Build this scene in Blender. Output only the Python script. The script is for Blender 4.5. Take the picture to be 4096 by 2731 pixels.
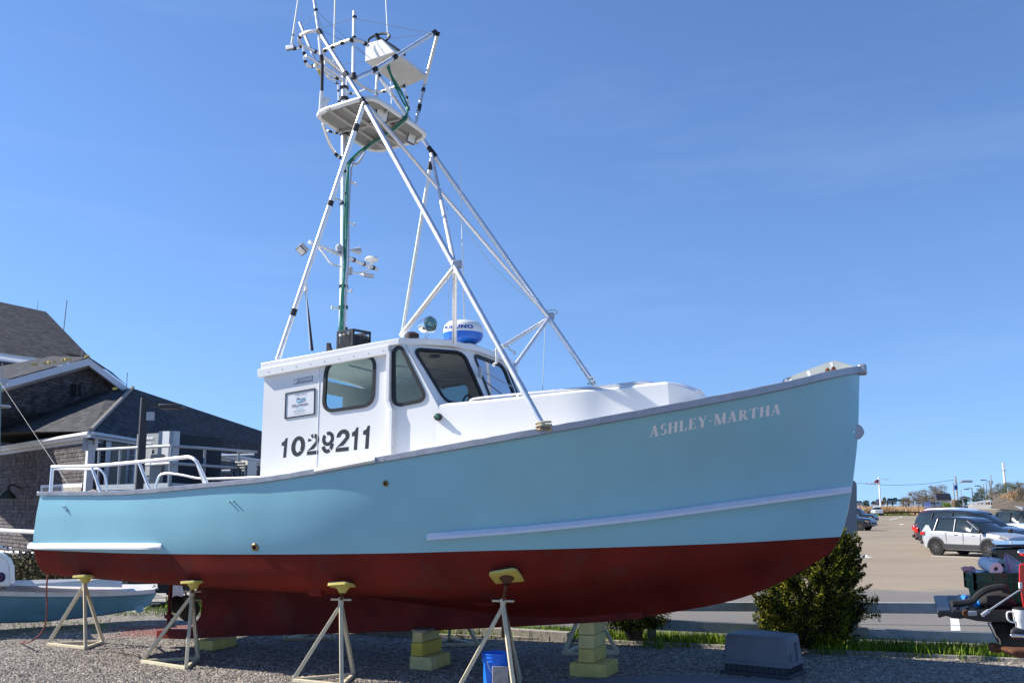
import bpy, bmesh, math, random
from math import sin, cos, tan, pi, radians as R, atan2, hypot
from mathutils import Vector as V, Matrix
from mathutils.bvhtree import BVHTree
random.seed(7)
S = bpy.context.scene
for o in list(bpy.data.objects): bpy.data.objects.remove(o)
COL = S.collection

# ------------------------------------------------------------ camera, sky, sun, exposure
FPX = 972.0; PITCH = math.atan(164/FPX); CAMZ = 1.95
cd = bpy.data.cameras.new('camera'); cam = bpy.data.objects.new('camera', cd); COL.objects.link(cam)
cam.location = (0, 0, CAMZ); cam.rotation_euler = (pi/2 + PITCH, 0, 0)
cd.sensor_width = 36; cd.lens = FPX/1024*36; cd.clip_start = .1; cd.clip_end = 9000
S.camera = cam
TH = R(22)
BOW = V((cos(TH), -sin(TH), 0)); PORT = V((sin(TH), cos(TH), 0))
sd = (-BOW*1.0 - PORT*.28 + V((0, 0, .80))).normalized()      # towards the sun
EL = math.asin(sd.z); AZ = atan2(sd.x, sd.y)
w = bpy.data.worlds.new('World'); S.world = w; w.use_nodes = True
nt = w.node_tree; nt.nodes.clear()
sky = nt.nodes.new('ShaderNodeTexSky'); sky.sky_type = 'NISHITA'; sky.sun_disc = False
sky.sun_elevation = EL; sky.sun_rotation = AZ; sky.altitude = 0; sky.air_density = 1.0; sky.dust_density = 0; sky.ozone_density = 6
bg = nt.nodes.new('ShaderNodeBackground'); bg.inputs[1].default_value = .102
wo = nt.nodes.new('ShaderNodeOutputWorld')
tcw = nt.nodes.new('ShaderNodeTexCoord'); mpw = nt.nodes.new('ShaderNodeMapping'); mpw.inputs['Location'].default_value = (0, 0, .1); mpw.inputs['Scale'].default_value = (1, 1, .8)
nrm_ = nt.nodes.new('ShaderNodeVectorMath'); nrm_.operation = 'NORMALIZE'; nt.links.new(tcw.outputs['Generated'], mpw.inputs[0]); nt.links.new(mpw.outputs[0], nrm_.inputs[0]); nt.links.new(nrm_.outputs[0], sky.inputs[0])
tint = nt.nodes.new('ShaderNodeMix'); tint.data_type = 'RGBA'; tint.blend_type = 'MULTIPLY'; tint.inputs[0].default_value = 1; tint.inputs[7].default_value = (.93, .975, 1.09, 1)
nt.links.new(sky.outputs[0], tint.inputs[6])
cm1 = nt.nodes.new('ShaderNodeMapping'); cm1.inputs['Scale'].default_value = (1.6, 1.0, 9); cm1.inputs['Rotation'].default_value = (.1, .12, .3); nt.links.new(tcw.outputs['Generated'], cm1.inputs[0])
cn = nt.nodes.new('ShaderNodeTexNoise'); cn.inputs['Scale'].default_value = 2.2; cn.inputs['Detail'].default_value = 9; cn.inputs['Roughness'].default_value = .62; nt.links.new(cm1.outputs[0], cn.inputs[0])
crr = nt.nodes.new('ShaderNodeMapRange'); crr.inputs[1].default_value = .52; crr.inputs[2].default_value = .80; crr.inputs[3].default_value = 0; crr.inputs[4].default_value = .05; nt.links.new(cn.outputs[0], crr.inputs[0])
cmx = nt.nodes.new('ShaderNodeMix'); cmx.data_type = 'RGBA'; nt.links.new(crr.outputs[0], cmx.inputs[0]); nt.links.new(tint.outputs[2], cmx.inputs[6]); cmx.inputs[7].default_value = (6, 6.6, 7.4, 1)
nt.links.new(cmx.outputs[2], bg.inputs[0]); nt.links.new(bg.outputs[0], wo.inputs[0])
sl = bpy.data.lights.new('sun', 'SUN'); sl.energy = 5.0; sl.angle = R(.53); sl.color = (1, .94, .84)
so = bpy.data.objects.new('sun', sl); COL.objects.link(so)
so.rotation_euler = sd.to_track_quat('Z', 'Y').to_euler()
S.view_settings.view_transform = 'Standard'; S.view_settings.look = 'None'
S.view_settings.exposure = 0.74; S.view_settings.gamma = 1.0; S.view_settings.use_curve_mapping = False

# ------------------------------------------------------------ geometry of the place
SP, CP = sin(PITCH), cos(PITCH)
def ray(x, y):
    X = x-512; Y = 341.4-y
    d = V((X, FPX*CP-Y*SP, FPX*SP+Y*CP)); return d/d.y
CAM = V((0, 0, CAMZ))
def W(x, y, Y): return CAM + ray(x, y)*Y              # world point at distance Y ahead
def G(x, y, z=0.0):                                   # world point on the level z
    r = ray(x, y); return CAM + r*((z-CAMZ)/r.z)
BO = PORT*11.25 - BOW*5.5
RB = Matrix((BOW, PORT, V((0, 0, 1))))
CL = RB @ (CAM-BO)
def B(px_, py_, **k):                                # boat-local point on one local plane
    d = RB @ ray(px_, py_); (a, v), = k.items(); i = 'xyz'.index(a)
    return CL + d*((v-CL[i])/d[i])
def lerp(a, b, t): return a+(b-a)*t
def interp(tab, x):
    if x <= tab[0][0]: return tab[0][1]
    for i in range(len(tab)-1):
        x0, y0 = tab[i]; x1, y1 = tab[i+1]
        if x <= x1:
            m = []
            for j in (i, i+1):
                if 0 < j < len(tab)-1:
                    a, b, c = tab[j-1], tab[j], tab[j+1]
                    s0 = (b[1]-a[1])/(b[0]-a[0]); s1 = (c[1]-b[1])/(c[0]-b[0])
                    m.append((s0+s1)/2)
                else:
                    a, b = (tab[0], tab[1]) if j == 0 else (tab[-2], tab[-1]); m.append((b[1]-a[1])/(b[0]-a[0]))
            h = x1-x0; t = (x-x0)/h
            return (2*t**3-3*t*t+1)*y0+(t**3-2*t*t+t)*h*m[0]+(-2*t**3+3*t*t)*y1+(t**3-t*t)*h*m[1]
    return tab[-1][1]
def spline(pts, n=8, closed=False):
    P = [V(p) for p in pts]; out = []; N = len(P)
    for i in range(N if closed else N-1):
        a = P[(i-1) % N] if closed or i > 0 else P[0]*2-P[1]
        b = P[i]; c = P[(i+1) % N]
        d = P[(i+2) % N] if closed or i < N-2 else P[-1]*2-P[-2]
        for k in range(n):
            t = k/n
            out.append(.5*((2*b)+(c-a)*t+(2*a-5*b+4*c-d)*t*t+(3*b-a-3*c+d)*t**3))
    if not closed: out.append(P[-1])
    return out

# ------------------------------------------------------------ materials
def mat(name, col, rough=.6, metal=0, var=0, vs=8, bump=0, bs=40, coat=0, spec=.5, dirt=None, ds=2, dthr=.6, co='Object'):
    m = bpy.data.materials.new(name); m.use_nodes = True; n = m.node_tree.nodes; l = m.node_tree.links
    b = n['Principled BSDF']; b.inputs['Base Color'].default_value = (*col, 1)
    b.inputs['Roughness'].default_value = rough; b.inputs['Metallic'].default_value = metal
    b.inputs['Coat Weight'].default_value = coat; b.inputs['Coat Roughness'].default_value = .08
    b.inputs['Specular IOR Level'].default_value = spec
    tc = n.new('ShaderNodeTexCoord'); cur = None
    if var:
        z = n.new('ShaderNodeTexNoise'); z.inputs['Scale'].default_value = vs; z.inputs['Detail'].default_value = 6
        l.new(tc.outputs[co], z.inputs['Vector'])
        r = n.new('ShaderNodeMapRange'); r.inputs[1].default_value = .3; r.inputs[2].default_value = .7
        r.inputs[3].default_value = 1-var; r.inputs[4].default_value = 1+var; l.new(z.outputs[0], r.inputs[0])
        h = n.new('ShaderNodeMix'); h.data_type = 'RGBA'; h.blend_type = 'MULTIPLY'; h.inputs[0].default_value = 1
        h.inputs[6].default_value = (*col, 1); l.new(r.outputs[0], h.inputs[7]); cur = h.outputs[2]
        rr = n.new('ShaderNodeMapRange'); rr.inputs[3].default_value = max(.03, rough-.08); rr.inputs[4].default_value = min(1, rough+.1)
        l.new(z.outputs[0], rr.inputs[0]); l.new(rr.outputs[0], b.inputs['Roughness'])
    if dirt:
        z = n.new('ShaderNodeTexNoise'); z.inputs['Scale'].default_value = ds; z.inputs['Detail'].default_value = 8; z.inputs['Roughness'].default_value = .7
        l.new(tc.outputs[co], z.inputs['Vector'])
        r = n.new('ShaderNodeMapRange'); r.inputs[1].default_value = dthr; r.inputs[2].default_value = dthr+.12; l.new(z.outputs[0], r.inputs[0])
        h = n.new('ShaderNodeMix'); h.data_type = 'RGBA'; l.new(r.outputs[0], h.inputs[0])
        if cur: l.new(cur, h.inputs[6])
        else: h.inputs[6].default_value = (*col, 1)
        h.inputs[7].default_value = (*dirt, 1); cur = h.outputs[2]
    if cur: l.new(cur, b.inputs['Base Color'])
    if bump:
        z = n.new('ShaderNodeTexNoise'); z.inputs['Scale'].default_value = bs; z.inputs['Detail'].default_value = 5
        l.new(tc.outputs[co], z.inputs['Vector'])
        q = n.new('ShaderNodeBump'); q.inputs['Strength'].default_value = bump; q.inputs['Distance'].default_value = .02
        l.new(z.outputs[0], q.inputs['Height']); l.new(q.outputs[0], b.inputs['Normal'])
    return m
def nodes(m): return m.node_tree.nodes, m.node_tree.links, m.node_tree.nodes['Principled BSDF']
def ramp(n, stops):
    r = n.new('ShaderNodeValToRGB'); e = r.color_ramp.elements
    while len(e) < len(stops): e.new(.5)
    for k, (p, c) in enumerate(stops): e[k].position = p; e[k].color = (*c, 1)
    return r
M = {}
M['hull_blue'] = mat('hull_blue_paint', (.25, .53, .625), .30, var=.05, vs=1.2, bump=.05, bs=1.3, coat=.35, dirt=(.225, .485, .58), ds=1.7, dthr=.60)
M['hull_red'] = mat('bottom_paint_red', (.150, .014, .008), .68, var=.30, vs=1.3, bump=.08, bs=5, dirt=(.12, .024, .018), ds=1.7, dthr=.53, spec=.18)
M['keel_red'] = mat('keel_paint_red', (.13, .015, .012), .8, var=.35, vs=2.2, bump=.1, bs=9, dirt=(.13, .035, .03), ds=2.4, dthr=.56, spec=.25)
M['white'] = mat('white_gelcoat', (.78, .77, .745), .35, var=.03, vs=1.5, coat=.2, dirt=(.55, .53, .48), ds=5, dthr=.72)
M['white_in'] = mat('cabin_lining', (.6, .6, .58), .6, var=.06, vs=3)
M['white_rail'] = mat('white_rail_paint', (.78, .78, .78), .4, var=.04, vs=6)
M['alu'] = mat('aluminium_tube', (.80, .80, .81), .42, .85, var=.06, vs=14)
M['alu_dull'] = mat('aluminium_strip', (.36, .37, .41), .42, .6, var=.12, vs=8, dirt=(.26, .26, .27), ds=9, dthr=.62)
M['steel'] = mat('polished_steel', (.8, .8, .8), .15, 1)
M['black'] = mat('black_rubber', (.012, .012, .013), .5)
M['tape'] = mat('black_tape', (.01, .01, .014), .45)
M['blackplastic'] = mat('black_plastic', (.015, .015, .016), .4, var=.3, vs=30)
M['green_cable'] = mat('green_cable', (.005, .16, .11), .45)
M['rope'] = mat('rope', (.45, .40, .28), .9, var=.3, vs=90)
M['rope_w'] = mat('pale_rope', (.50, .58, .55), .9, var=.2, vs=90)
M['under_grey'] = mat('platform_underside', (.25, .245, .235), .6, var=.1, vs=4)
M['mildew'] = mat('mildewed_white', (.74, .74, .72), .5, var=.05, dirt=(.13, .11, .05), ds=6, dthr=.6)
M['grey_bow'] = mat('grey_deck_paint', (.19, .215, .225), .6, var=.08, vs=6)
M['stand'] = mat('cream_stand_paint', (.62, .54, .37), .6, var=.1, vs=9, dirt=(.22, .10, .04), ds=12, dthr=.68)
M['pad'] = mat('yellow_pad_paint', (.58, .48, .11), .6, var=.12, vs=10, dirt=(.16, .06, .02), ds=14, dthr=.64)
M['rust'] = mat('rusty_iron', (.10, .035, .012), .85, var=.5, vs=25, bump=.4, bs=60)
M['timber_y'] = mat('yellow_painted_timber', (.62, .48, .14), .8, var=.14, vs=10, bump=.3, bs=30, dirt=(.10, .08, .05), ds=7, dthr=.64)
M['timber_g'] = mat('weathered_timber', (.30, .27, .23), .9, var=.2, vs=10, bump=.4, bs=40)
M['wood_grey'] = mat('grey_board', (.36, .33, .30), .85, var=.2, vs=14, bump=.2, bs=60)
M['blue_bucket'] = mat('blue_plastic', (.015, .19, .78), .35, var=.08, vs=20)
M['propeller'] = mat('fouled_bronze', (.10, .08, .055), .7, .4, var=.4, vs=12)
M['bronze'] = mat('bronze', (.30, .20, .10), .4, .8)
M['dark'] = mat('dark_void', (.008, .008, .008), .9)
M['ink'] = mat('peeling_black_vinyl', (.018, .02, .024), .5, var=.2, vs=30)
M['lettering'] = mat('pale_vinyl', (.85, .84, .86), .5)
M['lettering_blue'] = mat('blue_lettering', (.01, .06, .33), .4)
M['radome_blue'] = mat('radome_blue', (.02, .15, .60), .3)
M['radome_white'] = mat('radome_white', (.78, .78, .76), .35)
M['rail_white2'] = mat('spray_rail_paint', (.66, .68, .74), .4, var=.04, vs=9)
M['asphalt'] = None
M['grey_tub'] = mat('grey_plastic', (.15, .16, .18), .6, var=.12, vs=8, bump=.1, bs=60)
M['dark_crate'] = mat('dark_plastic_crate', (.03, .035, .045), .55, var=.2, vs=12)
M['green_tub'] = mat('green_plastic', (.008, .10, .055), .45, var=.15, vs=9)
M['paper'] = mat('paper_towel', (.75, .77, .80), .95, bump=.3, bs=140)
M['cardboard'] = mat('cardboard_core', (.10, .07, .05), .9)
M['bag_plastic'] = mat('plastic_bag', (.42, .43, .52), .25)
M['bag_black'] = mat('black_canvas', (.02, .02, .021), .9, bump=.3, bs=90, var=.3, vs=12)
M['strap_blue'] = mat('blue_plastic_bright', (.01, .20, .62), .5)
M['paint_red'] = mat('red_pickup_paint', (.30, .008, .01), .25, coat=1)
M['chrome'] = mat('chrome', (.8, .8, .82), .12, 1)
M['tail_red'] = mat('tail_lens', (.65, .02, .015), .15, coat=1)
M['paint_silver'] = mat('silver_paint', (.48, .49, .51), .3, .35, coat=1)
M['paint_black'] = mat('black_paint', (.012, .013, .018), .22, coat=1)
M['paint_maroon'] = mat('maroon_paint', (.09, .02, .028), .25, coat=1)
M['paint_white'] = mat('white_car_paint', (.75, .76, .78), .25, coat=1)
M['car_glass'] = mat('dark_car_glass', (.018, .028, .03), .06, coat=.5)
M['tyre'] = mat('tyre', (.018, .018, .019), .85)
M['rim'] = mat('dark_rim', (.13, .13, .14), .3, .7)
M['rim_silver'] = mat('silver_rim', (.5, .5, .52), .3, .8)
M['clad'] = mat('cladding', (.02, .022, .026), .6)
M['plate'] = mat('number_plate', (.65, .66, .66), .5)
M['trim'] = mat('white_trim', (.66, .68, .72), .5, var=.05, vs=2)
M['blind'] = mat('window_screen', (.10, .10, .08), .5, var=.2, vs=3)
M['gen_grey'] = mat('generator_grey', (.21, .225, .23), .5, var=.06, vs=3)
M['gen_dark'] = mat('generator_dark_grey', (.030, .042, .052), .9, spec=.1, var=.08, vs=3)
M['cab_grey'] = mat('cabinet_grey', (.42, .44, .47), .5, var=.05, vs=3)
M['galv'] = mat('galvanised_pipe', (.30, .33, .36), .5, .3, var=.1, vs=10)
M['ac'] = mat('air_conditioner_beige', (.50, .50, .46), .5, var=.05)
M['timber_y2'] = mat('bright_yellow_timber', (.62, .46, .07), .8, var=.14, vs=10, bump=.3, bs=30, dirt=(.10, .07, .03), ds=7, dthr=.68)
M['timber_y3'] = mat('cream_timber', (.64, .54, .22), .8, var=.14, vs=10, bump=.3, bs=30, dirt=(.09, .08, .06), ds=5, dthr=.58)
M['pole_dark'] = mat('dark_bronze_pole', (.035, .033, .036), .5)
M['boat2_blue'] = mat('faded_blue_gelcoat', (.19, .40, .52), .32, var=.16, vs=2.5, bump=.1, bs=3)
M['boat2_white'] = mat('faded_white_deck', (.62, .60, .60), .6, var=.08, vs=5, dirt=(.4, .38, .34), ds=5, dthr=.62)
M['concrete'] = mat('concrete', (.33, .31, .28), .9, var=.12, vs=3, bump=.2, bs=60)
M['slab'] = mat('dark_slab', (.16, .16, .165), .9, var=.1, vs=4, bump=.2, bs=60)
M['pole_wood'] = mat('utility_pole_wood', (.30, .28, .26), .9, var=.15, vs=3)
M['paint_line'] = mat('road_paint', (.62, .62, .60), .8, var=.15, vs=6)
M['yellow_sign'] = mat('yellow_green_sign', (.62, .72, .03), .5)
M['sign_back'] = mat('sign_back_aluminium', (.21, .23, .25), .5, .4, var=.05)
M['house_wall'] = mat('house_wall', (.62, .62, .62), .8, var=.08)
M['house_roof'] = mat('house_roof', (.09, .095, .11), .9, var=.1)
M['pav_green'] = mat('green_metal_roof', (.06, .15, .12), .5)
M['brown_post'] = mat('brown_post', (.10, .07, .05), .9)
M['blue_crate'] = mat('blue_cargo_crates', (.03, .06, .22), .6, var=.15, vs=2)
M['bark'] = mat('bark', (.10, .07, .05), .9, var=.3, vs=12, bump=.4, bs=30)
M['flag_red'] = mat('flag_cloth', (.55, .12, .12), .8)
M['flag_blue'] = mat('flag_canton', (.02, .03, .12), .8)
M['orange'] = mat('red_brown_hose', (.22, .05, .03), .5)
M['purple'] = mat('zip_strip', (.28, .08, .35), .4)
M['skin_gull'] = mat('gull_feathers', (.25, .25, .26), .8)

def foliage(name, c0, c1, c2, sc=3):
    m = mat(name, c1, .8, spec=.2); n, l, b = nodes(m)
    o = n.new('ShaderNodeObjectInfo'); tc = n.new('ShaderNodeTexCoord')
    g = n.new('ShaderNodeNewGeometry'); z = n.new('ShaderNodeTexNoise'); z.inputs['Scale'].default_value = sc; z.inputs['Detail'].default_value = 3
    l.new(tc.outputs['Object'], z.inputs['Vector'])
    a = n.new('ShaderNodeMath'); a.operation = 'MULTIPLY_ADD'; a.inputs[1].default_value = .45; l.new(g.outputs['Random Per Island'], a.inputs[0]); l.new(z.outputs[0], a.inputs[2])
    r = ramp(n, [(.35, c0), (.65, c1), (.95, c2)]); l.new(a.outputs[0], r.inputs[0]); l.new(r.outputs[0], b.inputs['Base Color'])
    return m
M['yew'] = foliage('yew_needles', (.005, .012, .004), (.016, .028, .006), (.26, .25, .012), 4)
M['grassblade'] = foliage('grass_blades', (.05, .095, .008), (.11, .19, .014), (.24, .31, .03), 2)
M['brush'] = foliage('bare_brush', (.10, .085, .055), (.16, .125, .085), (.24, .19, .13), .4)
M['brush_green'] = foliage('greening_brush', (.06, .075, .025), (.11, .12, .045), (.17, .16, .07), .4)
M['pine'] = foliage('dark_evergreen', (.015, .028, .012), (.03, .05, .02), (.055, .08, .03), .5)
M['shrub_olive'] = foliage('olive_garden_shrub', (.018, .02, .010), (.05, .048, .024), (.16, .13, .06), 3)
M['reed'] = foliage('dry_reed', (.26, .17, .095), (.40, .27, .155), (.52, .37, .22), .3)

# gravel
m = mat('gravel', (.3, .27, .25), .85); n, l, b = nodes(m); tc = n.new('ShaderNodeTexCoord')
wz = n.new('ShaderNodeTexNoise'); wz.inputs['Scale'].default_value = 20; l.new(tc.outputs['Object'], wz.inputs['Vector'])
ad = n.new('ShaderNodeVectorMath'); ad.operation = 'MULTIPLY_ADD'; ad.inputs[1].default_value = (.03, .03, .03)
l.new(wz.outputs['Color'], ad.inputs[0]); l.new(tc.outputs['Object'], ad.inputs[2])
vo = n.new('ShaderNodeTexVoronoi'); vo.inputs['Scale'].default_value = 25; l.new(ad.outputs[0], vo.inputs['Vector'])
sx = n.new('ShaderNodeSeparateColor'); l.new(vo.outputs['Color'], sx.inputs[0])
r1 = ramp(n, [(0, (.07, .06, .05)), (.25, (.155, .14, .118)), (.5, (.195, .18, .16)), (.75, (.28, .255, .215)), (.9, (.25, .19, .14)), (1, (.45, .42, .38))])
l.new(sx.outputs[0], r1.inputs[0])
big = n.new('ShaderNodeTexNoise'); big.inputs['Scale'].default_value = .8; big.inputs['Detail'].default_value = 4; l.new(tc.outputs['Object'], big.inputs['Vector'])
rb = n.new('ShaderNodeMapRange'); rb.inputs[1].default_value = .3; rb.inputs[2].default_value = .7; rb.inputs[3].default_value = .70; rb.inputs[4].default_value = 1.08; l.new(big.outputs[0], rb.inputs[0])
mx = n.new('ShaderNodeMix'); mx.data_type = 'RGBA'; mx.blend_type = 'MULTIPLY'; mx.inputs[0].default_value = 1; l.new(r1.outputs[0], mx.inputs[6]); l.new(rb.outputs[0], mx.inputs[7])
# red paint dust spilt on the stones near the rudder
gp = n.new('ShaderNodeVectorMath'); gp.operation = 'DISTANCE'
rc = G(160, 630); gp.inputs[1].default_value = (rc.x, rc.y, 0)
sc_ = n.new('ShaderNodeVectorMath'); sc_.operation = 'MULTIPLY'; sc_.inputs[1].default_value = (1, 1, 1); l.new(tc.outputs['Object'], sc_.inputs[0]); l.new(sc_.outputs[0], gp.inputs[0])
pn = n.new('ShaderNodeTexNoise'); pn.inputs['Scale'].default_value = 2.2; pn.inputs['Detail'].default_value = 6; l.new(tc.outputs['Object'], pn.inputs['Vector'])
pm = n.new('ShaderNodeMath'); pm.operation = 'MULTIPLY_ADD'; pm.inputs[1].default_value = 1.6; l.new(pn.outputs[0], pm.inputs[0]); l.new(gp.outputs['Value'], pm.inputs[2])
pr = n.new('ShaderNodeMapRange'); pr.inputs[1].default_value = 1.35; pr.inputs[2].default_value = 1.75; pr.inputs[3].default_value = .75; pr.inputs[4].default_value = 0; l.new(pm.outputs[0], pr.inputs[0])
mr = n.new('ShaderNodeMix'); mr.data_type = 'RGBA'; l.new(pr.outputs[0], mr.inputs[0]); l.new(mx.outputs[2], mr.inputs[6]); mr.inputs[7].default_value = (.20, .045, .03, 1)
l.new(mr.outputs[2], b.inputs['Base Color'])
bp_ = n.new('ShaderNodeBump'); bp_.invert = True; bp_.inputs['Strength'].default_value = .8; bp_.inputs['Distance'].default_value = .014; l.new(vo.outputs['Distance'], bp_.inputs['Height']); l.new(bp_.outputs[0], b.inputs['Normal'])
M['gravel'] = m
M['pebble'] = foliage('loose_pebbles', (.10, .085, .07), (.21, .18, .15), (.42, .37, .31), 9)

# parking lot asphalt: sandy, darker near the fence
m = mat('sandy_asphalt', (.3, .25, .2), .9); n, l, b = nodes(m); tc = n.new('ShaderNodeTexCoord')
z1 = n.new('ShaderNodeTexNoise'); z1.inputs['Scale'].default_value = .12; z1.inputs['Detail'].default_value = 8; l.new(tc.outputs['Object'], z1.inputs['Vector'])
z2 = n.new('ShaderNodeTexNoise'); z2.inputs['Scale'].default_value = 30; z2.inputs['Detail'].default_value = 4; l.new(tc.outputs['Object'], z2.inputs['Vector'])
sp_ = n.new('ShaderNodeSeparateXYZ'); l.new(tc.outputs['Object'], sp_.inputs[0])
yy = n.new('ShaderNodeMath'); yy.operation = 'MULTIPLY_ADD'; yy.inputs[1].default_value = 8.0; l.new(z1.outputs[0], yy.inputs[0]); l.new(sp_.outputs[1], yy.inputs[2])
mrn = n.new('ShaderNodeMapRange'); mrn.inputs[1].default_value = 31.0; mrn.inputs[2].default_value = 32.0; l.new(yy.outputs[0], mrn.inputs[0])
ca = n.new('ShaderNodeMix'); ca.data_type = 'RGBA'; l.new(mrn.outputs[0], ca.inputs[0]); ca.inputs[6].default_value = (.165, .15, .13, 1); ca.inputs[7].default_value = (.27, .215, .15, 1)
rv = n.new('ShaderNodeMapRange'); rv.inputs[1].default_value = .3; rv.inputs[2].default_value = .7; rv.inputs[3].default_value = .82; rv.inputs[4].default_value = 1.12; l.new(z1.outputs[0], rv.inputs[0])
rf = n.new('ShaderNodeMapRange'); rf.inputs[1].default_value = .3; rf.inputs[2].default_value = .7; rf.inputs[3].default_value = .85; rf.inputs[4].default_value = 1.15; l.new(z2.outputs[0], rf.inputs[0])
mm = n.new('ShaderNodeMath'); mm.operation = 'MULTIPLY'; l.new(rv.outputs[0], mm.inputs[0]); l.new(rf.outputs[0], mm.inputs[1])
cb = n.new('ShaderNodeMix'); cb.data_type = 'RGBA'; cb.blend_type = 'MULTIPLY'; cb.inputs[0].default_value = 1; l.new(ca.outputs[2], cb.inputs[6]); l.new(mm.outputs[0], cb.inputs[7])
# worn dark tyre streaks running across the lot
ws = n.new('ShaderNodeVectorMath'); ws.operation = 'MULTIPLY'; ws.inputs[1].default_value = (.05, .9, 1); l.new(tc.outputs['Object'], ws.inputs[0])
z3 = n.new('ShaderNodeTexNoise'); z3.inputs['Scale'].default_value = .7; z3.inputs['Detail'].default_value = 3; l.new(ws.outputs[0], z3.inputs['Vector'])
r3 = n.new('ShaderNodeMapRange'); r3.inputs[1].default_value = .60; r3.inputs[2].default_value = .68; r3.inputs[3].default_value = 0; r3.inputs[4].default_value = .22; l.new(z3.outputs[0], r3.inputs[0])
cc = n.new('ShaderNodeMix'); cc.data_type = 'RGBA'; l.new(r3.outputs[0], cc.inputs[0]); l.new(cb.outputs[2], cc.inputs[6]); cc.inputs[7].default_value = (.14, .125, .11, 1)
l.new(cc.outputs[2], b.inputs['Base Color']); M['asphalt'] = m

def brickmat(name, c1, c2, mortar, sx, sy, rough=.9, bump=.6, co='UV'):
    m = mat(name, c1, rough, spec=.2); n, l, b = nodes(m); tc = n.new('ShaderNodeTexCoord')
    br = n.new('ShaderNodeTexBrick'); br.inputs['Scale'].default_value = 1; br.inputs['Brick Width'].default_value = sx; br.inputs['Row Height'].default_value = sy
    br.inputs['Mortar Size'].default_value = .006; br.inputs['Mortar Smooth'].default_value = .3
    br.inputs['Color1'].default_value = (*c1, 1); br.inputs['Color2'].default_value = (*c2, 1); br.inputs['Mortar'].default_value = (*mortar, 1); br.offset = .37
    l.new(tc.outputs[co], br.inputs['Vector'])
    z = n.new('ShaderNodeTexNoise'); z.inputs['Scale'].default_value = 3; z.inputs['Detail'].default_value = 8; l.new(tc.outputs[co], z.inputs['Vector'])
    r = n.new('ShaderNodeMapRange'); r.inputs[1].default_value = .3; r.inputs[2].default_value = .7; r.inputs[3].default_value = .65; r.inputs[4].default_value = 1.35; l.new(z.outputs[0], r.inputs[0])
    h = n.new('ShaderNodeMix'); h.data_type = 'RGBA'; h.blend_type = 'MULTIPLY'; h.inputs[0].default_value = 1; l.new(br.outputs[0], h.inputs[6]); l.new(r.outputs[0], h.inputs[7]); l.new(h.outputs[2], b.inputs['Base Color'])
    # each course laps over the one below: sawtooth height
    sp = n.new('ShaderNodeSeparateXYZ'); l.new(tc.outputs[co], sp.inputs[0])
    dv = n.new('ShaderNodeMath'); dv.operation = 'DIVIDE'; dv.inputs[1].default_value = sy; l.new(sp.outputs[1], dv.inputs[0])
    fr = n.new('ShaderNodeMath'); fr.operation = 'FRACT'; l.new(dv.outputs[0], fr.inputs[0])
    iv = n.new('ShaderNodeMath'); iv.operation = 'SUBTRACT'; iv.inputs[0].default_value = 1; l.new(fr.outputs[0], iv.inputs[1])
    ad = n.new('ShaderNodeMath'); ad.operation = 'SUBTRACT'; l.new(iv.outputs[0], ad.inputs[0]); l.new(br.outputs['Fac'], ad.inputs[1])
    q = n.new('ShaderNodeBump'); q.inputs['Strength'].default_value = bump; q.inputs['Distance'].default_value = .03
    l.new(ad.outputs[0], q.inputs['Height']); l.new(q.outputs[0], b.inputs['Normal'])
    return m
M['shingle'] = brickmat('cedar_shingles', (.080, .074, .077), (.155, .143, .146), (.018, .017, .018), .17, .145)
M['roof'] = brickmat('asphalt_roof_shingles', (.040, .042, .047), (.078, .079, .084), (.018, .018, .02), .33, .16, bump=.4)

def glassmat(name, tint, refl=1.0):
    m = bpy.data.materials.new(name); m.use_nodes = True; n = m.node_tree.nodes; l = m.node_tree.links; n.clear()
    o = n.new('ShaderNodeOutputMaterial'); mx = n.new('ShaderNodeMixShader'); t = n.new('ShaderNodeBsdfTransparent'); g = n.new('ShaderNodeBsdfGlossy')
    t.inputs[0].default_value = (*tint, 1); g.inputs['Roughness'].default_value = .03; fr = n.new('ShaderNodeFresnel'); fr.inputs[0].default_value = 1.5
    l.new(fr.outputs[0], mx.inputs[0]); l.new(t.outputs[0], mx.inputs[1]); l.new(g.outputs[0], mx.inputs[2]); l.new(mx.outputs[0], o.inputs[0])
    return m
M['glass'] = glassmat('cabin_glass', (.50, .68, .68))
M['glass_dark'] = glassmat('tinted_windshield', (.34, .36, .35))
M['film'] = glassmat('clear_bag_film', (.75, .75, .82))

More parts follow.
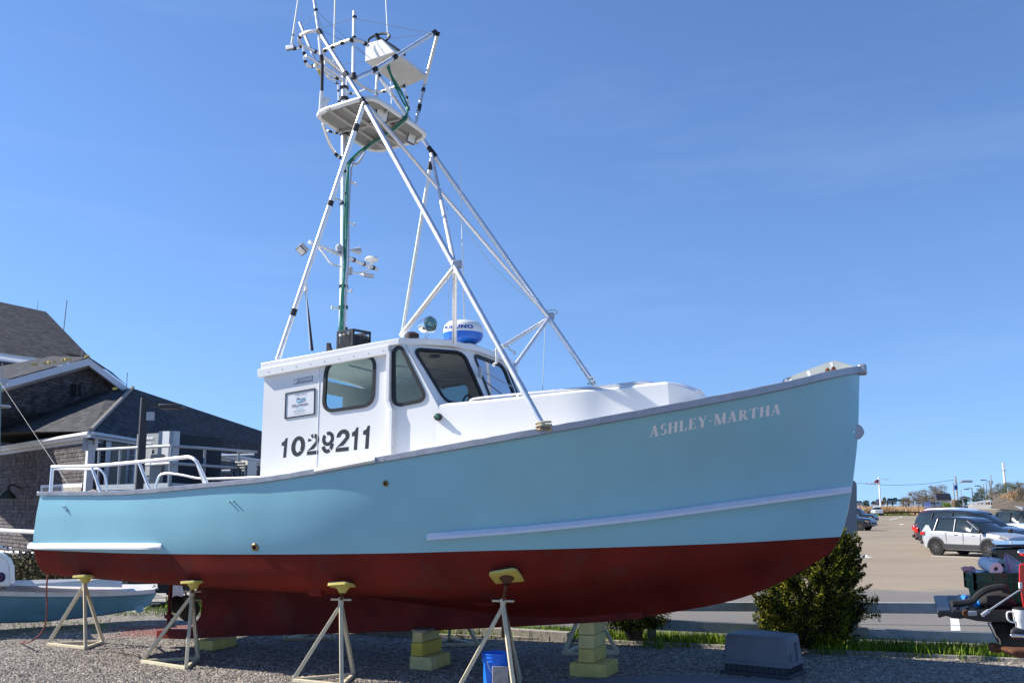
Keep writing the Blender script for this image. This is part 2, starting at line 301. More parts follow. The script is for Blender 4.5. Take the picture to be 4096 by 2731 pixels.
# ------------------------------------------------------------ mesh builder
class MB:
    def __init__(s): s.v = []; s.f = []; s.mi = []; s.uv = {}
    def add(s, vs, fs, mi=0):
        o = len(s.v); s.v += [V(p) for p in vs]
        for f in fs: s.f.append([i+o for i in f]); s.mi.append(mi)
        return s
    def quad(s, a, b, c, d, mi=0): return s.add([a, b, c, d], [(0, 1, 2, 3)], mi)
    def poly(s, pts, mi=0): return s.add(pts, [tuple(range(len(pts)))], mi)
    def box(s, c, d, rz=0, mi=0, M3=None):
        c = V(c); hx, hy, hz = d[0]/2, d[1]/2, d[2]/2
        m = M3 or Matrix.Rotation(rz, 3, 'Z')
        vs = [c+m@V((x*hx, y*hy, z*hz)) for z in (-1, 1) for y in (-1, 1) for x in (-1, 1)]
        return s.add(vs, [(0, 2, 3, 1), (4, 5, 7, 6), (0, 1, 5, 4), (2, 6, 7, 3), (0, 4, 6, 2), (1, 3, 7, 5)], mi)
    def beam(s, a, b, wd, ht, up=(0, 0, 1), mi=0):
        a = V(a); b = V(b); x = (b-a).normalized(); u = V(up); y = u.cross(x)
        if y.length < 1e-4: y = V((1, 0, 0)).cross(x)
        y.normalize(); z = x.cross(y); m = Matrix((x, y, z)).transposed()
        return s.box((a+b)/2, ((b-a).length, wd, ht), M3=m, mi=mi)
    def tube(s, pts, r, n=10, cap=True, closed=False, mi=0):
        P = [V(p) for p in pts]; N = len(P); rr = r if isinstance(r, (list, tuple)) else [r]*N
        o = len(s.v); T = []
        for i in range(N):
            a = P[(i-1) % N] if (closed or i > 0) else P[i]; b = P[(i+1) % N] if (closed or i < N-1) else P[i]
            t = (b-a); T.append(t.normalized() if t.length > 1e-9 else V((0, 0, 1)))
        u = T[0].orthogonal().normalized()
        for i in range(N):
            u = (u-T[i]*u.dot(T[i])); u = u.normalized() if u.length > 1e-6 else T[i].orthogonal().normalized()
            v = T[i].cross(u)
            for k in range(n):
                a = 2*pi*k/n; s.v.append(P[i]+(u*cos(a)+v*sin(a))*rr[i])
        for i in range(N if closed else N-1):
            j = (i+1) % N
            for k in range(n):
                k2 = (k+1) % n; s.f.append([o+i*n+k, o+i*n+k2, o+j*n+k2, o+j*n+k]); s.mi.append(mi)
        if cap and not closed:
            s.f.append([o+k for k in range(n)][::-1]); s.mi.append(mi)
            s.f.append([o+(N-1)*n+k for k in range(n)]); s.mi.append(mi)
        return s
    def lathe(s, prof, c=(0, 0, 0), axis=(0, 0, 1), n=24, mi=0):
        c = V(c); z = V(axis).normalized(); x = z.orthogonal().normalized(); y = z.cross(x); o = len(s.v); N = len(prof)
        for (r, h) in prof:
            for k in range(n):
                a = 2*pi*k/n; s.v.append(c+z*h+(x*cos(a)+y*sin(a))*max(r, 1e-4))
        for i in range(N-1):
            for k in range(n):
                k2 = (k+1) % n; s.f.append([o+i*n+k, o+i*n+k2, o+(i+1)*n+k2, o+(i+1)*n+k]); s.mi.append(mi)
        return s
    def grid(s, rows, mi=0, mif=None):
        o = len(s.v); nr = len(rows); nc = len(rows[0])
        for r in rows: s.v += [V(p) for p in r]
        for i in range(nr-1):
            for j in range(nc-1):
                s.f.append([o+i*nc+j, o+i*nc+j+1, o+(i+1)*nc+j+1, o+(i+1)*nc+j]); s.mi.append(mif(i, j) if mif else mi)
        return s
    def prism(s, pts, d, mi=0):
        n = len(pts); d = V(d); a = [V(p) for p in pts]
        return s.add(a+[p+d for p in a], [tuple(range(n))[::-1], tuple(range(n, 2*n))]+[(i, (i+1) % n, (i+1) % n+n, i+n) for i in range(n)], mi)
    def build(s, name, mats, parent=None, smooth=False, bevel=0, uv=None, seg=2, ang=35):
        me = bpy.data.meshes.new(name); me.from_pydata([tuple(p) for p in s.v], [], s.f)
        for mm in (mats if isinstance(mats, (list, tuple)) else [mats]): me.materials.append(M[mm] if isinstance(mm, str) else mm)
        for p, mi in zip(me.polygons, s.mi): p.material_index = mi
        bm = bmesh.new(); bm.from_mesh(me)
        if bevel: bmesh.ops.remove_doubles(bm, verts=bm.verts, dist=1e-5)
        bmesh.ops.recalc_face_normals(bm, faces=bm.faces); bm.to_mesh(me); bm.free()
        if uv:
            ul = me.uv_layers.new(name='UVMap')
            for p in me.polygons:
                nrm = p.normal; h = V((nrm.x, nrm.y, 0))
                ud = V((-h.y, h.x, 0)).normalized() if h.length > 1e-3 else V((1, 0, 0)); vd = nrm.cross(ud)
                if vd.z < 0: vd = -vd
                for li in p.loop_indices:
                    co = me.vertices[me.loops[li].vertex_index].co; ul.data[li].uv = (co.dot(ud), co.dot(vd))
        if smooth:
            me.polygons.foreach_set('use_smooth', [True]*len(me.polygons))
            try: me.set_sharp_from_angle(angle=R(ang))
            except Exception: pass
        o = bpy.data.objects.new(name, me); COL.objects.link(o)
        if parent: o.parent = parent
        if bevel:
            b = o.modifiers.new('bevel', 'BEVEL'); b.width = bevel; b.segments = seg; b.limit_method = 'ANGLE'; b.angle_limit = R(40)
            me.polygons.foreach_set('use_smooth', [True]*len(me.polygons))
            b.harden_normals = False
            try: me.set_sharp_from_angle(angle=R(50))
            except Exception: pass
        return o
def tag(o, label=None, cat=None, group=None, kind=None):
    if label: o['label'] = label
    if cat: o['category'] = cat
    if group: o['group'] = group
    if kind: o['kind'] = kind
    return o
def thing(name, label, cat, loc=(0, 0, 0), rz=0, group=None):
    o = bpy.data.objects.new(name, None); COL.objects.link(o); o.location = loc; o.rotation_euler = (0, 0, rz); o.empty_display_size = .3
    return tag(o, label, cat, group)
def copy_tree(o, loc=None, rz=None, label=None, group=None, scale=None):
    def rec(a, par):
        c = a.copy(); COL.objects.link(c); c.parent = par
        for ch in list(a.children):
            if ch is not c: rec(ch, c)
        return c
    kids = list(o.children); r = o.copy(); COL.objects.link(r)
    for ch in kids: rec(ch, r)
    if loc is not None: r.location = loc
    if rz is not None: r.rotation_euler = (0, 0, rz)
    if scale is not None: r.scale = scale if isinstance(scale, (tuple, list)) else (scale,)*3
    if label: r['label'] = label
    if group: r['group'] = group
    return r
def rrect(x0, y0, x1, y1, r, n=5):
    out = []
    for cx, cy, a0 in ((x1-r, y1-r, 0), (x0+r, y1-r, 90), (x0+r, y0+r, 180), (x1-r, y0+r, 270)):
        for k in range(n+1):
            a = R(a0+90*k/n); out.append((cx+r*cos(a), cy+r*sin(a)))
    return out
def rpoly(pts, r, n=5):
    out = []; N = len(pts)
    for i in range(N):
        a = V((*pts[i-1], 0)); b = V((*pts[i], 0)); c = V((*pts[(i+1) % N], 0))
        d1 = (a-b); d2 = (c-b); rr = min(r, d1.length*.45, d2.length*.45); p = b+d1.normalized()*rr; q = b+d2.normalized()*rr
        for k in range(n+1):
            t = k/n; z = p*(1-t)**2+b*2*t*(1-t)+q*t*t; out.append((z.x, z.y))
    return out
def holed(outer, holes, fn):
    """flat panel with openings, mapped by fn(u,v)->3D"""
    bm = bmesh.new()
    for loop in [outer]+holes:
        vs = [bm.verts.new((a, b_, 0)) for a, b_ in loop]
        for i in range(len(vs)): bm.edges.new((vs[i-1], vs[i]))
    bmesh.ops.triangle_fill(bm, use_beauty=True, use_dissolve=False, edges=bm.edges[:])
    bm.verts.index_update()
    vs = [fn(v.co.x, v.co.y) for v in bm.verts]; fs = [tuple(v.index for v in f.verts) for f in bm.faces]; bm.free()
    return MB().add(vs, fs)
def ring(loop_in, loop_out, fn, d):
    """frame ring between two loops, thickness d along fn's third argument"""
    n = len(loop_in); mb = MB()
    rows = [[fn(*p, 0) for p in loop_out], [fn(*p, d) for p in loop_out], [fn(*p, d) for p in loop_in], [fn(*p, -d) for p in loop_in]]
    rows = [r+[r[0]] for r in rows]; return mb.grid(rows)
def scale_loop(loop, off):
    cx = sum(p[0] for p in loop)/len(loop); cy = sum(p[1] for p in loop)/len(loop); out = []
    n = len(loop)
    for i in range(n):
        a = loop[i-1]; c = loop[(i+1) % n]; tx, ty = c[0]-a[0], c[1]-a[1]; L = hypot(tx, ty) or 1
        nx, ny = ty/L, -tx/L
        if nx*(loop[i][0]-cx)+ny*(loop[i][1]-cy) < 0: nx, ny = -nx, -ny
        out.append((loop[i][0]+nx*off, loop[i][1]+ny*off))
    return out
def text_mb(txt, fn, bold=0.0, sx=1.0, space=1.0):
    """text outline mapped: fn(u,v) with u 0..1 across, v 0..1 cap height"""
    cu = bpy.data.curves.new('t', 'FONT'); cu.body = txt; cu.offset = bold; cu.resolution_u = 3; cu.space_character = space
    o = bpy.data.objects.new('t', cu); COL.objects.link(o); dg = bpy.context.evaluated_depsgraph_get()
    me = bpy.data.meshes.new_from_object(o.evaluated_get(dg)); bpy.data.objects.remove(o); bpy.data.curves.remove(cu)
    xs = [v.co.x for v in me.vertices]; ys = [v.co.y for v in me.vertices]; x0, x1, y0, y1 = min(xs), max(xs), min(ys), max(ys)
    mb = MB().add([fn((v.co.x-x0)/(x1-x0), (v.co.y-y0)/(y1-y0)) for v in me.vertices], [tuple(p.vertices) for p in me.polygons])
    bpy.data.meshes.remove(me); return mb

exec_parts = []
# ============================================================ THE FISHING BOAT (local frame: x bow, y port, z up)
boat = thing('fishing_boat', 'light blue lobster boat with red bottom, white cabin and tuna tower, propped on yellow-padded stands', 'boat', BO, -TH)
def q4(x, y): return (x/2.2969, y/2.2969)
def crop(x0, y0, s): return lambda x, y: ((x0+x/s)/4, (y0+y/s)/4)
c1 = crop(1100, 0, 2.24); c2 = crop(1100, 600, 1.96); c3 = crop(1500, 600, 1.96); c4 = crop(1000, 1300, 2.413); c5 = crop(1500, 1300, 2.614); c6 = crop(2200, 1300, 1.742); cb = crop(3050, 1400, 3.92)


SH_B = [(-5.18, 1.50), (-3.51, 1.65), (-2.2, 1.75), (-1.4, 1.80), (.3, 1.85), (2.04, 1.78), (3.64, 1.32), (4.37, .86), (4.85, .40), (5.08, .03)]
SH_Z = [(-5.18, 2.11), (-3.51, 2.12), (-2.2, 2.20), (-1.4, 2.255), (.3, 2.48), (2.04, 2.73), (3.64, 3.02), (4.37, 3.2), (5.08, 3.44)]
WL_B = [(-5.30, 1.43), (-3.6, 1.55), (-1.6, 1.62), (.1, 1.55), (1.1, 1.40), (2.5, 1.0), (3.8, .46), (4.5, .14), (4.78, .03)]
WL_Z = [(-5.30, 1.375), (-3.6, 1.365), (-1.6, 1.39), (.1, 1.43), (1.1, 1.465), (2.5, 1.51), (3.8, 1.56), (4.78, 1.62)]
MD_B = [(-5.25, 1.485), (-3.6, 1.62), (-1.6, 1.73), (.2, 1.72), (1.5, 1.56), (2.8, 1.17), (4.0, .60), (4.7, .22), (4.99, .03)]
MD_Z = [(-5.25, 1.74), (-1.6, 1.82), (.2, 1.93), (2.8, 2.2), (4.99, 2.50)]
BI_B = [(-5.25, 1.25), (-3.6, 1.38), (-1.6, 1.42), (.2, 1.30), (1.6, 1.0), (3.0, .50), (4.0, .14), (4.42, .03)]
BI_Z = [(-5.25, 1.06), (-3.6, 1.02), (-1.6, .99), (.2, 1.01), (1.6, 1.08), (3.0, 1.16), (4.42, 1.29)]
GB_B = [(-5.15, .70), (-3.6, .75), (-1.6, .70), (.2, .52), (1.6, .32), (2.8, .14), (3.69, .03)]
GB_Z = [(-5.15, 1.01), (-3.6, .965), (-1.6, .91), (.2, .83), (1.6, .80), (2.8, .85), (3.69, .94)]
KC_B = [(-5.10, .06), (-1.6, .07), (1.0, .07), (2.69, .03)]
KC_Z = [(-5.10, .97), (-3.6, .92), (-1.6, .84), (.2, .70), (1.5, .62), (2.69, .71)]
curves = [(SH_B, SH_Z), (MD_B, MD_Z), (WL_B, WL_Z), (BI_B, BI_Z), (GB_B, GB_Z), (KC_B, KC_Z)]
NS = 150
def hull_row(s):
    ctrl = []
    for b, z in curves:
        x = lerp(b[0][0], b[-1][0], s); ctrl.append(V((x, interp(b, x), interp(z, x))))
    return spline(ctrl, 12)
rows_s = [hull_row(1-(1-i/NS)**1.25) for i in range(NS+1)]
WLROW = 24
def mirror(rows): return [[V((p.x, -p.y, p.z)) for p in r] for r in rows]
hb = MB()
st = mirror(rows_s)
mf = lambda i, j: 0 if j < WLROW else 1
hb.grid(st, mif=mf); hb.grid(rows_s, mif=mf)
# transom
for j in range(len(st[0])-1):
    hb.quad(st[0][j], st[0][j+1], rows_s[0][j+1], rows_s[0][j], 0 if j < WLROW else 1)
# stem bar closing the small gap between the two halves, and the bottom of the run
for rr in (NS,):
    for j in range(len(st[0])-1): hb.quad(st[rr][j], st[rr][j+1], rows_s[rr][j+1], rows_s[rr][j], 0 if j < WLROW else 1)
for i in range(NS): hb.quad(st[i][-1], st[i+1][-1], rows_s[i+1][-1], rows_s[i][-1], 1)
hull = hb.build('hull', ['hull_blue', 'hull_red'], boat, smooth=True, ang=50)
hm = MB().grid(st); HB = BVHTree.FromPolygons([tuple(p) for p in hm.v], hm.f)
def hullhit(px, py, off=0.0):
    d = (RB @ ray(px, py)).normalized(); h = HB.ray_cast(CL, d)
    if h[0] is None: return None
    n = h[1]; n = n if n.dot(d) < 0 else -n
    return h[0]+n*off, n
# keel / skeg
kp = [(-4.36, .13), (-3.9, .14), (-3.0, .22), (-.07, .43), (1.2, .54), (2.18, .63), (2.60, .685), (2.60, .76), (1.5, .85), (-3.35, 1.0), (-3.35, .98), (-3.66, .96), (-3.72, .74), (-3.60, .66), (-3.62, .46), (-3.80, .26), (-4.36, .24)]
kd = MB().prism([(x, -.09, z) for x, z in kp], (0, .18, 0)).build('keel', 'keel_red', boat, bevel=.02)
# rudder post, shaft, propeller
rp = B(170, 600, y=0)
MB().tube([(rp.x, 0, .16), (rp.x, 0, 1.15)], .028, 10).box((rp.x, 0, .42), (.10, .08, .05)).build('rudder_post', 'keel_red', boat, smooth=True)
pc = B(187, 600, y=0)
MB().tube([pc+V((-.1, 0, 0)), pc+V((.6, 0, .02))], .03, 10).build('propeller_shaft', 'bronze', boat, smooth=True)
prop = MB(); prop.lathe([(.0, -.11), (.05, -.10), (.075, -.02), (.07, .08), (.0, .08)], pc, (1, 0, 0), 14)
for k in range(4):
    a = R(20+90*k); rr = []
    for i in range(7):
        t = i/6; r_ = lerp(.05, .33, t); wd = .15*math.sin(pi*min(1, .22+.75*t))**.8*(1 if t < .98 else .3)
        row = []
        for j in range(5):
            q = (j/4-.5)*2*wd; tw = R(48-26*t)
            cdv = V((0, cos(a), sin(a))); tg = V((0, -sin(a), cos(a)))
            row.append(pc+cdv*(r_-.03*q*q/ (wd*wd+1e-6)*.3)+tg*q*cos(tw)+V((1, 0, 0))*q*sin(tw))
        rr.append(row)
    prop.grid(rr)
po = prop.build('propeller', 'propeller', boat, smooth=True); sm = po.modifiers.new('s', 'SOLIDIFY'); sm.thickness = .012
# decks and inner sides
def shz(x): return interp(SH_Z, x)
def shb(x): return interp(SH_B, x)
dk = MB(); fr_ = []
for i in range(30):
    x = lerp(-1.9, 4.98, i/29); b_ = max(.02, shb(x)-.03); z = shz(x)-.03
    fr_.append([V((x, -b_, z)), V((x, -b_*.5, z+.03)), V((x, 0, z+.04)), V((x, b_*.5, z+.03)), V((x, b_, z))])
dk.grid(fr_); dk.build('foredeck', 'white', boat, smooth=True)
ck = MB(); L1 = []; L2 = []
for sgn in (-1, 1):
    a = []
    for i in range(14):
        x = lerp(-5.16, -1.85, i/13); b_ = shb(x)-.03; z = shz(x)-.03
        a.append([V((x, sgn*b_, z)), V((x, sgn*(b_-.24), z)), V((x, sgn*(b_-.25), 1.55))])
    ck.grid(a)
ck.quad((-5.1, -1.3, 1.56), (-1.85, -1.48, 1.56), (-1.85, 1.48, 1.56), (-5.1, 1.3, 1.56))
ck.build('cockpit', 'white', boat)
# guard rail along the sheer (aluminium faced), both sides and transom
def sheerpt(x, side, dz=0, out=0): return V((x, side*(shb(x)+out), shz(x)+dz))
for side, nm in ((-1, 'guard_rail'), (1, 'guard_rail')):
    rows = []
    for i in range(90):
        x = lerp(-5.2, 5.06, i/89); o_ = .03
        pass
        w_ = .002*sin(x*31)+.0015*sin(x*67)
        lo = interp([(-5.2, -.026), (-2, -.032), (2, -.046), (5.06, -.056)], x); rows.append([sheerpt(x, side, .02, -.05), sheerpt(x, side, .024+w_, .0), sheerpt(x, side, .016+w_, o_), sheerpt(x, side, lo+w_*.6, o_-.004), sheerpt(x, side, lo-.008, 0.004)])
    rows = rows+[[V((5.13, side*.02, 3.475)), V((5.135, side*.02, 3.475)), V((5.14, side*.02, 3.46)), V((5.14, side*.02, 3.37)), V((5.10, side*.02, 3.365))]]
    gr_ = MB().grid(rows)
    for k in range(26):                                           # screw heads
        x = -5.0+k*.40; gr_.lathe([(.0, .003), (.007, .002), (.008, 0)], sheerpt(x, side, -.012, .030), (0, side, 0), 8)
    g_ = gr_.build(nm, 'alu_dull', boat, smooth=True, ang=30)
MB().box((5.105, 0, 3.42), (.09, .14, .115)).build('stem_cap', 'alu_dull', boat, bevel=.02)
MB().box((-5.215, 0, 2.108), (.05, 3.02, .05)).build('transom_rail', 'alu_dull', boat, bevel=.006)
half = B(318, 464.5, y=-1.79); half2 = B(378, 459, y=-1.83)
MB().tube([V((half.x, -1.835, shz(half.x)-.005)), V((half2.x, -1.875, shz(half2.x)-.005))], .032, 10).build('rub_bar', 'alu', boat, smooth=True)
# spray rails
def hull_strip(pxs, hgt, out, name, m_, n=60):
    pts = []
    for i in range(n):
        t = i/(n-1); x = lerp(pxs[0][0], pxs[-1][0], t)
        y = interp(pxs, x); h = hullhit(x, y, 0)
        if h: pts.append(h)
    if name == 'spray_rail' and hgt < .08: pts[0] = (pts[0][0]+V((-.14, .03, 0)), pts[0][1])
    up = []; mb = MB(); rows = []
    for i, (p, n_) in enumerate(pts):
        t = i/(len(pts)-1); k = min(1, 12*t+.25, 12*(1-t)+.25)
        d = V((0, -1, 0)) if n_.y < 0 else V((0, 1, 0)); nn = V((n_.x, n_.y, 0)).normalized()
        rows.append([p+V((0, 0, hgt*.55))-nn*.02, p+V((0, 0, hgt*.32))+nn*out*k*.55, p+V((0, 0, -hgt*.16))+nn*out*k, p+V((0, 0, -hgt*.5))+nn*out*k, p+V((0, 0, -hgt*.52))-nn*.02])
    mb.grid(rows); mb.poly(rows[0]); mb.poly(rows[-1][::-1])
    return mb.build(name, m_, boat, smooth=True, ang=25)
S_ = 2.2969
hull_strip([(981/S_, 1231/S_), (1200/S_, 1214/S_), (1450/S_, 1188/S_), (1700/S_, 1155/S_), (1850/S_, 1135/S_), (1954/S_, 1122/S_)], .085, .07, 'spray_rail', 'rail_white2')
hull_strip([(80/S_, 1253/S_), (225/S_, 1253/S_), (372/S_, 1253.5/S_)], .075, .09, 'spray_rail', 'white_rail', 24)
# through-hull fittings and small eye bolts
def fitting(px, py, r, m_='bronze', nm='through_hull'):
    p, n_ = hullhit(px, py, 0)
    o_ = MB().lathe([(r*.45, .004), (r*.5, .016), (r*.8, .018), (r, .008), (r*1.02, -.004)], p, n_, 20).build(nm, m_, boat, smooth=True)
    MB().lathe([(0, .006), (r*.5, .005)], p, n_, 12).build('bore', 'dark', o_)
fitting(886/S_, 1110/S_, .035); fitting(586/S_, 1256/S_, .048)
for x, y in ((252/4, 2025/4), (262/4, 2025/4), (267/4, 2038/4), (918/4, 2005/4), (934/4, 2003/4)):
    h = hullhit(x, y, 0); MB().lathe([(0, .03), (.01, .028), (.011, 0)], h[0], h[1], 8).build('bolt', 'steel', boat, smooth=True)
# transducer bumps under the hull
for (x0, y0, x1, y1) in ((1240, 2342, 1286, 2377), (1905, 2403, 1975, 2420)):
    h = hullhit((x0+x1)/8, (y0+y1)/8, 0)
    if h: MB().box(h[0]+V((0, .02, 0)), (.28 if x1-x0 > 50 else .17, .10, .05 if x1-x0 > 50 else .13), 0).build('transducer', 'hull_red', boat, bevel=.02)
# stem plate with lifting eye
cbp = lambda x, y, k: B(*cb(x, y), y=k)
pl = [cbp(x, y, -.05) for x, y in ((1362, 1172), (1515, 1165), (1560, 1200), (1592, 1262), (1590, 1300), (1560, 1345), (1515, 1388), (1362, 1398), (1350, 1385), (1350, 1185))]
plo = MB().prism(pl, (0, .10, 0)).build('stem_plate', 'alu_dull', boat, bevel=.006)
for x, y in ((1388, 1203), (1422, 1285), (1384, 1370)): MB().lathe([(0, .016), (.016, .014), (.018, 0)], cbp(x, y, -.052), (0, -1, 0), 10).build('bolt', 'steel', plo, smooth=True)
# anchor chute plate on the port bulwark with its ribs
def bwy(px): return lerp(.62, .06, max(0, min(1, (px-783)/78)))
top_ = [(335, 505), (360, 455), (720, 318), (1095, 183), (1150, 172), (1185, 176), (1430, 248), (1530, 262)]
bot_ = [(335, 520), (360, 530), (720, 440), (1095, 345), (1150, 335), (1185, 330), (1430, 290), (1530, 275)]
ba = MB(); a_ = [];
for (x, y), (x2, y2) in zip(top_, bot_):
    P_ = cb(x, y); Q_ = cb(x2, y2+60); k = bwy(P_[0]); a_.append([B(*P_, y=k), B(*Q_, y=k)])
ba.grid(a_); bwo = ba.build('bow_plate', 'grey_bow', boat); sm = bwo.modifiers.new('s', 'SOLIDIFY'); sm.thickness = .03
for tx, ty, bx, by in ((370, 455, 385, 530), (718, 330, 760, 450), (1080, 195, 1120, 350)):
    k = bwy(cb(tx, ty)[0])-.03; MB().beam(B(*cb(tx, ty), y=k), B(*cb(bx, by+30), y=k), .05, .035).build('rib', 'white_rail', bwo)
MB().tube([cbp(375, 520, .45), cbp(465, 475, .45)], .02, 8).build('cleat', 'alu', boat, smooth=True)
ck_ = MB().tube(spline([cbp(1000, 345, .12), cbp(1020, 300, .12), cbp(1045, 335, .12), cbp(1090, 325, .12), cbp(1110, 275, .12), cbp(1135, 320, .12)], 5), .018, 8).build('bow_chock', 'rust', boat, smooth=True)
MB().prism([cbp(905, 380, .0), cbp(950, 372, .0), cbp(958, 405, .0), cbp(915, 412, .0)], (0, .2, 0)).build('deck_block', 'white_rail', boat)

# ---------------- cabin
CY = 1.35
def side(y): return lambda u, v, d=0: V((u, y+(-d if y < 0 else d), v))
w1 = rpoly([(-.914, 3.07), (-.264, 3.125), (-.255, 3.68), (-.895, 3.625)], .13, 6)
w2 = rpoly([(.035, 3.10), (.43, 3.155), (.095, 3.765), (.02, 3.735)], .10, 6)
outer = [(-1.80, 2.05), (.62, 2.3), (.60, 3.05), (.14, 3.82), (-1.80, 3.63)]
cabin = MB()
for y in (-CY, CY):
    f_ = side(y); p_ = holed(outer, [scale_loop(w1, .0), scale_loop(w2, .0)], f_); cabin.add(p_.v, p_.f)
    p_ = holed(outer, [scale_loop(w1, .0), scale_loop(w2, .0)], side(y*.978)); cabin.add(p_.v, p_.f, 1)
# windshield facets
AT, AB, BT, BB = V((.11, -1.34, 3.82)), V((.59, -1.34, 3.06)), V((.61, -.54, 3.83)), V((.93, -.54, 3.05))
BT2, BB2 = V((.61, .54, 3.83)), V((.93, .54, 3.05)); AT2, AB2 = V((.47, 1.34, 3.82)), V((.93, 1.34, 3.06))
def facet(a, b, c, d):      # a top-left, b top-right, c bottom-right, d bottom-left
    nrm = (b-a).cross(d-a).normalized()
    if nrm.x < 0: nrm = -nrm
    return lambda u, v, k=0: lerp(lerp(d, c, u), lerp(a, b, u), v)+nrm*k
FAC = [(facet(AT, BT, BB, AB), rpoly([(.20, .10), (.90, .09), (.86, .92), (.14, .90)], .11, 6)), (facet(BT, BT2, BB2, BB), rpoly([(.10, .09), (.92, .09), (.92, .90), (.08, .92)], .11, 6)), (facet(BT2, AT2, AB2, BB2), rpoly([(.10, .09), (.86, .10), (.86, .90), (.12, .92)], .11, 6))]
for f_, lp in FAC:
    p_ = holed([(0, 0), (1, 0), (1, 1), (0, 1)], [lp], f_); cabin.add(p_.v, p_.f)
# aft bulkhead with an open companionway
p_ = holed([(-1.35, 2.0), (1.35, 2.0), (1.35, 3.63), (-1.35, 3.63)], [[(-.9, 2.06), (.45, 2.06), (.45, 3.45), (-.9, 3.45)]], lambda u, v, d=0: V((-1.79, u, v))); cabin.add(p_.v, p_.f)
cab = cabin.build('cabin', ['white', 'white_in'], boat)
def roofz(x): return interp([(-1.84, 3.685), (-.8, 3.785), (.1, 3.875), (.66, 3.87)], x)
rl = [(-1.84, 1.39), (.10, 1.39), (.66, .56)]
rm = MB(); rws = []
for x, hw, hp in ((-1.84, 1.36, 1.36), (-1.83, 1.39, 1.39), (-1.0, 1.39, 1.39), (-.3, 1.39, 1.39), (.10, 1.39, 1.39), (.29, 1.10, 1.39), (.48, .82, 1.39), (.60, .64, .95), (.66, .54, .60)):
    r_ = []
    for j in range(13):
        y = lerp(-hw, hp, j/12); r_.append(V((x, y, roofz(x)+.07*(1-(y/1.39)**2)*(1 if x < .5 else .5))))
    rws.append(r_)
rm.grid(rws)
for i in range(len(rws)-1):
    for e in (0, -1): rm.quad(rws[i][e], rws[i+1][e], rws[i+1][e]-V((0, 0, .075)), rws[i][e]-V((0, 0, .075)))
for e in (0, -1):
    for j in range(12): rm.quad(rws[e][j], rws[e][j+1], rws[e][j+1]-V((0, 0, .075)), rws[e][j]-V((0, 0, .075)))
low = [[p-V((0, 0, .075)) for p in r_] for r_ in rws]
rm.grid(low); rof = rm.build('roof', 'white', boat, bevel=.012)
# drip moulding under the roof edge
for y in (-1, 1):
    dm = MB()
    dm.beam((-1.86, y*(CY+.03), 3.555), (-.03, y*(CY+.03), 3.745), .06, .10)
    dm.beam((-.035, y*(CY+.022), 3.72), (-.035, y*(CY+.022), 3.14), .044, .075, up=(0, 1, 0))
    dm.beam((-.035, y*(CY+.022), 3.16), (.015, y*(CY+.022), 3.03), .044, .070, up=(0, 1, 0))
    dm.beam((.012, y*(CY+.022), 3.05), (.012, y*(CY+.022), 2.42), .044, .075, up=(0, 1, 0))
    dm.beam((-1.0, y*(CY+.001), 3.60), (-1.0, y*(CY+.001), 2.40), .007, .010, up=(0, 1, 0))
    dm.build('door_frame', 'white', cab, bevel=.01)
for k in range(9): MB().lathe([(0, .004), (.008, 0)], (lerp(-1.7, -.1, k/8), -CY-.062, lerp(3.57, 3.735, k/8)), (0, -1, 0), 6).build('screw', 'galv', cab)
for k in range(5): MB().lathe([(0, .004), (.008, 0)], (.035 if k > 2 else -.0, -CY-.046, lerp(3.6, 2.6, k/4)), (0, -1, 0), 6).build('screw', 'galv', cab)
def window(fn, loop, mg, fw=.035, sc=1, par=None, gl=-.004):
    out_ = scale_loop(loop, fw*sc); inn = scale_loop(loop, -fw*.15*sc)
    fo = ring(inn, out_, fn, .014).build('window', 'black', par or cab, smooth=True)
    MB().poly([fn(*p, gl) for p in loop]).build('pane', mg, fo); return fo
for y in (-CY, CY):
    window(side(y), w1, 'glass'); window(side(y), w2, 'glass')
for f_, lp in FAC: window(f_, lp, 'glass_dark', fw=.035, sc=1.15)
# interior: lining under roof, dash, overhead rail, dome light
ins = MB(); ins.box((-.62, 0, 3.60), (.02, 2.6, .02))
ins.tube([(-.3, -1.2, 3.62), (.2, -.2, 3.63), (.45, .9, 3.63)], .012, 6).tube(spline([(.0, -.9, 3.5), (.2, -.3, 3.5), (.3, 0, 3.56)], 5), .014, 6)
ins.build('overhead_rail', 'alu', cab, smooth=True)
MB().lathe([(.0, -.03), (.08, -.025), (.10, .0)], (.12, -.55, 3.79), (0, 0, 1), 16).build('dome_light', 'alu_dull', cab, smooth=True)
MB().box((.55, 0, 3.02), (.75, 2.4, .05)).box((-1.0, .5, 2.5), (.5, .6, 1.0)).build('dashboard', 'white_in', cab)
# steering wheel behind the windshield
sw = MB(); sw.tube([V((.42, -.15+.17*cos(a), 3.15+.17*sin(a))) for a in [k*2*pi/24 for k in range(24)]], .012, 6, closed=True)
sw.tube([(.42, -.15, 3.15), (.42, -.32, 3.15)], .01, 6).tube([(.42, -.15, 3.15), (.42, .02, 3.2)], .01, 6); sw.build('steering_wheel', 'black', cab, smooth=True)
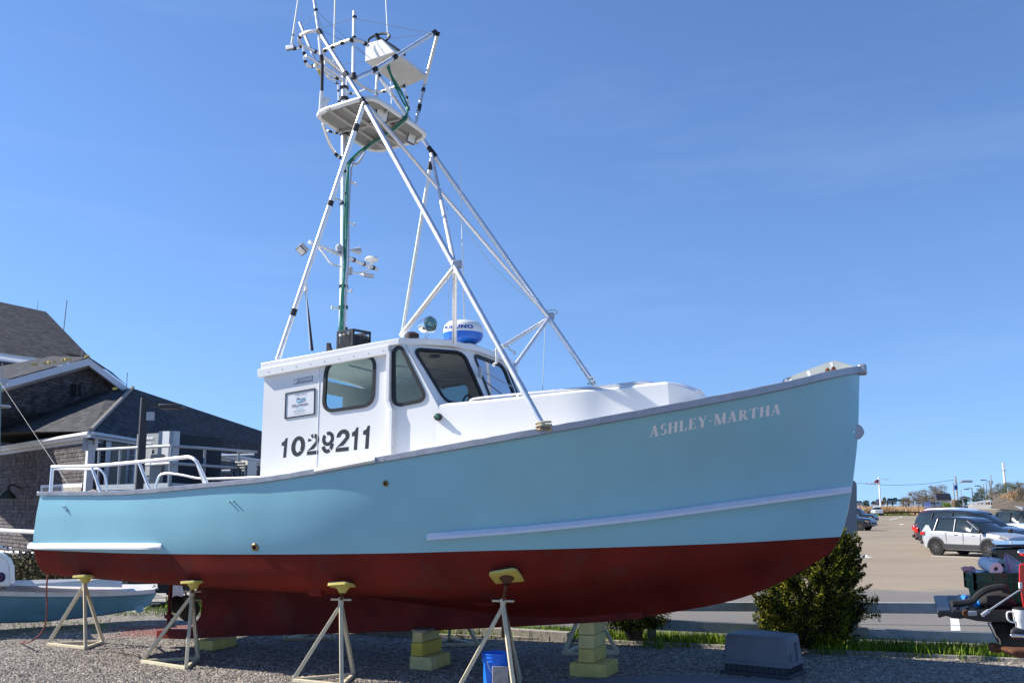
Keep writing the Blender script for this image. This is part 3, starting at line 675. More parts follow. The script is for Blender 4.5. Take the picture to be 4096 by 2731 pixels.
# ---------------- trunk cabin
te = [V((.58, -1.345, 3.065)), B(*c5(1100, 808), y=-1.32), B(*c5(1560, 762), y=-1.27), B(*c5(2090, 705), y=-1.2), B(*c6(430, 448), y=-1.09), B(*c6(820, 408), y=-.98), B(*c6(900, 424), y=-.84), B(*c6(980, 452), y=-.62), B(*c6(1040, 480), y=-.34), B(*c6(1065, 494), y=0)]
te = spline(te[:6], 5)[:-1]+spline(te[5:], 5)
tm = MB(); sd_ = []
for p in te:
    k = (p.x-.58)/3; zb = min(p.z-.05, shz(min(p.x, 5))-.1); n_ = V((.0, -1, 0)) if p.x < 3.1 else V((p.x-2.4, p.y, 0)).normalized()
    sd_.append([V((p.x, p.y, p.z))-n_*.05+V((0, 0, .03)), p+V((0, 0, .012))-n_*.012, p.copy(), V((p.x, p.y, p.z-.04))+n_*.006, V((p.x, p.y, p.z-.2))+n_*.02, V((p.x, p.y, zb))+n_*.06])
tm.grid(sd_); tm.grid([[V((p.x, -p.y, p.z)) for p in r_] for r_ in sd_])
tm.grid([[r_[0], V((r_[0].x, r_[0].y*.5, r_[0].z+.04)), V((r_[0].x, 0, r_[0].z+.055)), V((r_[0].x, -r_[0].y*.5, r_[0].z+.04)), V((r_[0].x, -r_[0].y, r_[0].z))] for r_ in sd_])
trk = tm.build('trunk_cabin', 'white', boat, smooth=True, ang=32)
hr = [B(*c5(990, 806), y=-1.22), B(*c5(1060, 768), y=-1.2), B(*c5(1500, 722), y=-1.16), B(*c5(2090, 668), y=-1.1), B(*c6(400, 425), y=-1.02), B(*c6(640, 400), y=-.95), B(*c6(735, 410), y=-.9)]
hro = MB().tube(spline(hr, 6), .016, 8)
for i in (2, 3, 4): hro.tube([hr[i], hr[i]+V((-.03, -.02, -.10))], .012, 6)
hro.build('grab_rail', 'alu', boat, smooth=True)
# navigation light
nl = B(*c5(665, 962), y=-1.36)
nlo = MB().lathe([(0, .075), (.03, .065), (.042, .03), (.045, -.02)], nl, (0, -1, 0), 16).build('navigation_light', 'black', boat, smooth=True)
MB().box(nl+V((.015, -.068, .003)), (.035, .02, .035)).build('lens', 'green_cable', nlo, bevel=.004)

# ---------------- lettering
def quadmap(p00, p10, p11, p01, y): return lambda u, v: (lambda q: V((q[0], y, q[1])))((lerp(lerp(p00[0], p10[0], u), lerp(p01[0], p11[0], u), v), lerp(lerp(p00[1], p10[1], u), lerp(p01[1], p11[1], u), v)))
YL = -CY-.001
num = MB(); digs = '1029211'
# bold grotesque digits drawn as stroked outlines with ragged bites
def arcpts(cx, cy, rx, ry, a0, a1, n=14): return [(cx+rx*cos(R(lerp(a0, a1, k/n))), cy+ry*sin(R(lerp(a0, a1, k/n)))) for k in range(n+1)]
def band(outl, inl):
    out = []
    for i in range(len(outl)-1): out.append([outl[i], outl[i+1], inl[i+1], inl[i]])
    return out
DG = {'1': [[(.32, 0), (.72, 0), (.72, 1), (.48, 1), (.32, .86)], [(.319, .86), (.319, .62), (.0, .62), (.0, .80), (.26, .84)]],
      '0': band(arcpts(.5, .5, .5, .51, 0, 360, 28), arcpts(.5, .5, .20, .31, 0, 360, 28)),
      '2': band(arcpts(.5, .68, .48, .33, 185, -20), arcpts(.5, .68, .18, .13, 185, -20))+[[(.951, .567), (.688, .629), (.30, .36), (.02, .19)], [(.951, .567), (.02, .19), (.02, .189), (.60, .28)], [(.02, 0), (.98, 0), (.98, .185), (.02, .185)]],
      '9': band(arcpts(.5, .67, .49, .34, 0, 360, 26), arcpts(.5, .67, .22, .17, 0, 360, 26))+band(arcpts(.5, .42, .494, .43, 0, -165), arcpts(.5, .42, .226, .25, 0, -165))}
xs_ = [-1.513, -1.372, -1.145, -.945, -.748, -.535, -.385]; ws_ = [.11, .195, .165, .17, .185, .115, .12]
for k, ch in enumerate(digs):
    x0 = xs_[k]; wd = ws_[k]; zb = lerp(2.517, 2.605, (x0+1.5)/1.22); ht = lerp(.235, .272, (x0+1.5)/1.22)
    for i, pg in enumerate(DG[ch]):
        if k == 2 and i in (2, 3, 6): continue                       # flaked-off pieces
        if k == 3 and i in (8, 9, 30): continue
        if k == 1 and i == 24: pg = [pg[0], pg[1], ((pg[2][0]+pg[1][0])/2, (pg[2][1]+pg[1][1])/2), pg[3]]
        num.poly([V((x0+u*wd+v*0.012, YL-.00004*i, zb+v*ht+u*wd*.07)) for u, v in pg])
num.build('registration_number', 'ink', boat)
# sale placard
sp4 = [(-1.475, 2.985), (-1.045, 3.025), (-1.05, 3.345), (-1.475, 3.30)]
sf = lambda u, v, d=0: V((lerp(lerp(sp4[0][0], sp4[1][0], u), lerp(sp4[3][0], sp4[2][0], u), v), -CY-.003-d, lerp(lerp(sp4[0][1], sp4[1][1], u), lerp(sp4[3][1], sp4[2][1], u), v)))
so_ = ring([(.035, .045), (.965, .045), (.965, .955), (.035, .955)], [(0, 0), (1, 0), (1, 1), (0, 1)], sf, .007).build('sale_sign', 'black', boat)
MB().poly([sf(.02, .02), sf(.98, .02), sf(.98, .98), sf(.02, .98)]).build('sheet', 'paper', so_)
M['ink_grey'] = mat('grey_print', (.18, .2, .26), .6); M['ink_cyan'] = mat('cyan_print', (.12, .45, .62), .6); M['ink_navy'] = mat('navy_print', (.03, .05, .16), .6)
def sign_text(t, u0, u1, v0, v1, m_, bold=0): text_mb(t, lambda u, v: sf(lerp(u0, u1, u), lerp(v0, v1, v), .003), bold).build('print', m_, so_)
sign_text('FOR SALE', .33, .70, .82, .90, 'ink_grey'); sign_text('STELLWAGEN', .22, .76, .40, .50, 'ink_navy', .02); sign_text('YACHTS', .36, .60, .29, .36, 'ink_cyan')
sign_text('781-378-2216', .30, .66, .19, .26, 'ink_grey'); sign_text('stellwagenyachts.com', .28, .70, .11, .155, 'ink_grey')
lg = MB().poly([sf(.36, .66, .003), sf(.62, .66, .003), sf(.68, .72, .003), (sf(.52, .69, .003)), sf(.42, .76, .003), sf(.38, .70, .003)])
lg.build('print', 'ink_grey', so_)
MB().tube([sf(.36, .62, .002), sf(.44, .58, .002), sf(.55, .61, .002), sf(.66, .65, .002)], .006, 6).build('print', 'ink_cyan', so_)
# maker's sticker
ow = [(-1.368, 3.405), (-1.09, 3.435), (-1.09, 3.50), (-1.366, 3.462)]
owf = lambda u, v, k=0: V((lerp(lerp(ow[0][0], ow[1][0], u), lerp(ow[3][0], ow[2][0], u), v), YL-k, lerp(lerp(ow[0][1], ow[1][1], u), lerp(ow[3][1], ow[2][1], u), v)))
owo = MB().poly([owf(0, -.1), owf(1, -.1), owf(1, 1), owf(0, 1)]).build('sticker', mat('grey_sticker', (.30, .30, .31), .5), boat)
text_mb('OWNER', lambda u, v: owf(lerp(.30, .97, u), lerp(.2, .85, v), .002), .03).build('print', 'white_rail', owo)
MB().poly([owf(.03, .1, .002), owf(.12, .1, .002), owf(.26, .85, .002), owf(.03, .85, .002)]).build('print', 'white_rail', owo)

# boat name in roman capitals, laid on the flared bow
def seg(x0, y0, x1, y1, w_): return [(x0-w_/2, y0), (x0+w_/2, y0), (x1+w_/2, y1), (x1-w_/2, y1)]
def sf_(x0, x1, y): return [(x0, y-.025), (x1, y-.025), (x1, y+.025), (x0, y+.025)]
def arcband(cx, cy, rx, ry, a0, a1, tmin, tmax, n=12):
    o = []; i_ = []
    for k in range(n+1):
        t = k/n; a = R(lerp(a0, a1, t)); th = lerp(tmin, tmax, abs(sin(pi*t))) 
        o.append((cx+rx*cos(a), cy+ry*sin(a))); i_.append((cx+(rx-th)*cos(a), cy+(ry-th*.55)*sin(a)))
    return band(o, i_)
T_, t_ = .26, .09
GL = {'A': (.95, [seg(.16, 0, .44, 1, t_), seg(.72, 0, .45, 1, T_), seg(.45, .30, .45, .36, .34), sf_(.02, .30, .025), sf_(.52, .92, .025)]),
      'S': (.66, arcband(.34, .74, .29, .27, 25, 275, .10, .23)+arcband(.33, .26, .32, .27, 92, -155, .10, .24)),
      'H': (1.0, [seg(.24, 0, .24, 1, T_), seg(.78, 0, .78, 1, T_), seg(.5, .49, .5, .55, .4), sf_(.06, .42, .025), sf_(.60, .96, .025), sf_(.06, .42, .975), sf_(.60, .96, .975)]),
      'L': (.82, [seg(.24, 0, .24, 1, T_), sf_(.06, .42, .975), [(.06, 0), (.74, 0), (.78, .28), (.72, .28), (.62, .06), (.06, .05)]]),
      'E': (.82, [seg(.24, 0, .24, 1, T_), [(.06, 0), (.72, 0), (.77, .28), (.71, .28), (.62, .06), (.06, .05)], [(.06, .95), (.62, .94), (.68, .76), (.73, .76), (.72, 1), (.06, 1)], seg(.42, .49, .42, .55, .24), seg(.54, .38, .54, .66, .05)]),
      'Y': (.90, [seg(.46, 0, .46, .50, T_), seg(.46, .44, .20, 1, T_), seg(.50, .46, .76, 1, t_), sf_(.28, .64, .025), sf_(.02, .38, .975), sf_(.62, .90, .975)]),
      'M': (1.18, [seg(.16, 0, .18, 1, t_), seg(.58, 0, .24, 1, T_), seg(.60, 0, .92, 1, t_), seg(.96, 0, .94, 1, T_), sf_(.03, .30, .025), sf_(.78, 1.14, .025), sf_(.03, .32, .975), sf_(.86, 1.14, .975)]),
      'R': (.92, [seg(.24, 0, .24, 1, T_), sf_(.06, .42, .025), sf_(.06, .36, .975), seg(.78, 0, .46, .50, T_), sf_(.68, .92, .025)]+arcband(.38, .735, .34, .265, 90, -90, .06, .2)),
      'T': (.86, [seg(.43, 0, .43, 1, T_), sf_(.26, .60, .025), [(.03, .74), (.08, .74), (.16, .94), (.70, .94), (.78, .74), (.83, .74), (.80, 1), (.06, 1)]]),
      '-': (.50, [[(.04, .40), (.18, .46), (.40, .40), (.44, .47), (.22, .54), (.08, .47)]])}
word = 'ASHLEY-MARTHA'; adv = [GL[c][0]+(.04) for c in word]; tot = sum(adv); nm = MB(); u = 0
base = [(0, 649.0, 437.3), (.5, 715.5, 425.6), (1, 781.3, 413.4)]
for ci, ch in enumerate(word):
    for i, pg in enumerate(GL[ch][1]):
        pp = []
        for (a, b_) in pg:
            t = (u+a)/tot; bx = lerp(649.0, 781.5, t*.97+.03*t*t); by = lerp(437.3, 413.6, t)-.6*sin(pi*t)
            hh = lerp(11.0, 10.3, t); h = hullhit(bx+b_*hh*.05, by-b_*hh, .0015+.0001*i); pp.append(h[0])
        nm.poly(pp)
    u += adv[ci]
nm.build('name_lettering', 'lettering', boat)
# ---------------- tuna tower
def TUBE(name, pts, r=.024, m_='alu', n=10, par=boat, sm=0, bands=None):
    P_ = spline(pts, sm) if sm else pts
    o_ = MB().tube(P_, r, n).build(name, m_, par, smooth=True)
    if bands:
        r0 = (sum(r)/len(r)) if isinstance(r, list) else r
        for t, L in bands:
            tot_ = sum((Vb-Va).length for Va, Vb in zip(P_, P_[1:])); d = t*tot_
            for Va, Vb in zip(P_, P_[1:]):
                l_ = (Vb-Va).length
                if d <= l_ or Vb is P_[-1]:
                    u_ = (Vb-Va)/l_; c_ = Va+u_*min(d, l_); MB().tube([c_-u_*L/2, c_+u_*L/2], r0*1.22, 10).build('tape_wrap', 'tape', o_, smooth=True); break
                d -= l_
    return o_
TZ = 8.3
def Z1(x, y, z=TZ): return B(*c1(x, y), z=z)
def Y1(x, y, yy): return B(*c1(x, y), y=yy)
foot = V((*B(543.5, 428, y=-1.80)[:2], 0)); foot.z = B(543.5, 427, y=-1.80).z
JS = B(455, 267, y=-1.62); JP = B(549, 318, y=1.62); PS = Y1(800, 925, -.97); PP = Y1(1412, 1372, .98)
TS = Z1(392, 278); TP = Z1(915, 660)
footp = V((foot.x, 1.80, foot.z))
footp2 = B(594, 384, y=1.45)
TUBE('tower_leg', [foot, JS, PS], .034, n=14, bands=[(.992, .05)])
TUBE('tower_leg', [PS, TS], .030, n=12, bands=[(.03, .07), (.38, .08), (.97, .09)])
TUBE('tower_leg', [footp2, JP, PP], .034, n=14, bands=[(.995, .12)])
TUBE('tower_leg', [PP, TP], .030, n=12, bands=[(.04, .1), (.97, .07)])
AS = B(277.5, 360, y=-1.30); AP = B(402, 336, y=1.28)
TUBE('tower_leg', [AS, lerp(AS, PS, .5), PS], .032, n=14, bands=[(.18, .09), (.60, .07), (.90, .10)])
TUBE('tower_leg', [AP, PP], .030, n=12, bands=[(.93, .12), (.98, .05)])
TUBE('tower_brace', [PS+V((.03, 0, -.02)), JP], .026); TUBE('tower_brace', [PP+V((0, -.04, -.03)), JS], .026)
TUBE('tower_brace', [JS, B(*c3(205, 1455), y=-1.25)], .030, n=12); TUBE('tower_brace', [JS+V((0, 0, -.05)), B(*c3(622, 1512), y=-1.02)], .028, n=12)
TUBE('tower_brace', [JP, B(*c5(1205, 305), y=.95)], .028); TUBE('tower_brace', [JP, B(*c5(1445, 452), y=.75)], .028)
MB().beam(JS+V((-.03, 0, .03)), JS+V((.07, .02, .03)), .07, .09).build('bracket', 'alu_dull', boat, bevel=.01)
MB().beam(JP+V((-.03, 0, .03)), JP+V((.07, .02, .03)), .07, .09).build('bracket', 'alu_dull', boat, bevel=.01)
MB().lathe([(.075, 0), (.07, .03), (.045, .05)], foot-V((0, 0, .03)), (0, 0, 1), 14).build('foot_plate', 'bronze', boat, smooth=True)
# platform
pz = 7.16
pc_ = rpoly([(-1.66, -.72), (-.62, -.95), (-.56, .60), (-1.62, .86)], .26, 6)
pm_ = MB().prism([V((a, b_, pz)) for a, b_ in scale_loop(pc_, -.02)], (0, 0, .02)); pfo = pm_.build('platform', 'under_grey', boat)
MB().tube([V((a, b_, pz+.005)) for a, b_ in pc_], .034, 8, closed=True).build('platform_rim', 'white_rail', boat, smooth=True)
rb = MB()
for t in (.28, .52, .78):
    rb.beam((lerp(-1.62, -.64, t), -.84, pz-.018), (lerp(-1.62, -.6, t), .72, pz-.018), .05, .04)
rb.beam((-1.62, -.1, pz-.02), (-.6, -.18, pz-.02), .04, .035); rb.beam((-1.3, -.05, pz-.02), (-.62, -.5, pz-.02), .035, .03)
rb.build('stiffener', mat('stiffener_paint', (.40, .39, .37), .6), pfo)
MB().prism([V((p.x, p.y, p.z)) for p in (Y1(398, 1030, -.74), Y1(412, 895, -.74), Y1(445, 872, -.74), Y1(478, 872, -.74), Y1(480, 900, -.74), Y1(462, 905, -.74), Y1(462, 985, -.74), Y1(440, 1010, -.74))], (0, .03, 0)).build('bracket', 'white_rail', boat)
MB().box(Z1(505, 970, 7.24), (.28, .10, .015)).build('step', 'alu_dull', boat)
# floodlights under the platform and on the crossarm
def flood(c, d, sx=.16, sz=.13, par=boat):
    d = V(d).normalized(); s_ = d.cross(V((0, 0, 1))).normalized(); u_ = s_.cross(d); m3 = Matrix((s_, u_, d)).transposed()
    o_ = MB().box(c, (sx, sz, .05), M3=m3).build('floodlight', 'cab_grey', par, bevel=.008)
    MB().box(V(c)+d*.026, (sx*.95, sz*.95, .008), M3=m3).build('bezel', 'black', o_)
    MB().box(V(c)+d*.031, (sx*.8, sz*.78, .006), M3=m3).build('lens', 'radome_white', o_)
    return o_
flood(B(*c1(950, 1035), y=-.45), (.75, -.55, -.35), .19, .19); flood(B(*c1(1212, 1230), y=.45), (.9, -.15, -.3), .19, .19)
# mast
mt = Y1(620, 690, 0); mbs = V((-1.52, 0, 3.78))
TUBE('mast', [mbs, V((-1.535, 0, 4.3)), V((-1.56, 0, 5.6)), mt], [.062, .060, .052, .042], n=18, bands=[(.02, .06), (.13, .04), (.20, .05), (.27, .04), (.55, .03), (.66, .03), (.80, .07), (.92, .04), (.96, .03)])
stp = MB()
for x, y, dx in ((598, 268, .17), (498, 378, -.17), (600, 592, .17), (607, 1120, .15), (497, 1240, -.16)):
    p = B(*c2(x, y), x=-1.56); stp.tube([V((-1.56, 0, p.z)), V((-1.56+dx*.35, dx*1.0, p.z))], .014, 8); stp.tube([V((-1.56+dx*.35, dx, p.z-.02)), V((-1.56+dx*.35, dx, p.z+.025))], .016, 8)
stp.build('mast_step', 'alu', boat, smooth=True)
X2 = lambda x, y, k=-1.56: B(*c2(x, y), x=k)
TUBE('crossarm', [X2(270, 722), X2(800, 935)], .028, bands=[(.62, .04), (.78, .03), (.93, .05)])
TUBE('crossarm_brace', [X2(335, 755), X2(385, 820), X2(440, 890), X2(515, 915)], .014, sm=4); TUBE('crossarm_brace', [X2(590, 955), X2(660, 965), X2(745, 935)], .014, sm=4)
flood(X2(222, 782)+V((0, -.02, 0)), (-.3, -.35, -.5), .24, .13); flood(X2(720, 978), (-.2, .1, -.6), .17, .13)
MB().lathe([(0, .045), (.07, .035), (.105, .0), (.09, -.02), (.03, -.03), (.018, -.12)], X2(757, 858), (0, 0, 1), 20).build('satellite_antenna', 'radome_white', boat, smooth=True)
MB().lathe([(.01, 0), (.03, .06), (.045, .13), (.055, .16)], X2(590, 785), (.35, .9, .12), 14).build('hailer', 'cab_grey', boat, smooth=True)
MB().lathe([(.045, 0), (.05, .08), (.02, .12)], X2(502, 770)-V((0, 0, .06)), (0, 0, 1), 14).build('hailer', 'cab_grey', boat, smooth=True)
MB().lathe([(.03, 0), (.04, .02), (.04, .09), (.02, .11)], X2(587, 975), (0, 0, 1), 14).build('masthead_light', 'cab_grey', boat, smooth=True)
# crow's nest rails
TUBE('nest_rail', [TS, Z1(300, 288), Z1(232, 322), Z1(217, 362), Z1(250, 408), Z1(430, 502), Z1(640, 648), Z1(740, 742), Z1(830, 800), Z1(900, 822), Z1(960, 822), Z1(1020, 800), Z1(1095, 772)], .024, sm=5, bands=[(.12, .04), (.30, .04), (.5, .04), (.9, .04)])
TUBE('nest_rail', [Z1(600, 660, 8.0), Z1(520, 590, 8.0), Z1(440, 522, 8.0), Z1(425, 490, 8.0), Z1(445, 455, 8.0), Z1(500, 428, 8.0), Z1(620, 378, 8.0), Z1(700, 358, 8.0), Z1(765, 368, 8.0), Z1(835, 412, 8.0)], .024, sm=5, bands=[(.5, .05), (.6, .05), (.72, .06), (.82, .05), (.95, .05)])
TUBE('nest_rail', [B(*c1(255, 415), x=-1.95), B(*c1(266, 520), x=-1.95), B(*c1(285, 582), x=-1.95), B(*c1(325, 598), x=-1.93), B(*c1(412, 555), x=-1.85)], .020, sm=4, bands=[(.2, .05), (.4, .04), (.7, .04), (.9, .04)])
TUBE('nest_rail', [Z1(275, 500, 8.0), Z1(580, 690, 8.0)], .017); TUBE('nest_rail', [Z1(350, 590, 7.9), Z1(600, 730, 7.9)], .018, bands=[(.8, .06)])
TUBE('nest_rail', [B(*c1(450, 540), x=-1.8), B(*c1(455, 650), x=-1.8), B(*c1(490, 710), x=-1.8), B(*c1(540, 712), x=-1.8), B(*c1(605, 680), x=-1.8)], .018, sm=4)
TUBE('nest_rail', [B(*c1(635, 820), x=-1.5), B(*c1(690, 842), x=-1.5), B(*c1(740, 830), x=-1.5), B(*c1(800, 802), x=-1.5)], .016, sm=4, bands=[(.2, .05)])
TUBE('nest_post', [Y1(540, 735, -.2), Y1(565, 760, -.2), Y1(575, 962, -.2)], .014, bands=[(.1, .05), (.4, .03), (.8, .03)])
TUBE('nest_post', [Y1(345, -60, -.86), TS, Y1(420, 560, -.80)], .024, bands=[(.25, .03), (.55, .05), (.95, .10)])
TUBE('nest_post', [Y1(424, 560, -.78), Y1(420, 820, -.76)], .022, m_='tape'); TUBE('nest_post', [Y1(420, 820, -.76), Y1(405, 1030, -.74)], .026, m_='white_rail')
TUBE('nest_post', [Y1(712, 105, -.9), Y1(705, 695, -.9)], .026, bands=[(.09, .03), (.42, .06), (.98, .08)])
TUBE('nest_post', [Y1(222, 205, -.3), Y1(370, 570, -.4)], .022)
TUBE('nest_post', [Y1(368, 580, -.42), Y1(408, 675, -.42)], .022, m_='pad')
tip = Y1(1430, 292, .3)
TUBE('outrigger_bar', [Y1(725, 698, -.88), Y1(870, 640, -.55), tip], .030, n=12, bands=[(.26, .09), (.50, .08), (.99, .08)])
TUBE('outrigger_bar', [tip+V((.04, .03, 0)), B(*c1(1340, 760), y=.55), Z1(1262, 1105, 7.2)], .024, bands=[(.01, .06), (.55, .07), (.80, .14)])
TUBE('nest_rail', [Y1(860, 650, -.5), Y1(905, 660, -.3), TP], .02); TUBE('nest_post', [Y1(915, 680, .6), Z1(905, 870, 7.2)], .02, bands=[(.9, .06)])
TUBE('nest_post', [Y1(1035, 735, .9), Z1(1045, 960, 7.2)], .008, m_='radome_white', n=6)
TUBE('platform_brace', [Z1(425, 1110, 7.13), Y1(470, 1240, -.25), Y1(520, 1350, -.1), Y1(565, 1400, -.05), Y1(605, 1418, 0)], .022, sm=4, bands=[(.85, .05), (.95, .04)])
TUBE('platform_brace', [Z1(800, 1375, 7.13), Y1(750, 1455, .3), Y1(720, 1478, .15), Y1(690, 1478, .05)], .02, sm=4)
TUBE('platform_brace', [Z1(470, 1170, 7.1), Z1(530, 1195, 7.1), Z1(600, 1190, 7.1)], .014, bands=[(.2, .06), (.7, .04)])
MB().box(Y1(645, 680, 0), (.10, .16, .05)).build('mast_head', 'alu_dull', boat, bevel=.01)
# upper steering console
cz = 8.10
Q = [Z1(806, 556, cz), Z1(1075, 470, cz), Z1(1362, 700, cz), Z1(1132, 802, cz)]
upv = V((-.03, 0, .26))
cm = MB(); T4 = [Q[0]+V((0, 0, .27)), Y1(955, 352, Q[1].y-.02), Q[2]+V((0, 0, .06)), Q[3]+V((0, 0, .06))]
cm.add(Q+T4, [(0, 1, 2, 3)], 1); cm.add(Q+T4, [(4, 5, 6, 7), (0, 1, 5, 4), (1, 2, 6, 5), (2, 3, 7, 6), (3, 0, 4, 7)], 0)
con = cm.build('upper_console', ['white', 'mildew'], boat, bevel=.01)
wc = Y1(930, 350, .35)
MB().tube([wc+V((.0, 0, 0))+V((cos(a)*.9, sin(a)*.15, sin(a)*.45))*.20+V((0, cos(a), 0))*.0 for a in [k*2*pi/28 for k in range(28)]], .017, 8, closed=True).tube([wc+V((-.05, 0, .08)), wc+V((.02, .02, -.05))], .03, 8).build('steering_wheel', 'black', con, smooth=True)
TUBE('console_cover', [Y1(940, 345, .30), Y1(1060, 420, .32), Y1(1165, 495, .34)], .02, m_='black', par=con)
TUBE('nest_post', [Y1(1155, 755, .2), Y1(1165, 820, .2), Y1(1190, 900, .3), Y1(1198, 1000, .35)], .016, m_='white_rail', sm=3, bands=[(.1, .05), (.5, .03), (.9, .05)])
# whip antennas and stays
TUBE('whip_antenna', [Y1(215, -60, -.5), Y1(150, 400, -.5)], [.008, .016], m_='radome_white', n=8, bands=[(.82, .03)])
MB().box(Y1(140, 430, -.5), (.14, .05, .07)).build('antenna_mount', 'alu_dull', boat, bevel=.01)
TUBE('nest_rail', [Y1(160, 445, -.5), Y1(240, 418, -.45)], .018, bands=[(.2, .05), (.9, .04)])
TUBE('whip_antenna', [Y1(541, -60, -.2), Y1(524, 645, -.2)], [.012, .014], m_='radome_white', n=8, bands=[(.93, .05)])
TUBE('whip_antenna', [Y1(990, -60, .9), Y1(1010, 330, .9)], [.008, .010], m_='radome_white', n=6)
wire = MB()
for a, b_ in (((370, 100), (170, 315)), ((375, 105), (640, 350)), ((640, 350), (860, 530)), ((395, 260), (700, 170)), ((730, 172), (1410, 305)), ((395, 262), (680, 405)), ((680, 405), (810, 500)), ((1165, 475), (1410, 310)), ((1010, 350), (1400, 300)), ((540, 590), (800, 550)), ((390, 160), (520, 540))):
    wire.tube([Y1(*a, -.5), Y1(*b_, -.3)], .0035, 5)
wire.build('rigging_wire', 'galv', boat)
TUBE('whip_antenna', [B(*c3(668, 100), y=.35), B(*c3(700, 1350), y=.35)], [.005, .013], m_='radome_white', n=8, bands=[(.95, .16)])
TUBE('whip_antenna', [B(*c2(292, 1572), y=.9), B(*c2(268, 1330), y=.9), B(*c2(240, 1110), y=.9)], [.022, .014, .012], m_='black', n=8)
TUBE('whip_antenna', [B(*c2(275, 1568), y=.85), B(*c2(262, 1380), y=.85), B(*c2(243, 1110), y=.87)], .005, m_='radome_white', n=6)
MB().lathe([(.035, 0), (.03, .03), (.012, .13), (.0, .14)], B(*c2(243, 1108), y=.9), (0, 0, 1), 12).build('antenna_tip', 'radome_white', boat, smooth=True)
TUBE('stay_line', [B(*c3(530, 345), y=1.0), B(*c3(640, 500), y=1.05), B(*c3(760, 690), y=1.15), B(*c3(900, 880), y=1.3), B(*c3(1100, 1080), y=1.45), B(*c3(1310, 1250), y=1.6)], .005, m_='rope_w', sm=4, n=6)
TUBE('stay_line', [B(*c3(1335, 1330), y=1.6), B(*c5(1752, 715), y=1.3)], .005, m_='rope_w', n=6); TUBE('stay_line', [B(*c3(565, 440), y=.5), B(*c3(582, 900), y=.5), B(*c3(570, 1400), y=.5)], .003, m_='galv', n=5)
TUBE('tied_rope', [B(*c3(1300, 1240), y=1.6), B(*c3(1330, 1280), y=1.6), B(*c3(1400, 1290), y=1.6), B(*c3(1430, 1275), y=1.6), B(*c3(1410, 1255), y=1.6), B(*c3(1350, 1262), y=1.6), B(*c3(1330, 1300), y=1.6)], .009, m_='rope_w', sm=4, n=6)
JL = lambda x, y, k=-1.72: B(*c5(x, y), y=k)
TUBE('tied_rope', [JL(1250, 430), JL(1235, 415), JL(1262, 395), JL(1272, 380), JL(1270, 260), JL(1285, 215), JL(1330, 212), JL(1355, 240)], .012, m_='radome_white', sm=4, n=6)
TUBE('tied_rope', [JL(1330, 210), JL(1380, 222), JL(1410, 255), JL(1440, 270), JL(1463, 285), JL(1460, 302), JL(1445, 300)], .008, m_='galv', sm=4, n=6)
TUBE('tied_rope', [B(*cq, y=1.42) for cq in (c6(270, 370), c6(300, 362), c6(308, 385), c6(275, 400), c6(262, 412), c6(300, 412))], .008, m_='rope_w', sm=4, n=6)
TUBE('wiper', [B(*c5(1120, 480), y=-.5), B(*c5(1460, 655), y=.3)], .008, m_='cab_grey', n=6)
MB().box(B(*c5(1100, 490), y=-.6), (.05, .05, .13)).build('wiper_motor', 'cab_grey', boat, bevel=.01)
# green cable bundle running down from the nest along the mast
gp_ = [Z1(1005, 600, 8.08), Y1(1035, 690, .15), Y1(1075, 770, .2), Y1(1140, 890, .25), Y1(1178, 990, .25), Z1(1160, 1060, 7.14), Z1(1110, 1110, 7.10), Z1(1050, 1165, 7.08), Z1(930, 1245, 7.08), Z1(790, 1340, 7.08), Y1(690, 1420, .15), Y1(650, 1490, -.07), B(*c2(565, 165), y=-.09), B(*c2(550, 400), y=-.09), B(*c2(545, 650), y=-.09), B(*c2(542, 900), y=-.09), B(*c2(522, 1120), y=-.09), B(*c2(508, 1430), y=-.09)]
for k, (dx, dz) in enumerate(((0, 0), (.022, .012), (.044, -.008))):
    TUBE('cable', [p+V((dx+.012*sin(i*1.7+k*2), -.012*k, dz)) for i, p in enumerate(gp_)], .0125, m_='green_cable', sm=5, n=6, bands=[(.08, .03), (.14, .03), (.20, .06), (.25, .08), (.30, .05), (.38, .04), (.43, .05), (.66, .03), (.78, .04)] if k == 1 else None)
TUBE('cable', [p+V((.068, -.0, .0)) for p in gp_[5:]], .012, m_='cab_grey', sm=4, n=6)
# ---------------- roof equipment
rc_ = B(*c3(692, 1452), y=0.0)
rdo = MB().lathe([(.0, .185), (.12, .182), (.20, .165), (.245, .12), (.258, .06), (.258, .02)], rc_, (0, 0, 1), 40).build('radome', 'radome_white', boat, smooth=True)
MB().lathe([(.258, .02), (.257, -.02), (.235, -.07), (.16, -.115), (.0, -.115)], rc_, (0, 0, 1), 40).build('radome_base', 'radome_blue', rdo, smooth=True)
MB().box(rc_+V((.0, 0, -.14)), (.34, .30, .02)).box(rc_+V((0, 0, -.19)), (.12, .12, .10)).build('mounting_plate', 'alu_dull', rdo, bevel=.004)
va = atan2(CL.y-rc_.y, CL.x-rc_.x)
def cyl(u, v):
    a = va-R(68)+R(97)*u; return rc_+V((cos(a)*.2605, sin(a)*.2605, .045+v*.052))
tm_ = text_mb('FURUNO', cyl, .055, space=1.12)
for i, p in enumerate(tm_.v):
    q = p-rc_; rr_ = interp([(.0, .2595), (.06, .2595), (.12, .2475), (.165, .2035)], q.z); h_ = hypot(q.x, q.y); p.x = rc_.x+q.x/h_*rr_; p.y = rc_.y+q.y/h_*rr_
tm_.build('lettering', 'lettering_blue', rdo)
spc = B(*c3(408, 1372), y=-.6); ax = V((.80, -.52, -.02)).normalized()
spo = MB().lathe([(.0, -.10), (.06, -.10), (.088, -.085), (.093, -.05), (.093, .055), (.104, .06), (.104, .085), (.092, .088)], spc, ax, 28).build('spotlight', 'steel', boat, smooth=True)
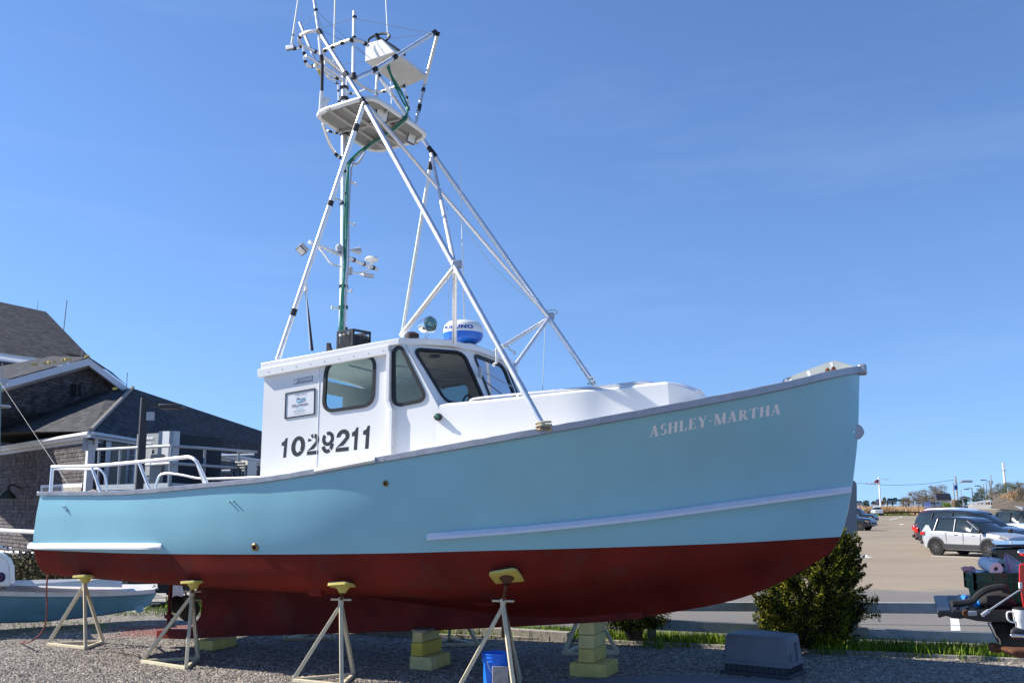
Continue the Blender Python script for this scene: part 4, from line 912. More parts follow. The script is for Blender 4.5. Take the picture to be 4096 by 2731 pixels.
MB().lathe([(.0, .01), (.04, .02), (.092, .075)], spc, ax, 28).build('reflector', 'steel', spo, smooth=True)
MB().lathe([(0, .083), (.091, .083)], spc, ax, 28).build('lens', 'glass', spo, smooth=True)
MB().tube([spc-V((0, 0, .09)), spc-V((0, 0, .20))], .02, 12).lathe([(.05, 0), (.03, .03)], spc-V((0, 0, .215)), (0, 0, 1), 14).build('swivel', 'steel', spo, smooth=True)
MB().lathe([(.09, -.03), (.088, .03), (.05, .055), (0, .06)], B(*c3(290, 1462), y=-.7), (0, 0, 1), 20).build('vent', mat('dark_brown_dome', (.03, .018, .012), .6), boat, smooth=True)
MB().prism([B(*c4(x, y), y=-.8) for x, y in ((737, 262), (737, 172), (762, 170), (768, 210), (790, 250), (785, 262))], (0, .05, 0)).build('fairlead', 'black', boat)
# ---------------- cockpit rails
ch = crop(0, 1600, 2.138)
H_ = lambda x, y, k: B(*ch(x, y), y=k)
TUBE('cockpit_rail', [H_(432, 792, -1.44), H_(447, 600, -1.43), H_(452, 574, -1.43), H_(480, 571, -1.44), H_(800, 562, -1.5), H_(1190, 528, -1.57), H_(1560, 490, -1.62), H_(1625, 488, -1.63), H_(1670, 512, -1.64), H_(1700, 560, -1.64), H_(1775, 722, -1.66)], .022, sm=4)
TUBE('rail_post', [H_(785, 572, -1.5), H_(862, 788, -1.52)], .020); TUBE('rail_post', [H_(1192, 540, -1.57), H_(1282, 768, -1.58)], .020); TUBE('rail_post', [H_(1690, 560, -1.6), H_(1748, 722, -1.5)], .014)
TUBE('cockpit_rail', [H_(470, 590, 1.40), H_(770, 590, 1.45), H_(840, 588, 1.46), H_(885, 622, 1.47), H_(905, 680, 1.48), H_(912, 785, 1.5)], .020, sm=4)
TUBE('cockpit_rail', [H_(1328, 768, 1.55), H_(1345, 690, 1.55), H_(1375, 640, 1.56), H_(1440, 626, 1.57), H_(1560, 640, 1.59), H_(1720, 670, 1.62), H_(1950, 668, 1.68), H_(2230, 658, 1.72)], .020, sm=4)
TUBE('deck_rope', [H_(520+k*22, 790-8*sin(k*1.1)-(10 if 8 < k < 14 else 0), -1.30) for k in range(16)], .012, m_='rope', sm=3, n=6)
TUBE('deck_rope', [B(*c5(1385, 1192), y=-1.76), B(*c5(1480, 1160), y=-1.76), B(*c5(1600, 1120), y=-1.76), B(*c5(1700, 1098), y=-1.78), B(*c5(1850, 1096), y=-1.8)], .017, m_='rope', sm=4, n=8)
TUBE('deck_rope', [foot+V((.08*cos(a), .08*sin(a), -.01+.003*k)) for k, a in enumerate([j*.6 for j in range(22)])], .012, m_='rope', n=6)
TUBE('deck_rope', [B(*c4(1340, 1285), y=-1.75), B(*c4(1430, 1290), y=-1.75), B(*c4(1500, 1275), y=-1.75), B(*c4(1540, 1258), y=-1.75)], .007, m_='cab_grey', sm=4, n=6)
TUBE('hose', [hullhit(47, 568)[0]+V((0, .02, .05)), B(46.5, 590, y=-.9), B(47.0, 610, y=-.9), B(45, 625, y=-.9), B(38, 636, y=-.95), B(28, 642, y=-1.0), V((*B(20, 642, z=.01)[:2], .012))], .011, m_='orange', sm=5, n=6)

def L2W(p): return BO+RB.transposed()@V(p)
# milk crate of gear on the wheelhouse roof
mc = B(*c4(1000, 200), y=-1.08); zc = roofz(mc.x)+.02
crt = thing('milk_crate', 'black plastic milk crate full of gear on the wheelhouse roof by the mast', 'crate', L2W((mc.x, mc.y, zc)), -TH-R(17))
crt.scale = (.86, .86, .86); cw = .33; k_ = MB()
for sx, sy, dx, dy in ((0, -1, 1, 0), (0, 1, 1, 0), (-1, 0, 0, 1), (1, 0, 0, 1)):
    c_ = V((sx*cw/2, sy*cw/2, 0)); e = V((dx, dy, 0))
    for z in (.015, .265): k_.beam(c_-e*cw/2+V((0, 0, z)), c_+e*cw/2+V((0, 0, z)), .012, .035)
    for t in (-1, 1): k_.beam(c_+e*t*cw*.47, c_+e*t*cw*.47+V((0, 0, .28)), .014, .03)
    for i in range(-5, 6):
        for s in (-1, 1):
            a = c_+e*(i*cw/10); L_ = .11; b0 = a+V((0, 0, .03)); 
            p0 = i*cw/10; p1 = p0+s*.18
            pm = max(-cw/2, min(cw/2, p1)); fr = abs(pm-p0)/.18
            if fr > .05: k_.beam(c_+e*p0+V((0, 0, .03)), c_+e*pm+V((0, 0, .03+.18*fr)), .011, .011)
k_.build('crate_frame', 'blackplastic', crt)
gr = MB(); random.seed(3)
for i in range(16): gr.box((random.uniform(-.10, .10), random.uniform(-.10, .10), .04+random.random()*.15), (.14, .09, .11), random.random()*3)
gr.build('gear', 'black', crt, bevel=.01)
MB().box((-.06, -.10, .22), (.10, .03, .05), .3).tube([(.04, -.15, .12), (.06, -.14, .23), (.10, -.1, .26)], .02, 8).build('gear', 'rope', crt, bevel=.01)

# ============================================================ stands, timbers, bucket, tub
cj = crop(0, 2150, 2.352); ck4 = crop(700, 2150, 2.352); ck5 = crop(1500, 2150, 2.352)
def bar(mb, a, b, w_): mb.beam(a, b, w_, w_)
def stand(pts, apex, pad, label, padsize=.30, pcol='pad', nrm=None, screw='rust'):
    g3 = [G(*p) for p in pts]; c_ = sum(g3, V())/3
    r = ray(*apex); 
    # apex stands over the middle of its base
    t = ((c_.x-CAM.x)*r.x+(c_.y-CAM.y))/(r.x*r.x+1); ap = CAM+r*t
    o_ = thing('boat_stand', label, 'boat stand', c_, 0, 'cream tripod stands under the blue boat')
    g3 = [p-c_+V((0, 0, .02)) for p in g3]; ap = ap-c_
    for p in g3:
        m_ = MB(); bar(m_, p, ap-V((0, 0, .02))+(p-ap).normalized()*.02, .042); m_.build('leg', 'stand', o_, bevel=.004)
    for i in range(3):
        m_ = MB(); bar(m_, g3[i], g3[(i+1) % 3], .040); m_.build('base_bar', 'stand', o_, bevel=.004)
    MB().tube([ap-V((0, 0, .10)), ap+V((0, 0, .03))], .032, 12).build('collar', 'stand', o_, smooth=True)
    h = hullhit(*pad, .012)
    pp, n_ = h; wp = L2W(pp)-c_; wn = (RB.transposed()@n_)
    if nrm: wn = V(nrm).normalized()
    MB().tube([ap-V((0, 0, .35)), ap+V((0, 0, .02)), wp+wn*.05], .018, 10).build('screw', screw, o_, smooth=True)
    MB().tube([ap+V((-.12, .03, .035)), ap+V((.12, -.03, .035))], .012, 8).lathe([(.03, 0), (.03, .05)], ap+V((0, 0, .01)), (0, 0, 1), 10).build('handle', 'stand' if pcol == 'pad' else 'rust', o_, smooth=True)
    x_ = V((BOW.x, BOW.y, 0)); x_ = (x_-wn*x_.dot(wn)).normalized(); y_ = wn.cross(x_); m3 = Matrix((x_, y_, wn)).transposed()
    lp = rrect(-padsize/2, -padsize/2, padsize/2, padsize/2, padsize*.16)
    q = MB().prism([wp+m3@V((a, b_, .0)) for a, b_ in lp], wn*.03); q.build('top_pad', pcol, o_, bevel=.004)
    MB().prism([wp-wn*.012+m3@V((a*.98, b_*.98, 0)) for a, b_ in lp], wn*.012).build('pad_liner', 'bag_black', o_)
    MB().lathe([(.085, .03), (.06, .06), (.035, .10)], wp, wn, 12).build('socket', pcol if padsize < .3 else 'rust', o_, smooth=True)
    return o_, c_, ap
st1 = stand([cj(450, 1010), cj(805, 1050), cj(965, 992)], cj(797, 425), cj(812, 345), 'cream boat stand nearest the stern, beside the hanging hose', .24, nrm=(.05, -.10, -1))
st2 = stand([cj(1335, 1175), cj(1750, 1240), cj(1862, 1145)], cj(1806, 530), cj(1830, 398), 'cream boat stand in front of the propeller', .24, nrm=(.05, -.08, -1))
st3 = stand([ck4(1110, 1355), ck4(1568, 1405), ck4(1680, 1300)], ck4(1562, 610), ck4(1585, 430), 'cream boat stand with pale yellow pad between the propeller and the blue bucket', .27, nrm=(.0, -.24, -1))
st4 = stand([ck5(785, 1430), ck5(1315, 1500), ck5(1365, 1350)], ck5(1205, 625), ck5(1240, 350), 'cream boat stand with big bright yellow pad, standing over the blue bucket', .32, nrm=(0, -.5, -.88))
chn = MB()
def chain(a, b, sag=.05, r=.006, n=40):
    a = V(a); b = V(b)
    for i in range(n):
        t0 = i/n; t1 = (i+1.25)/n; f = lambda t: lerp(a, b, t)-V((0, 0, sag*sin(pi*t)))
        d = (f(t1)-f(t0)); s_ = d.cross(V((0, 0, 1)) if i % 2 else V((.3, 1, 0))).normalized()*.010
        chn.tube([f(t0), lerp(f(t0), f(t1), .5)+s_, f(t1), lerp(f(t0), f(t1), .5)-s_], r*.6, 4, closed=True)
pw = L2W(hullhit(*ck5(1240, 420), .1)[0]); chain(pw, V((*G(*ck5(1720, 900))[:2], .35)), .05); chain(st4[1]+st4[2]+V((.03, -.03, 0)), G(*ck5(1340, 1420))+V((0, 0, .02)), .0)
chn = chn.build('chain', 'rust'); tag(chn, 'rusty chain hanging from the big yellow pad across the red bottom', 'chain')
# stands on the far side: same pattern, turned round
def far_stand(px, py, lab, ht):
    c_ = G(px, py); o_ = thing('boat_stand', lab, 'boat stand', c_, 0, 'cream tripod stands under the blue boat')
    g3 = [V((.42*cos(a), .42*sin(a), .02)) for a in (R(100), R(215), R(335))]; ap = V((0, 0, ht))
    for p in g3: m_ = MB(); bar(m_, p, ap, .042); m_.build('leg', 'stand', o_)
    for i in range(3): m_ = MB(); bar(m_, g3[i], g3[(i+1) % 3], .040); m_.build('base_bar', 'stand', o_)
    MB().tube([ap-V((0, 0, .1)), ap+V((0, 0, .16))], .022, 8).build('screw', 'rust', o_, smooth=True)
    MB().box(ap+V((0, 0, .17)), (.26, .26, .03), TH).build('top_pad', 'pad', o_)
far_stand(311, 638, 'cream stand on the far side, seen low behind the stand with pale yellow pad', .62)
far_stand(452, 644, 'cream stand on the far side, behind the middle timber pile', .62)
far_stand(588, 652, 'cream stand on the far side, behind the tallest timber pile', .72)
# timber piles under the keel
def timber(c, d, label, grp, m_='timber_y'):
    o_ = MB().box((0, 0, 0), d).build('timber_block', m_, None, bevel=.008); o_.location = L2W(c); o_.rotation_euler = (random.uniform(-.004, .004), random.uniform(-.004, .004), -TH+random.uniform(-.02, .02))
    tag(o_, label, 'timber', grp)
g = 'yellow cribbing timbers under the keel'; bh = .155
def Lg(px, py, z=0.0): return B(px, py, z=z)
a = Lg(*ck5(2165, 1325)); hh = bh
for i in range(3): timber((a.x-.21, a.y+.085+i*.172, hh/2), (.44, .168, hh-.004), ['bottom front timber of the tallest pile', 'bottom middle timber of the tallest pile', 'bottom back timber of the tallest pile'][i], g)
for i in range(3): timber((a.x-.24, a.y+.30, hh*(1.5+i)), (.185, .50, hh-.005), ['second timber up in the tallest pile', 'third timber up, soot-stained, in the tallest pile', 'topmost timber of the tallest pile, under the red keel'][i], g, ['timber_y', 'timber_y3', 'timber_y3'][i])
a = Lg(*ck5(510, 1250)); a2 = a
timber((a.x-.12, a.y+.09, hh/2), (.30, .17, hh-.004), 'bottom front timber of the middle pile, pale and split', g, 'timber_y3'); timber((a.x-.12, a.y+.265, hh/2), (.30, .17, hh-.004), 'bottom second timber of the middle pile', g); timber((a.x-.12, a.y+.44, hh/2), (.30, .17, hh-.004), 'bottom back timber of the middle pile', g)
timber((a.x-.19, a.y+.30, hh*1.5), (.155, .56, hh-.005), 'middle timber of the middle pile, brightest yellow face', g, 'timber_y2'); timber((a.x-.19, a.y+.28, hh*2.5-.012), (.13, .50, hh-.03), 'short upper timber of the middle pile', g, 'timber_y3')
timber((a.x-.17, a.y+.28, hh*3-.018), (.20, .50, .03), 'thin grey shim board on the middle pile', g, 'timber_g')
a = Lg(*ck4(352, 1062))
for i in range(3): timber((a.x-.13, a.y+.085+i*.175, .065), (.26, .17, .13), ['front yellow timber of the single layer under the aft keel', 'middle timber of the single layer under the aft keel', 'back timber of the single layer under the aft keel'][i], g)
# bucket with a board
bc = V((*B(*ck5(1134, 1080), z=.37)[:2], 0)); bw = L2W(bc)
bk = thing('bucket', 'bright blue plastic bucket under the stand with the big yellow pad', 'bucket', bw)
MB().lathe([(.0, .0), (.125, .0), (.133, .16), (.140, .285), (.150, .287), (.150, .300), (.142, .302), (.143, .325), (.153, .327), (.153, .34), (.145, .342), (.147, .362), (.156, .364), (.156, .375), (.148, .375), (.140, .30), (.128, .02), (0, .02)], (0, 0, 0), (0, 0, 1), 40).build('pail', 'blue_bucket', bk, smooth=True)
MB().tube(spline([(-.09, -.12, .30), (-.05, -.16, .21), (.04, -.19, .15), (.11, -.17, .14), (.14, -.08, .2), (.145, .0, .31)], 5), .004, 6).build('handle', 'galv', bk, smooth=True)
bd = MB().box((0, 0, .12), (.17, .035, .27)).build('board', 'wood_grey', None, bevel=.004); bd.location = bw+V((.055, -.19, 0)); bd.rotation_euler = (R(-8), 0, .05); tag(bd, 'short grey board leaning against the blue bucket', 'board')
# grey tub upside down on a dark crate
ct = crop(2400, 2200, 2.352)
a0 = G(*ct(1130, 1160)); a1 = G(*ct(1790, 1225)); a2_ = G(*ct(1925, 1170))
dx = (a1-a0); Lx = dx.length; dx.normalize(); dy = V((-dx.y, dx.x, 0)); Ly = .62
org = a0+dx*(Lx/2)+dy*(Ly/2); rz_ = atan2(dx.y, dx.x)
cr = thing('plastic_crate', 'low dark plastic crate on the gravel under the grey tub', 'crate', org, rz_)
k_ = MB(); k_.box((0, 0, .025), (Lx, Ly, .05)).box((0, 0, .08), (Lx*.90, Ly*.88, .10))
for i in range(12): k_.box((lerp(-.45, .45, i/11)*Lx*.95, -Ly*.445, .085), (.014, .02, .08))
for i in range(7): k_.box((Lx*.455, lerp(-.40, .40, i/6)*Ly, .085), (.02, .014, .08))
k_.build('crate_body', 'dark_crate', cr, bevel=.008)
tb = thing('storage_tub', 'large grey plastic tub turned upside down on a dark crate', 'tub', org+V((0, 0, .125)), rz_)
tx, ty, th_ = Lx*.93, Ly*.92, .33
def ringz(sx, sy, z, r): return [V((p[0], p[1], z)) for p in rrect(-sx/2, -sy/2, sx/2, sy/2, r, 4)]
tbm = MB(); rr_ = [ringz(tx*1.05, ty*1.06, 0, .05), ringz(tx*1.05, ty*1.06, .035, .05), ringz(tx, ty, .037, .05), ringz(tx*.97, ty*.96, .22, .06), ringz(tx*.95, ty*.94, th_-.02, .07), ringz(tx*.90, ty*.88, th_, .06)]
tbm.grid([r+[r[0]] for r in rr_]); tbm.poly(rr_[-1])
tbm.box((tx*.50, ty*.12, .14), (.03, .05, .22)).box((tx*.50, -ty*.18, .10), (.035, .16, .09)).box((-tx*.52, -ty*.2, .06), (.06, .14, .07)).box((-tx*.1, ty*.46, th_-.01), (tx*.5, .05, .03))
tbm.build('tub_body', 'grey_tub', tb, bevel=.012)
# ============================================================ ground
LOT = -.25
bl = [G(362, 634), G(570, 641), G(813, 652), G(1015, 661)]
def bord(x):                                         # far edge of the gravel as a function of world x
    tab = [(-60, 27.5), (-9.5, 21.0), (bl[0].x, bl[0].y), (bl[1].x, bl[1].y), (bl[2].x, bl[2].y), (bl[3].x, bl[3].y), (12, bl[3].y-2.6), (30, 2)]
    for (x0, y0), (x1, y1) in zip(tab, tab[1:]):
        if x <= x1: return lerp(y0, y1, max(0, (x-x0)/(x1-x0)))
    return tab[-1][1]
xs = [-60+i*1.0 for i in range(91)]
def sheet(name, rows, m_, **k):
    o_ = MB().grid(rows).build(name, m_); tag(o_, **k); return o_
sheet('gravel_yard', [[V((x, -12, 0)) for x in xs], [V((x, bord(x), 0)) for x in xs]], 'gravel', kind='structure')
sheet('grass_verge', [[V((x, bord(x)-.01, -.012)) for x in xs], [V((x, bord(x)+.9, -.03)) for x in xs], [V((x, bord(x)+1.5, LOT+.02)) for x in xs], [V((x, bord(x)+1.8, LOT-.02)) for x in xs]], mat('verge_soil', (.07, .075, .03), .95, var=.3, vs=3, bump=.4, bs=30), kind='structure')
g_ = MB()
g_.add([(-4000, -60, LOT-.03), (4000, -60, LOT-.03), (4000, 6000, LOT-.03), (-4000, 6000, LOT-.03)], [(0, 1, 2, 3)])
go = g_.build('ground', mat('marsh_ground', (.17, .135, .08), .95, var=.25, vs=.05)); tag(go, kind='structure')
sheet('parking_lot', [[V((x, bord(x)+1.7, LOT)) for x in xs]+[V((200, 2, LOT))], [V((x, max(bord(x)+3, 40), LOT)) for x in xs]+[V((200, 40, LOT))], [V((x-2, 232-.05*x, LOT)) for x in xs]+[V((260, 150, LOT))]], 'asphalt', kind='structure')
sl_ = MB().prism([G(*p, .004) for p in ((545, 683), (620, 677.5), (690, 676), (760, 678.5), (800, 684), (790, 720), (560, 720))], (0, 0, .02)).build('concrete_pad', 'slab'); tag(sl_, kind='structure')
pth = MB().poly([G(*p, .006) for p in ((120, 585), (200, 583), (230, 592), (180, 600), (150, 605), (140, 612), (60, 612))]).build('path', 'concrete'); tag(pth, kind='structure')
random.seed(17); pb = MB()
for i in range(26000):
    px = random.uniform(-10, 1034); py = 626+57*random.random()**.75+2
    p = G(px, py); 
    if p.y > bord(p.x)-.03: continue
    r_ = random.uniform(.009, .021)*(1 if p.y > 11 else .9); a = random.random()*6.28; ex = random.uniform(1, 1.6); ca, sa = cos(a), sin(a)
    vs = []
    for (x, y, z) in ((1, 0, 0), (.5, .8, .1), (-.5, .85, 0), (-1, 0, .05), (-.5, -.8, .1), (.5, -.85, 0), (0, 0, .75), (.35, .1, .6), (-.3, -.1, .62)):
        x *= ex*random.uniform(.85, 1.15); y *= random.uniform(.85, 1.15); vs.append(p+V(((x*ca-y*sa)*r_, (x*sa+y*ca)*r_, z*r_*.9)))
    pb.add(vs, [(0, 1, 7), (1, 2, 7), (2, 6, 7), (2, 3, 8), (2, 8, 6), (3, 4, 8), (4, 5, 8), (5, 6, 8), (5, 7, 6), (5, 0, 7)])
pbo = pb.build('pebbles', 'pebble'); tag(pbo, kind='stuff')
# timber edging between gravel and grass
ed = MB()
for i in range(len(xs)-1):
    if -4 < xs[i] < 14: ed.beam((xs[i], bord(xs[i])+.02, .0), (xs[i]+1, bord(xs[i+1])+.02, .0), .07, .09)
tag(ed.build('timber_edging', 'timber_g', bevel=.006), 'long grey timber edging between the gravel and the grass strip', 'edging')
sl2 = MB().beam(G(443, 633), G(570, 641.5)+V((0, 0, 0)), .16, .16).beam(G(330, 631), G(420, 637), .18, .24).build('landscape_timber', 'timber_g', bevel=.01); sl2.location.z = .06
tag(sl2, 'weathered landscape timbers lying behind the middle timber pile', 'timber')
# road paint
pm2 = MB()
def mark(pts): pm2.poly([G(*p, LOT+.004) for p in pts])
cL = crop(3300, 1800, 2.955)
for q in (((368, 1272), (380, 1240), (510, 1238), (490, 1252), (570, 1262), (440, 1270)), ((1255, 1247), (1840, 1268), (1840, 1273), (1255, 1251)), ((1420, 1197), (1800, 1212), (1800, 1217), (1420, 1201)), ((437, 945), (530, 882), (545, 882), (452, 946)), ((865, 874), (900, 870), (940, 875), (905, 881)), ((755, 822), (860, 798), (866, 801), (765, 824)), ((880, 795), (910, 775), (917, 776), (890, 797)), ((380, 972), (400, 968), (400, 976), (380, 978))):
    mark([cL(*p) for p in q])
cP = crop(3400, 2150, 2.698)
mark([cP(*p) for p in ((1082, 860), (1175, 870), (1195, 1000), (1090, 1000))])
mark([(560, 632), (590, 626), (604, 627), (575, 634)])
tag(pm2.build('road_marking', 'paint_line'), kind='structure')
# boulder by the fence
random.seed(5)
bm = bmesh.new(); bmesh.ops.create_icosphere(bm, subdivisions=3, radius=1)
for v in bm.verts: v.co *= 1+.12*sin(v.co.x*4+1)*cos(v.co.y*5)+.06*sin(v.co.z*9); v.co.z *= .6
me = bpy.data.meshes.new('boulder'); bm.to_mesh(me); bm.free(); me.materials.append(M['timber_g'])
for p in me.polygons: p.use_smooth = True
bo = bpy.data.objects.new('boulder', me); COL.objects.link(bo); bo.location = G(*cP(1265, 1170), -.05); bo.scale = (.30, .25, .28); tag(bo, 'grey boulder half hidden in grass behind the truck tailgate', 'boulder')

# ============================================================ plants
def blades(name, spots, hmin, hmax, m_, wd=.008, bend=.4, **k):
    mb = MB()
    for p in spots:
        h_ = random.uniform(hmin, hmax); a = random.random()*2*pi; b_ = random.uniform(.05, bend)*h_; s_ = V((cos(a+1.57), sin(a+1.57), 0))*wd*random.uniform(.6, 1.3); d = V((cos(a), sin(a), 0))
        mb.add([p-s_, p+s_, p+s_*.8+d*b_*.35+V((0, 0, h_*.55)), p-s_*.8+d*b_*.35+V((0, 0, h_*.55)), p+d*b_+V((0, 0, h_))], [(0, 1, 2, 3), (3, 2, 4)])
    o_ = mb.build(name, m_); tag(o_, **k); return o_
random.seed(11); sp = []
for i in range(56000):
    x = random.uniform(-3.2, 11.5); t = random.random()**.8; y = bord(x)+.03+t*1.6
    dens = .5+.5*sin(x*2.1)*sin(x*.9+1)
    if random.random() < .45+.55*dens: sp.append(V((x, y, lerp(-.02, LOT, max(0, (t-.5)*2)))))
for i in range(500):
    x = random.uniform(-3.2, 11.5); sp.append(V((x, bord(x)-random.random()**2*.12, 0)))
blades('grass', sp, .06, .20, 'grassblade', .006, .6, kind='stuff')
sp = []
for cx, cy in [G(*p)[:2] for p in ((870, 655), (890, 654), (925, 658), (960, 655), (660, 650), (690, 648), (740, 648), (835, 655))]:
    sp += [V((cx+random.gauss(0, .12), cy+.15+random.gauss(0, .08), -.03)) for _ in range(36)]
blades('tall_grass', sp, .13, .26, 'grassblade', .009, .9, kind='stuff')
sp = []
for i in range(2600):
    px = random.uniform(166, 222); py = random.uniform(598, 611); sp.append(G(px, py))
for i in range(700): sp.append(G(random.uniform(100, 200), random.uniform(606, 616)))
for i in range(160): sp.append(G(random.uniform(0, 110), random.uniform(620, 632)))
blades('weeds', sp, .03, .10, 'grassblade', .006, .7, kind='stuff')

def leafmesh(pts, size, flat=.0, asp=1.8):
    mb = MB()
    for p, s in pts:
        n_ = V((random.gauss(0, 1), random.gauss(0, 1), random.gauss(0, 1)+flat)).normalized(); a = n_.orthogonal().normalized(); r_ = Matrix.Rotation(random.random()*6.28, 3, n_); a = r_@a; b_ = n_.cross(a)
        z = size*s*random.uniform(.6, 1.4); mb.add([p-a*z*asp*.5, p+b_*z*.4, p+a*z*asp*.5, p-b_*z*.4], [(0, 1, 2, 3)])
    return mb
def limbs(mb, base, tips, r):
    for t in tips:
        m_ = lerp(base, t, .5)+V((random.gauss(0, .05), random.gauss(0, .05), .0))*(t-base).length
        mb.tube([base, m_, t], [r, r*.6, r*.25], 6)
# large yew: irregular cone built from ascending sprays
random.seed(21)
yb = G(807, 650); yw = thing('evergreen_shrub', 'tall yellow-tipped yew bush under the bow, beside the grey tub', 'shrub', yb)
def cpx(x, y): return W(x, y, yb.y)-yb
out_yew = [cpx(*p) for p in ((864, 541), (871, 560), (868, 577), (866, 600), (863, 625), (850, 645), (790, 646), (763, 640), (758, 632), (770, 618), (752, 602), (756, 592), (790, 578), (820, 560), (838, 548))]
zt = [cpx(*p) for p in ((848, 538),)][0]
pts = []; sprays = []
rows_y = [(.10, -.30, .50), (.28, -.55, .58), (.5, -.58, .70), (.75, -.62, .74), (.95, -.42, .74), (1.15, -.12, .73), (1.3, .12, .70), (1.42, .30, .62), (1.5, .40, .54)]
def yext(z):
    for (z0, a0, b0), (z1, a1, b1) in zip(rows_y, rows_y[1:]):
        if z <= z1: t = max(0, (z-z0)/(z1-z0)); return lerp(a0, a1, t), lerp(b0, b1, t)
    return rows_y[-1][1:]
for i in range(720):
    z = random.uniform(.12, 1.46); l_, r_ = yext(z); cx_ = (l_+r_)/2; hw = (r_-l_)/2; a = random.random()*2*pi; rad = (.35+.65*random.random()**.5)
    c_ = V((cx_+hw*rad*cos(a), .75*hw*rad*sin(a), z)); root = V((lerp(0, cx_, .6), 0, max(.02, z-.45)))
    d = (c_-root).normalized(); L_ = random.uniform(.10, .24)
    sprays.append((c_, d))
    for k in range(100):
        t = random.random(); p = c_+d*(t-.3)*L_*1.5+V((random.gauss(0, .028), random.gauss(0, .028), random.gauss(0, .028)))*(1.25-t)
        pts.append((p, 1))
for k_ in range(240):                             # stray sprigs pushing out to the right
    t = random.random(); pts.append((lerp(V((.7, -.1, .62)), V((.98, -.1, .68)), t)+V((0, random.gauss(0, .02), random.gauss(0, .035))), 1)); pts.append((lerp(V((.6, -.1, .45)), V((1.0, -.1, .48)), t)+V((0, random.gauss(0, .02), random.gauss(0, .03))), 1))
leafmesh(pts, .019, asp=2.3).build('crown', 'yew', yw)
tm2 = MB(); limbs(tm2, V((0, 0, 0)), [V((.42, 0, 1.2)), V((-.35, .1, .7)), V((.1, 0, 1.0)), V((.3, .1, .8)), V((-.1, -.05, .8)), V((.5, 0, .6))], .05); tm2.build('trunk', 'bark', yw, smooth=True)
sb = G(634, 643); sh2 = thing('evergreen_shrub', 'small bare-stemmed shrub behind the tallest timber pile, crown hidden by the keel', 'shrub', sb)
pts = []
for i in range(150):
    a = random.random()*6.28; c_ = V((.45*cos(a)*random.random()**.5, .35*sin(a)*random.random()**.5, random.uniform(.22, .75)))
    for k in range(70): pts.append((c_+V((random.gauss(0, .045), random.gauss(0, .045), random.gauss(0, .035))), 1))
leafmesh(pts, .019, asp=2.2).build('crown', 'yew', sh2)
tm2 = MB(); limbs(tm2, V((.05, 0, -.05)), [V((-.25, 0, .5)), V((-.1, 0, .6)), V((.1, 0, .6)), V((.25, 0, .5)), V((0, .1, .6)), V((.18, 0, .55)), V((-.18, .0, .55))], .045); tm2.build('trunk', 'bark', sh2, smooth=True)
stp_ = MB().tube([G(791, 648, -.02), G(791, 648, -.02)+V((0, 0, .24)), G(791, 648, -.02)+V((.03, 0, .27))], [.035, .032, .05], 12).build('pipe_stub', 'rust', smooth=True); stp_.location.x = 0
tag(stp_, 'short rusty pipe stub in the grass left of the grey tub', 'pipe')

# ============================================================ fence between verge and lot
fr = thing('rail_fence', 'weathered grey two-rail wooden fence along the parking lot edge', 'fence', (0, 0, 0))
def fpt(px, py, k=0.0): 
    # the fence stands in a vertical plane over the verge
    r = ray(px, py); a = V((G(650, 645, -.05).x, G(650, 645, -.05).y)); b_ = V((G(990, 662, -.05).x, G(990, 662, -.05).y)) if False else V((G(855, 652, -.05).x+0, G(855, 652, -.05).y+.35))
    n_ = V((-(b_-a).y, (b_-a).x)); t = (n_.dot(a)-n_.x*CAM.x-n_.y*CAM.y)/(n_.x*r.x+n_.y*r.y); return CAM+r*t+V((0, k, 0))
def rail(p0, p1, name='rail', m_='timber_g', hgt=.15):
    MB().beam(fpt(*p0), fpt(*p1), .05, hgt).build(name, m_, fr, bevel=.008)
M['fence_paint'] = mat('worn_grey_fence_paint', (.34, .35, .36), .8, var=.15, vs=9, bump=.2, bs=50, dirt=(.10, .09, .08), ds=5, dthr=.62)
rail((655, 624), (796, 630.5), m_='fence_paint'); rail((796, 632), (868, 632.8), m_='timber_g', hgt=.16); rail((868, 633.3), (1060, 640), m_='fence_paint')
rail((560, 612), (655, 611), m_='fence_paint', hgt=.12); rail((655, 606), (850, 606.5), m_='fence_paint', hgt=.13); rail((850, 607), (872, 607.2), m_='timber_g', hgt=.165); rail((872, 607.2), (1060, 608.5), m_='fence_paint')
for px in (652, 854): 
    p = fpt(px, 620); MB().box((p.x, p.y+.06, .20), (.12, .12, .84)).build('post', 'timber_g', fr, bevel=.01)
p = fpt(1075, 620); MB().box((p.x, p.y+.06, .20), (.12, .12, .84)).build('post', 'timber_g', fr, bevel=.01)
# back of a road sign beyond the bow
sY = 19.0
sg = thing('road_sign', 'grey back of a rounded metal sign on a perforated post behind the bow', 'sign', (W(838, 560, sY).x, sY, LOT))
o0 = V((W(838, 560, sY).x, sY, LOT))
pn_ = [W(*p, sY)-o0 for p in ((831, 537.5), (831, 480), (838, 470), (856, 476), (857.5, 480), (856.5, 533), (853, 537.5))]
pn_ = [W(x, y, sY)-o0 for x, y in rpoly([(828, 537.7), (828, 472), (856.8, 481), (857, 537.7)], 5, 4)]
MB().prism(pn_, (0, .012, 0)).build('panel', 'sign_back', sg)
pa, pb = W(838, 490, sY)-o0, W(842, 556, sY)-o0
so2 = MB().beam(V((pa.x, -.04, pa.z)), V((pa.x, -.04, 0)), .06, .05).build('post', 'galv', sg)
hm_ = MB()
for k in range(26): hm_.box((pa.x, -.067, pa.z-.1-k*.075), (.018, .004, .035))
hm_.build('hole', 'dark', so2)

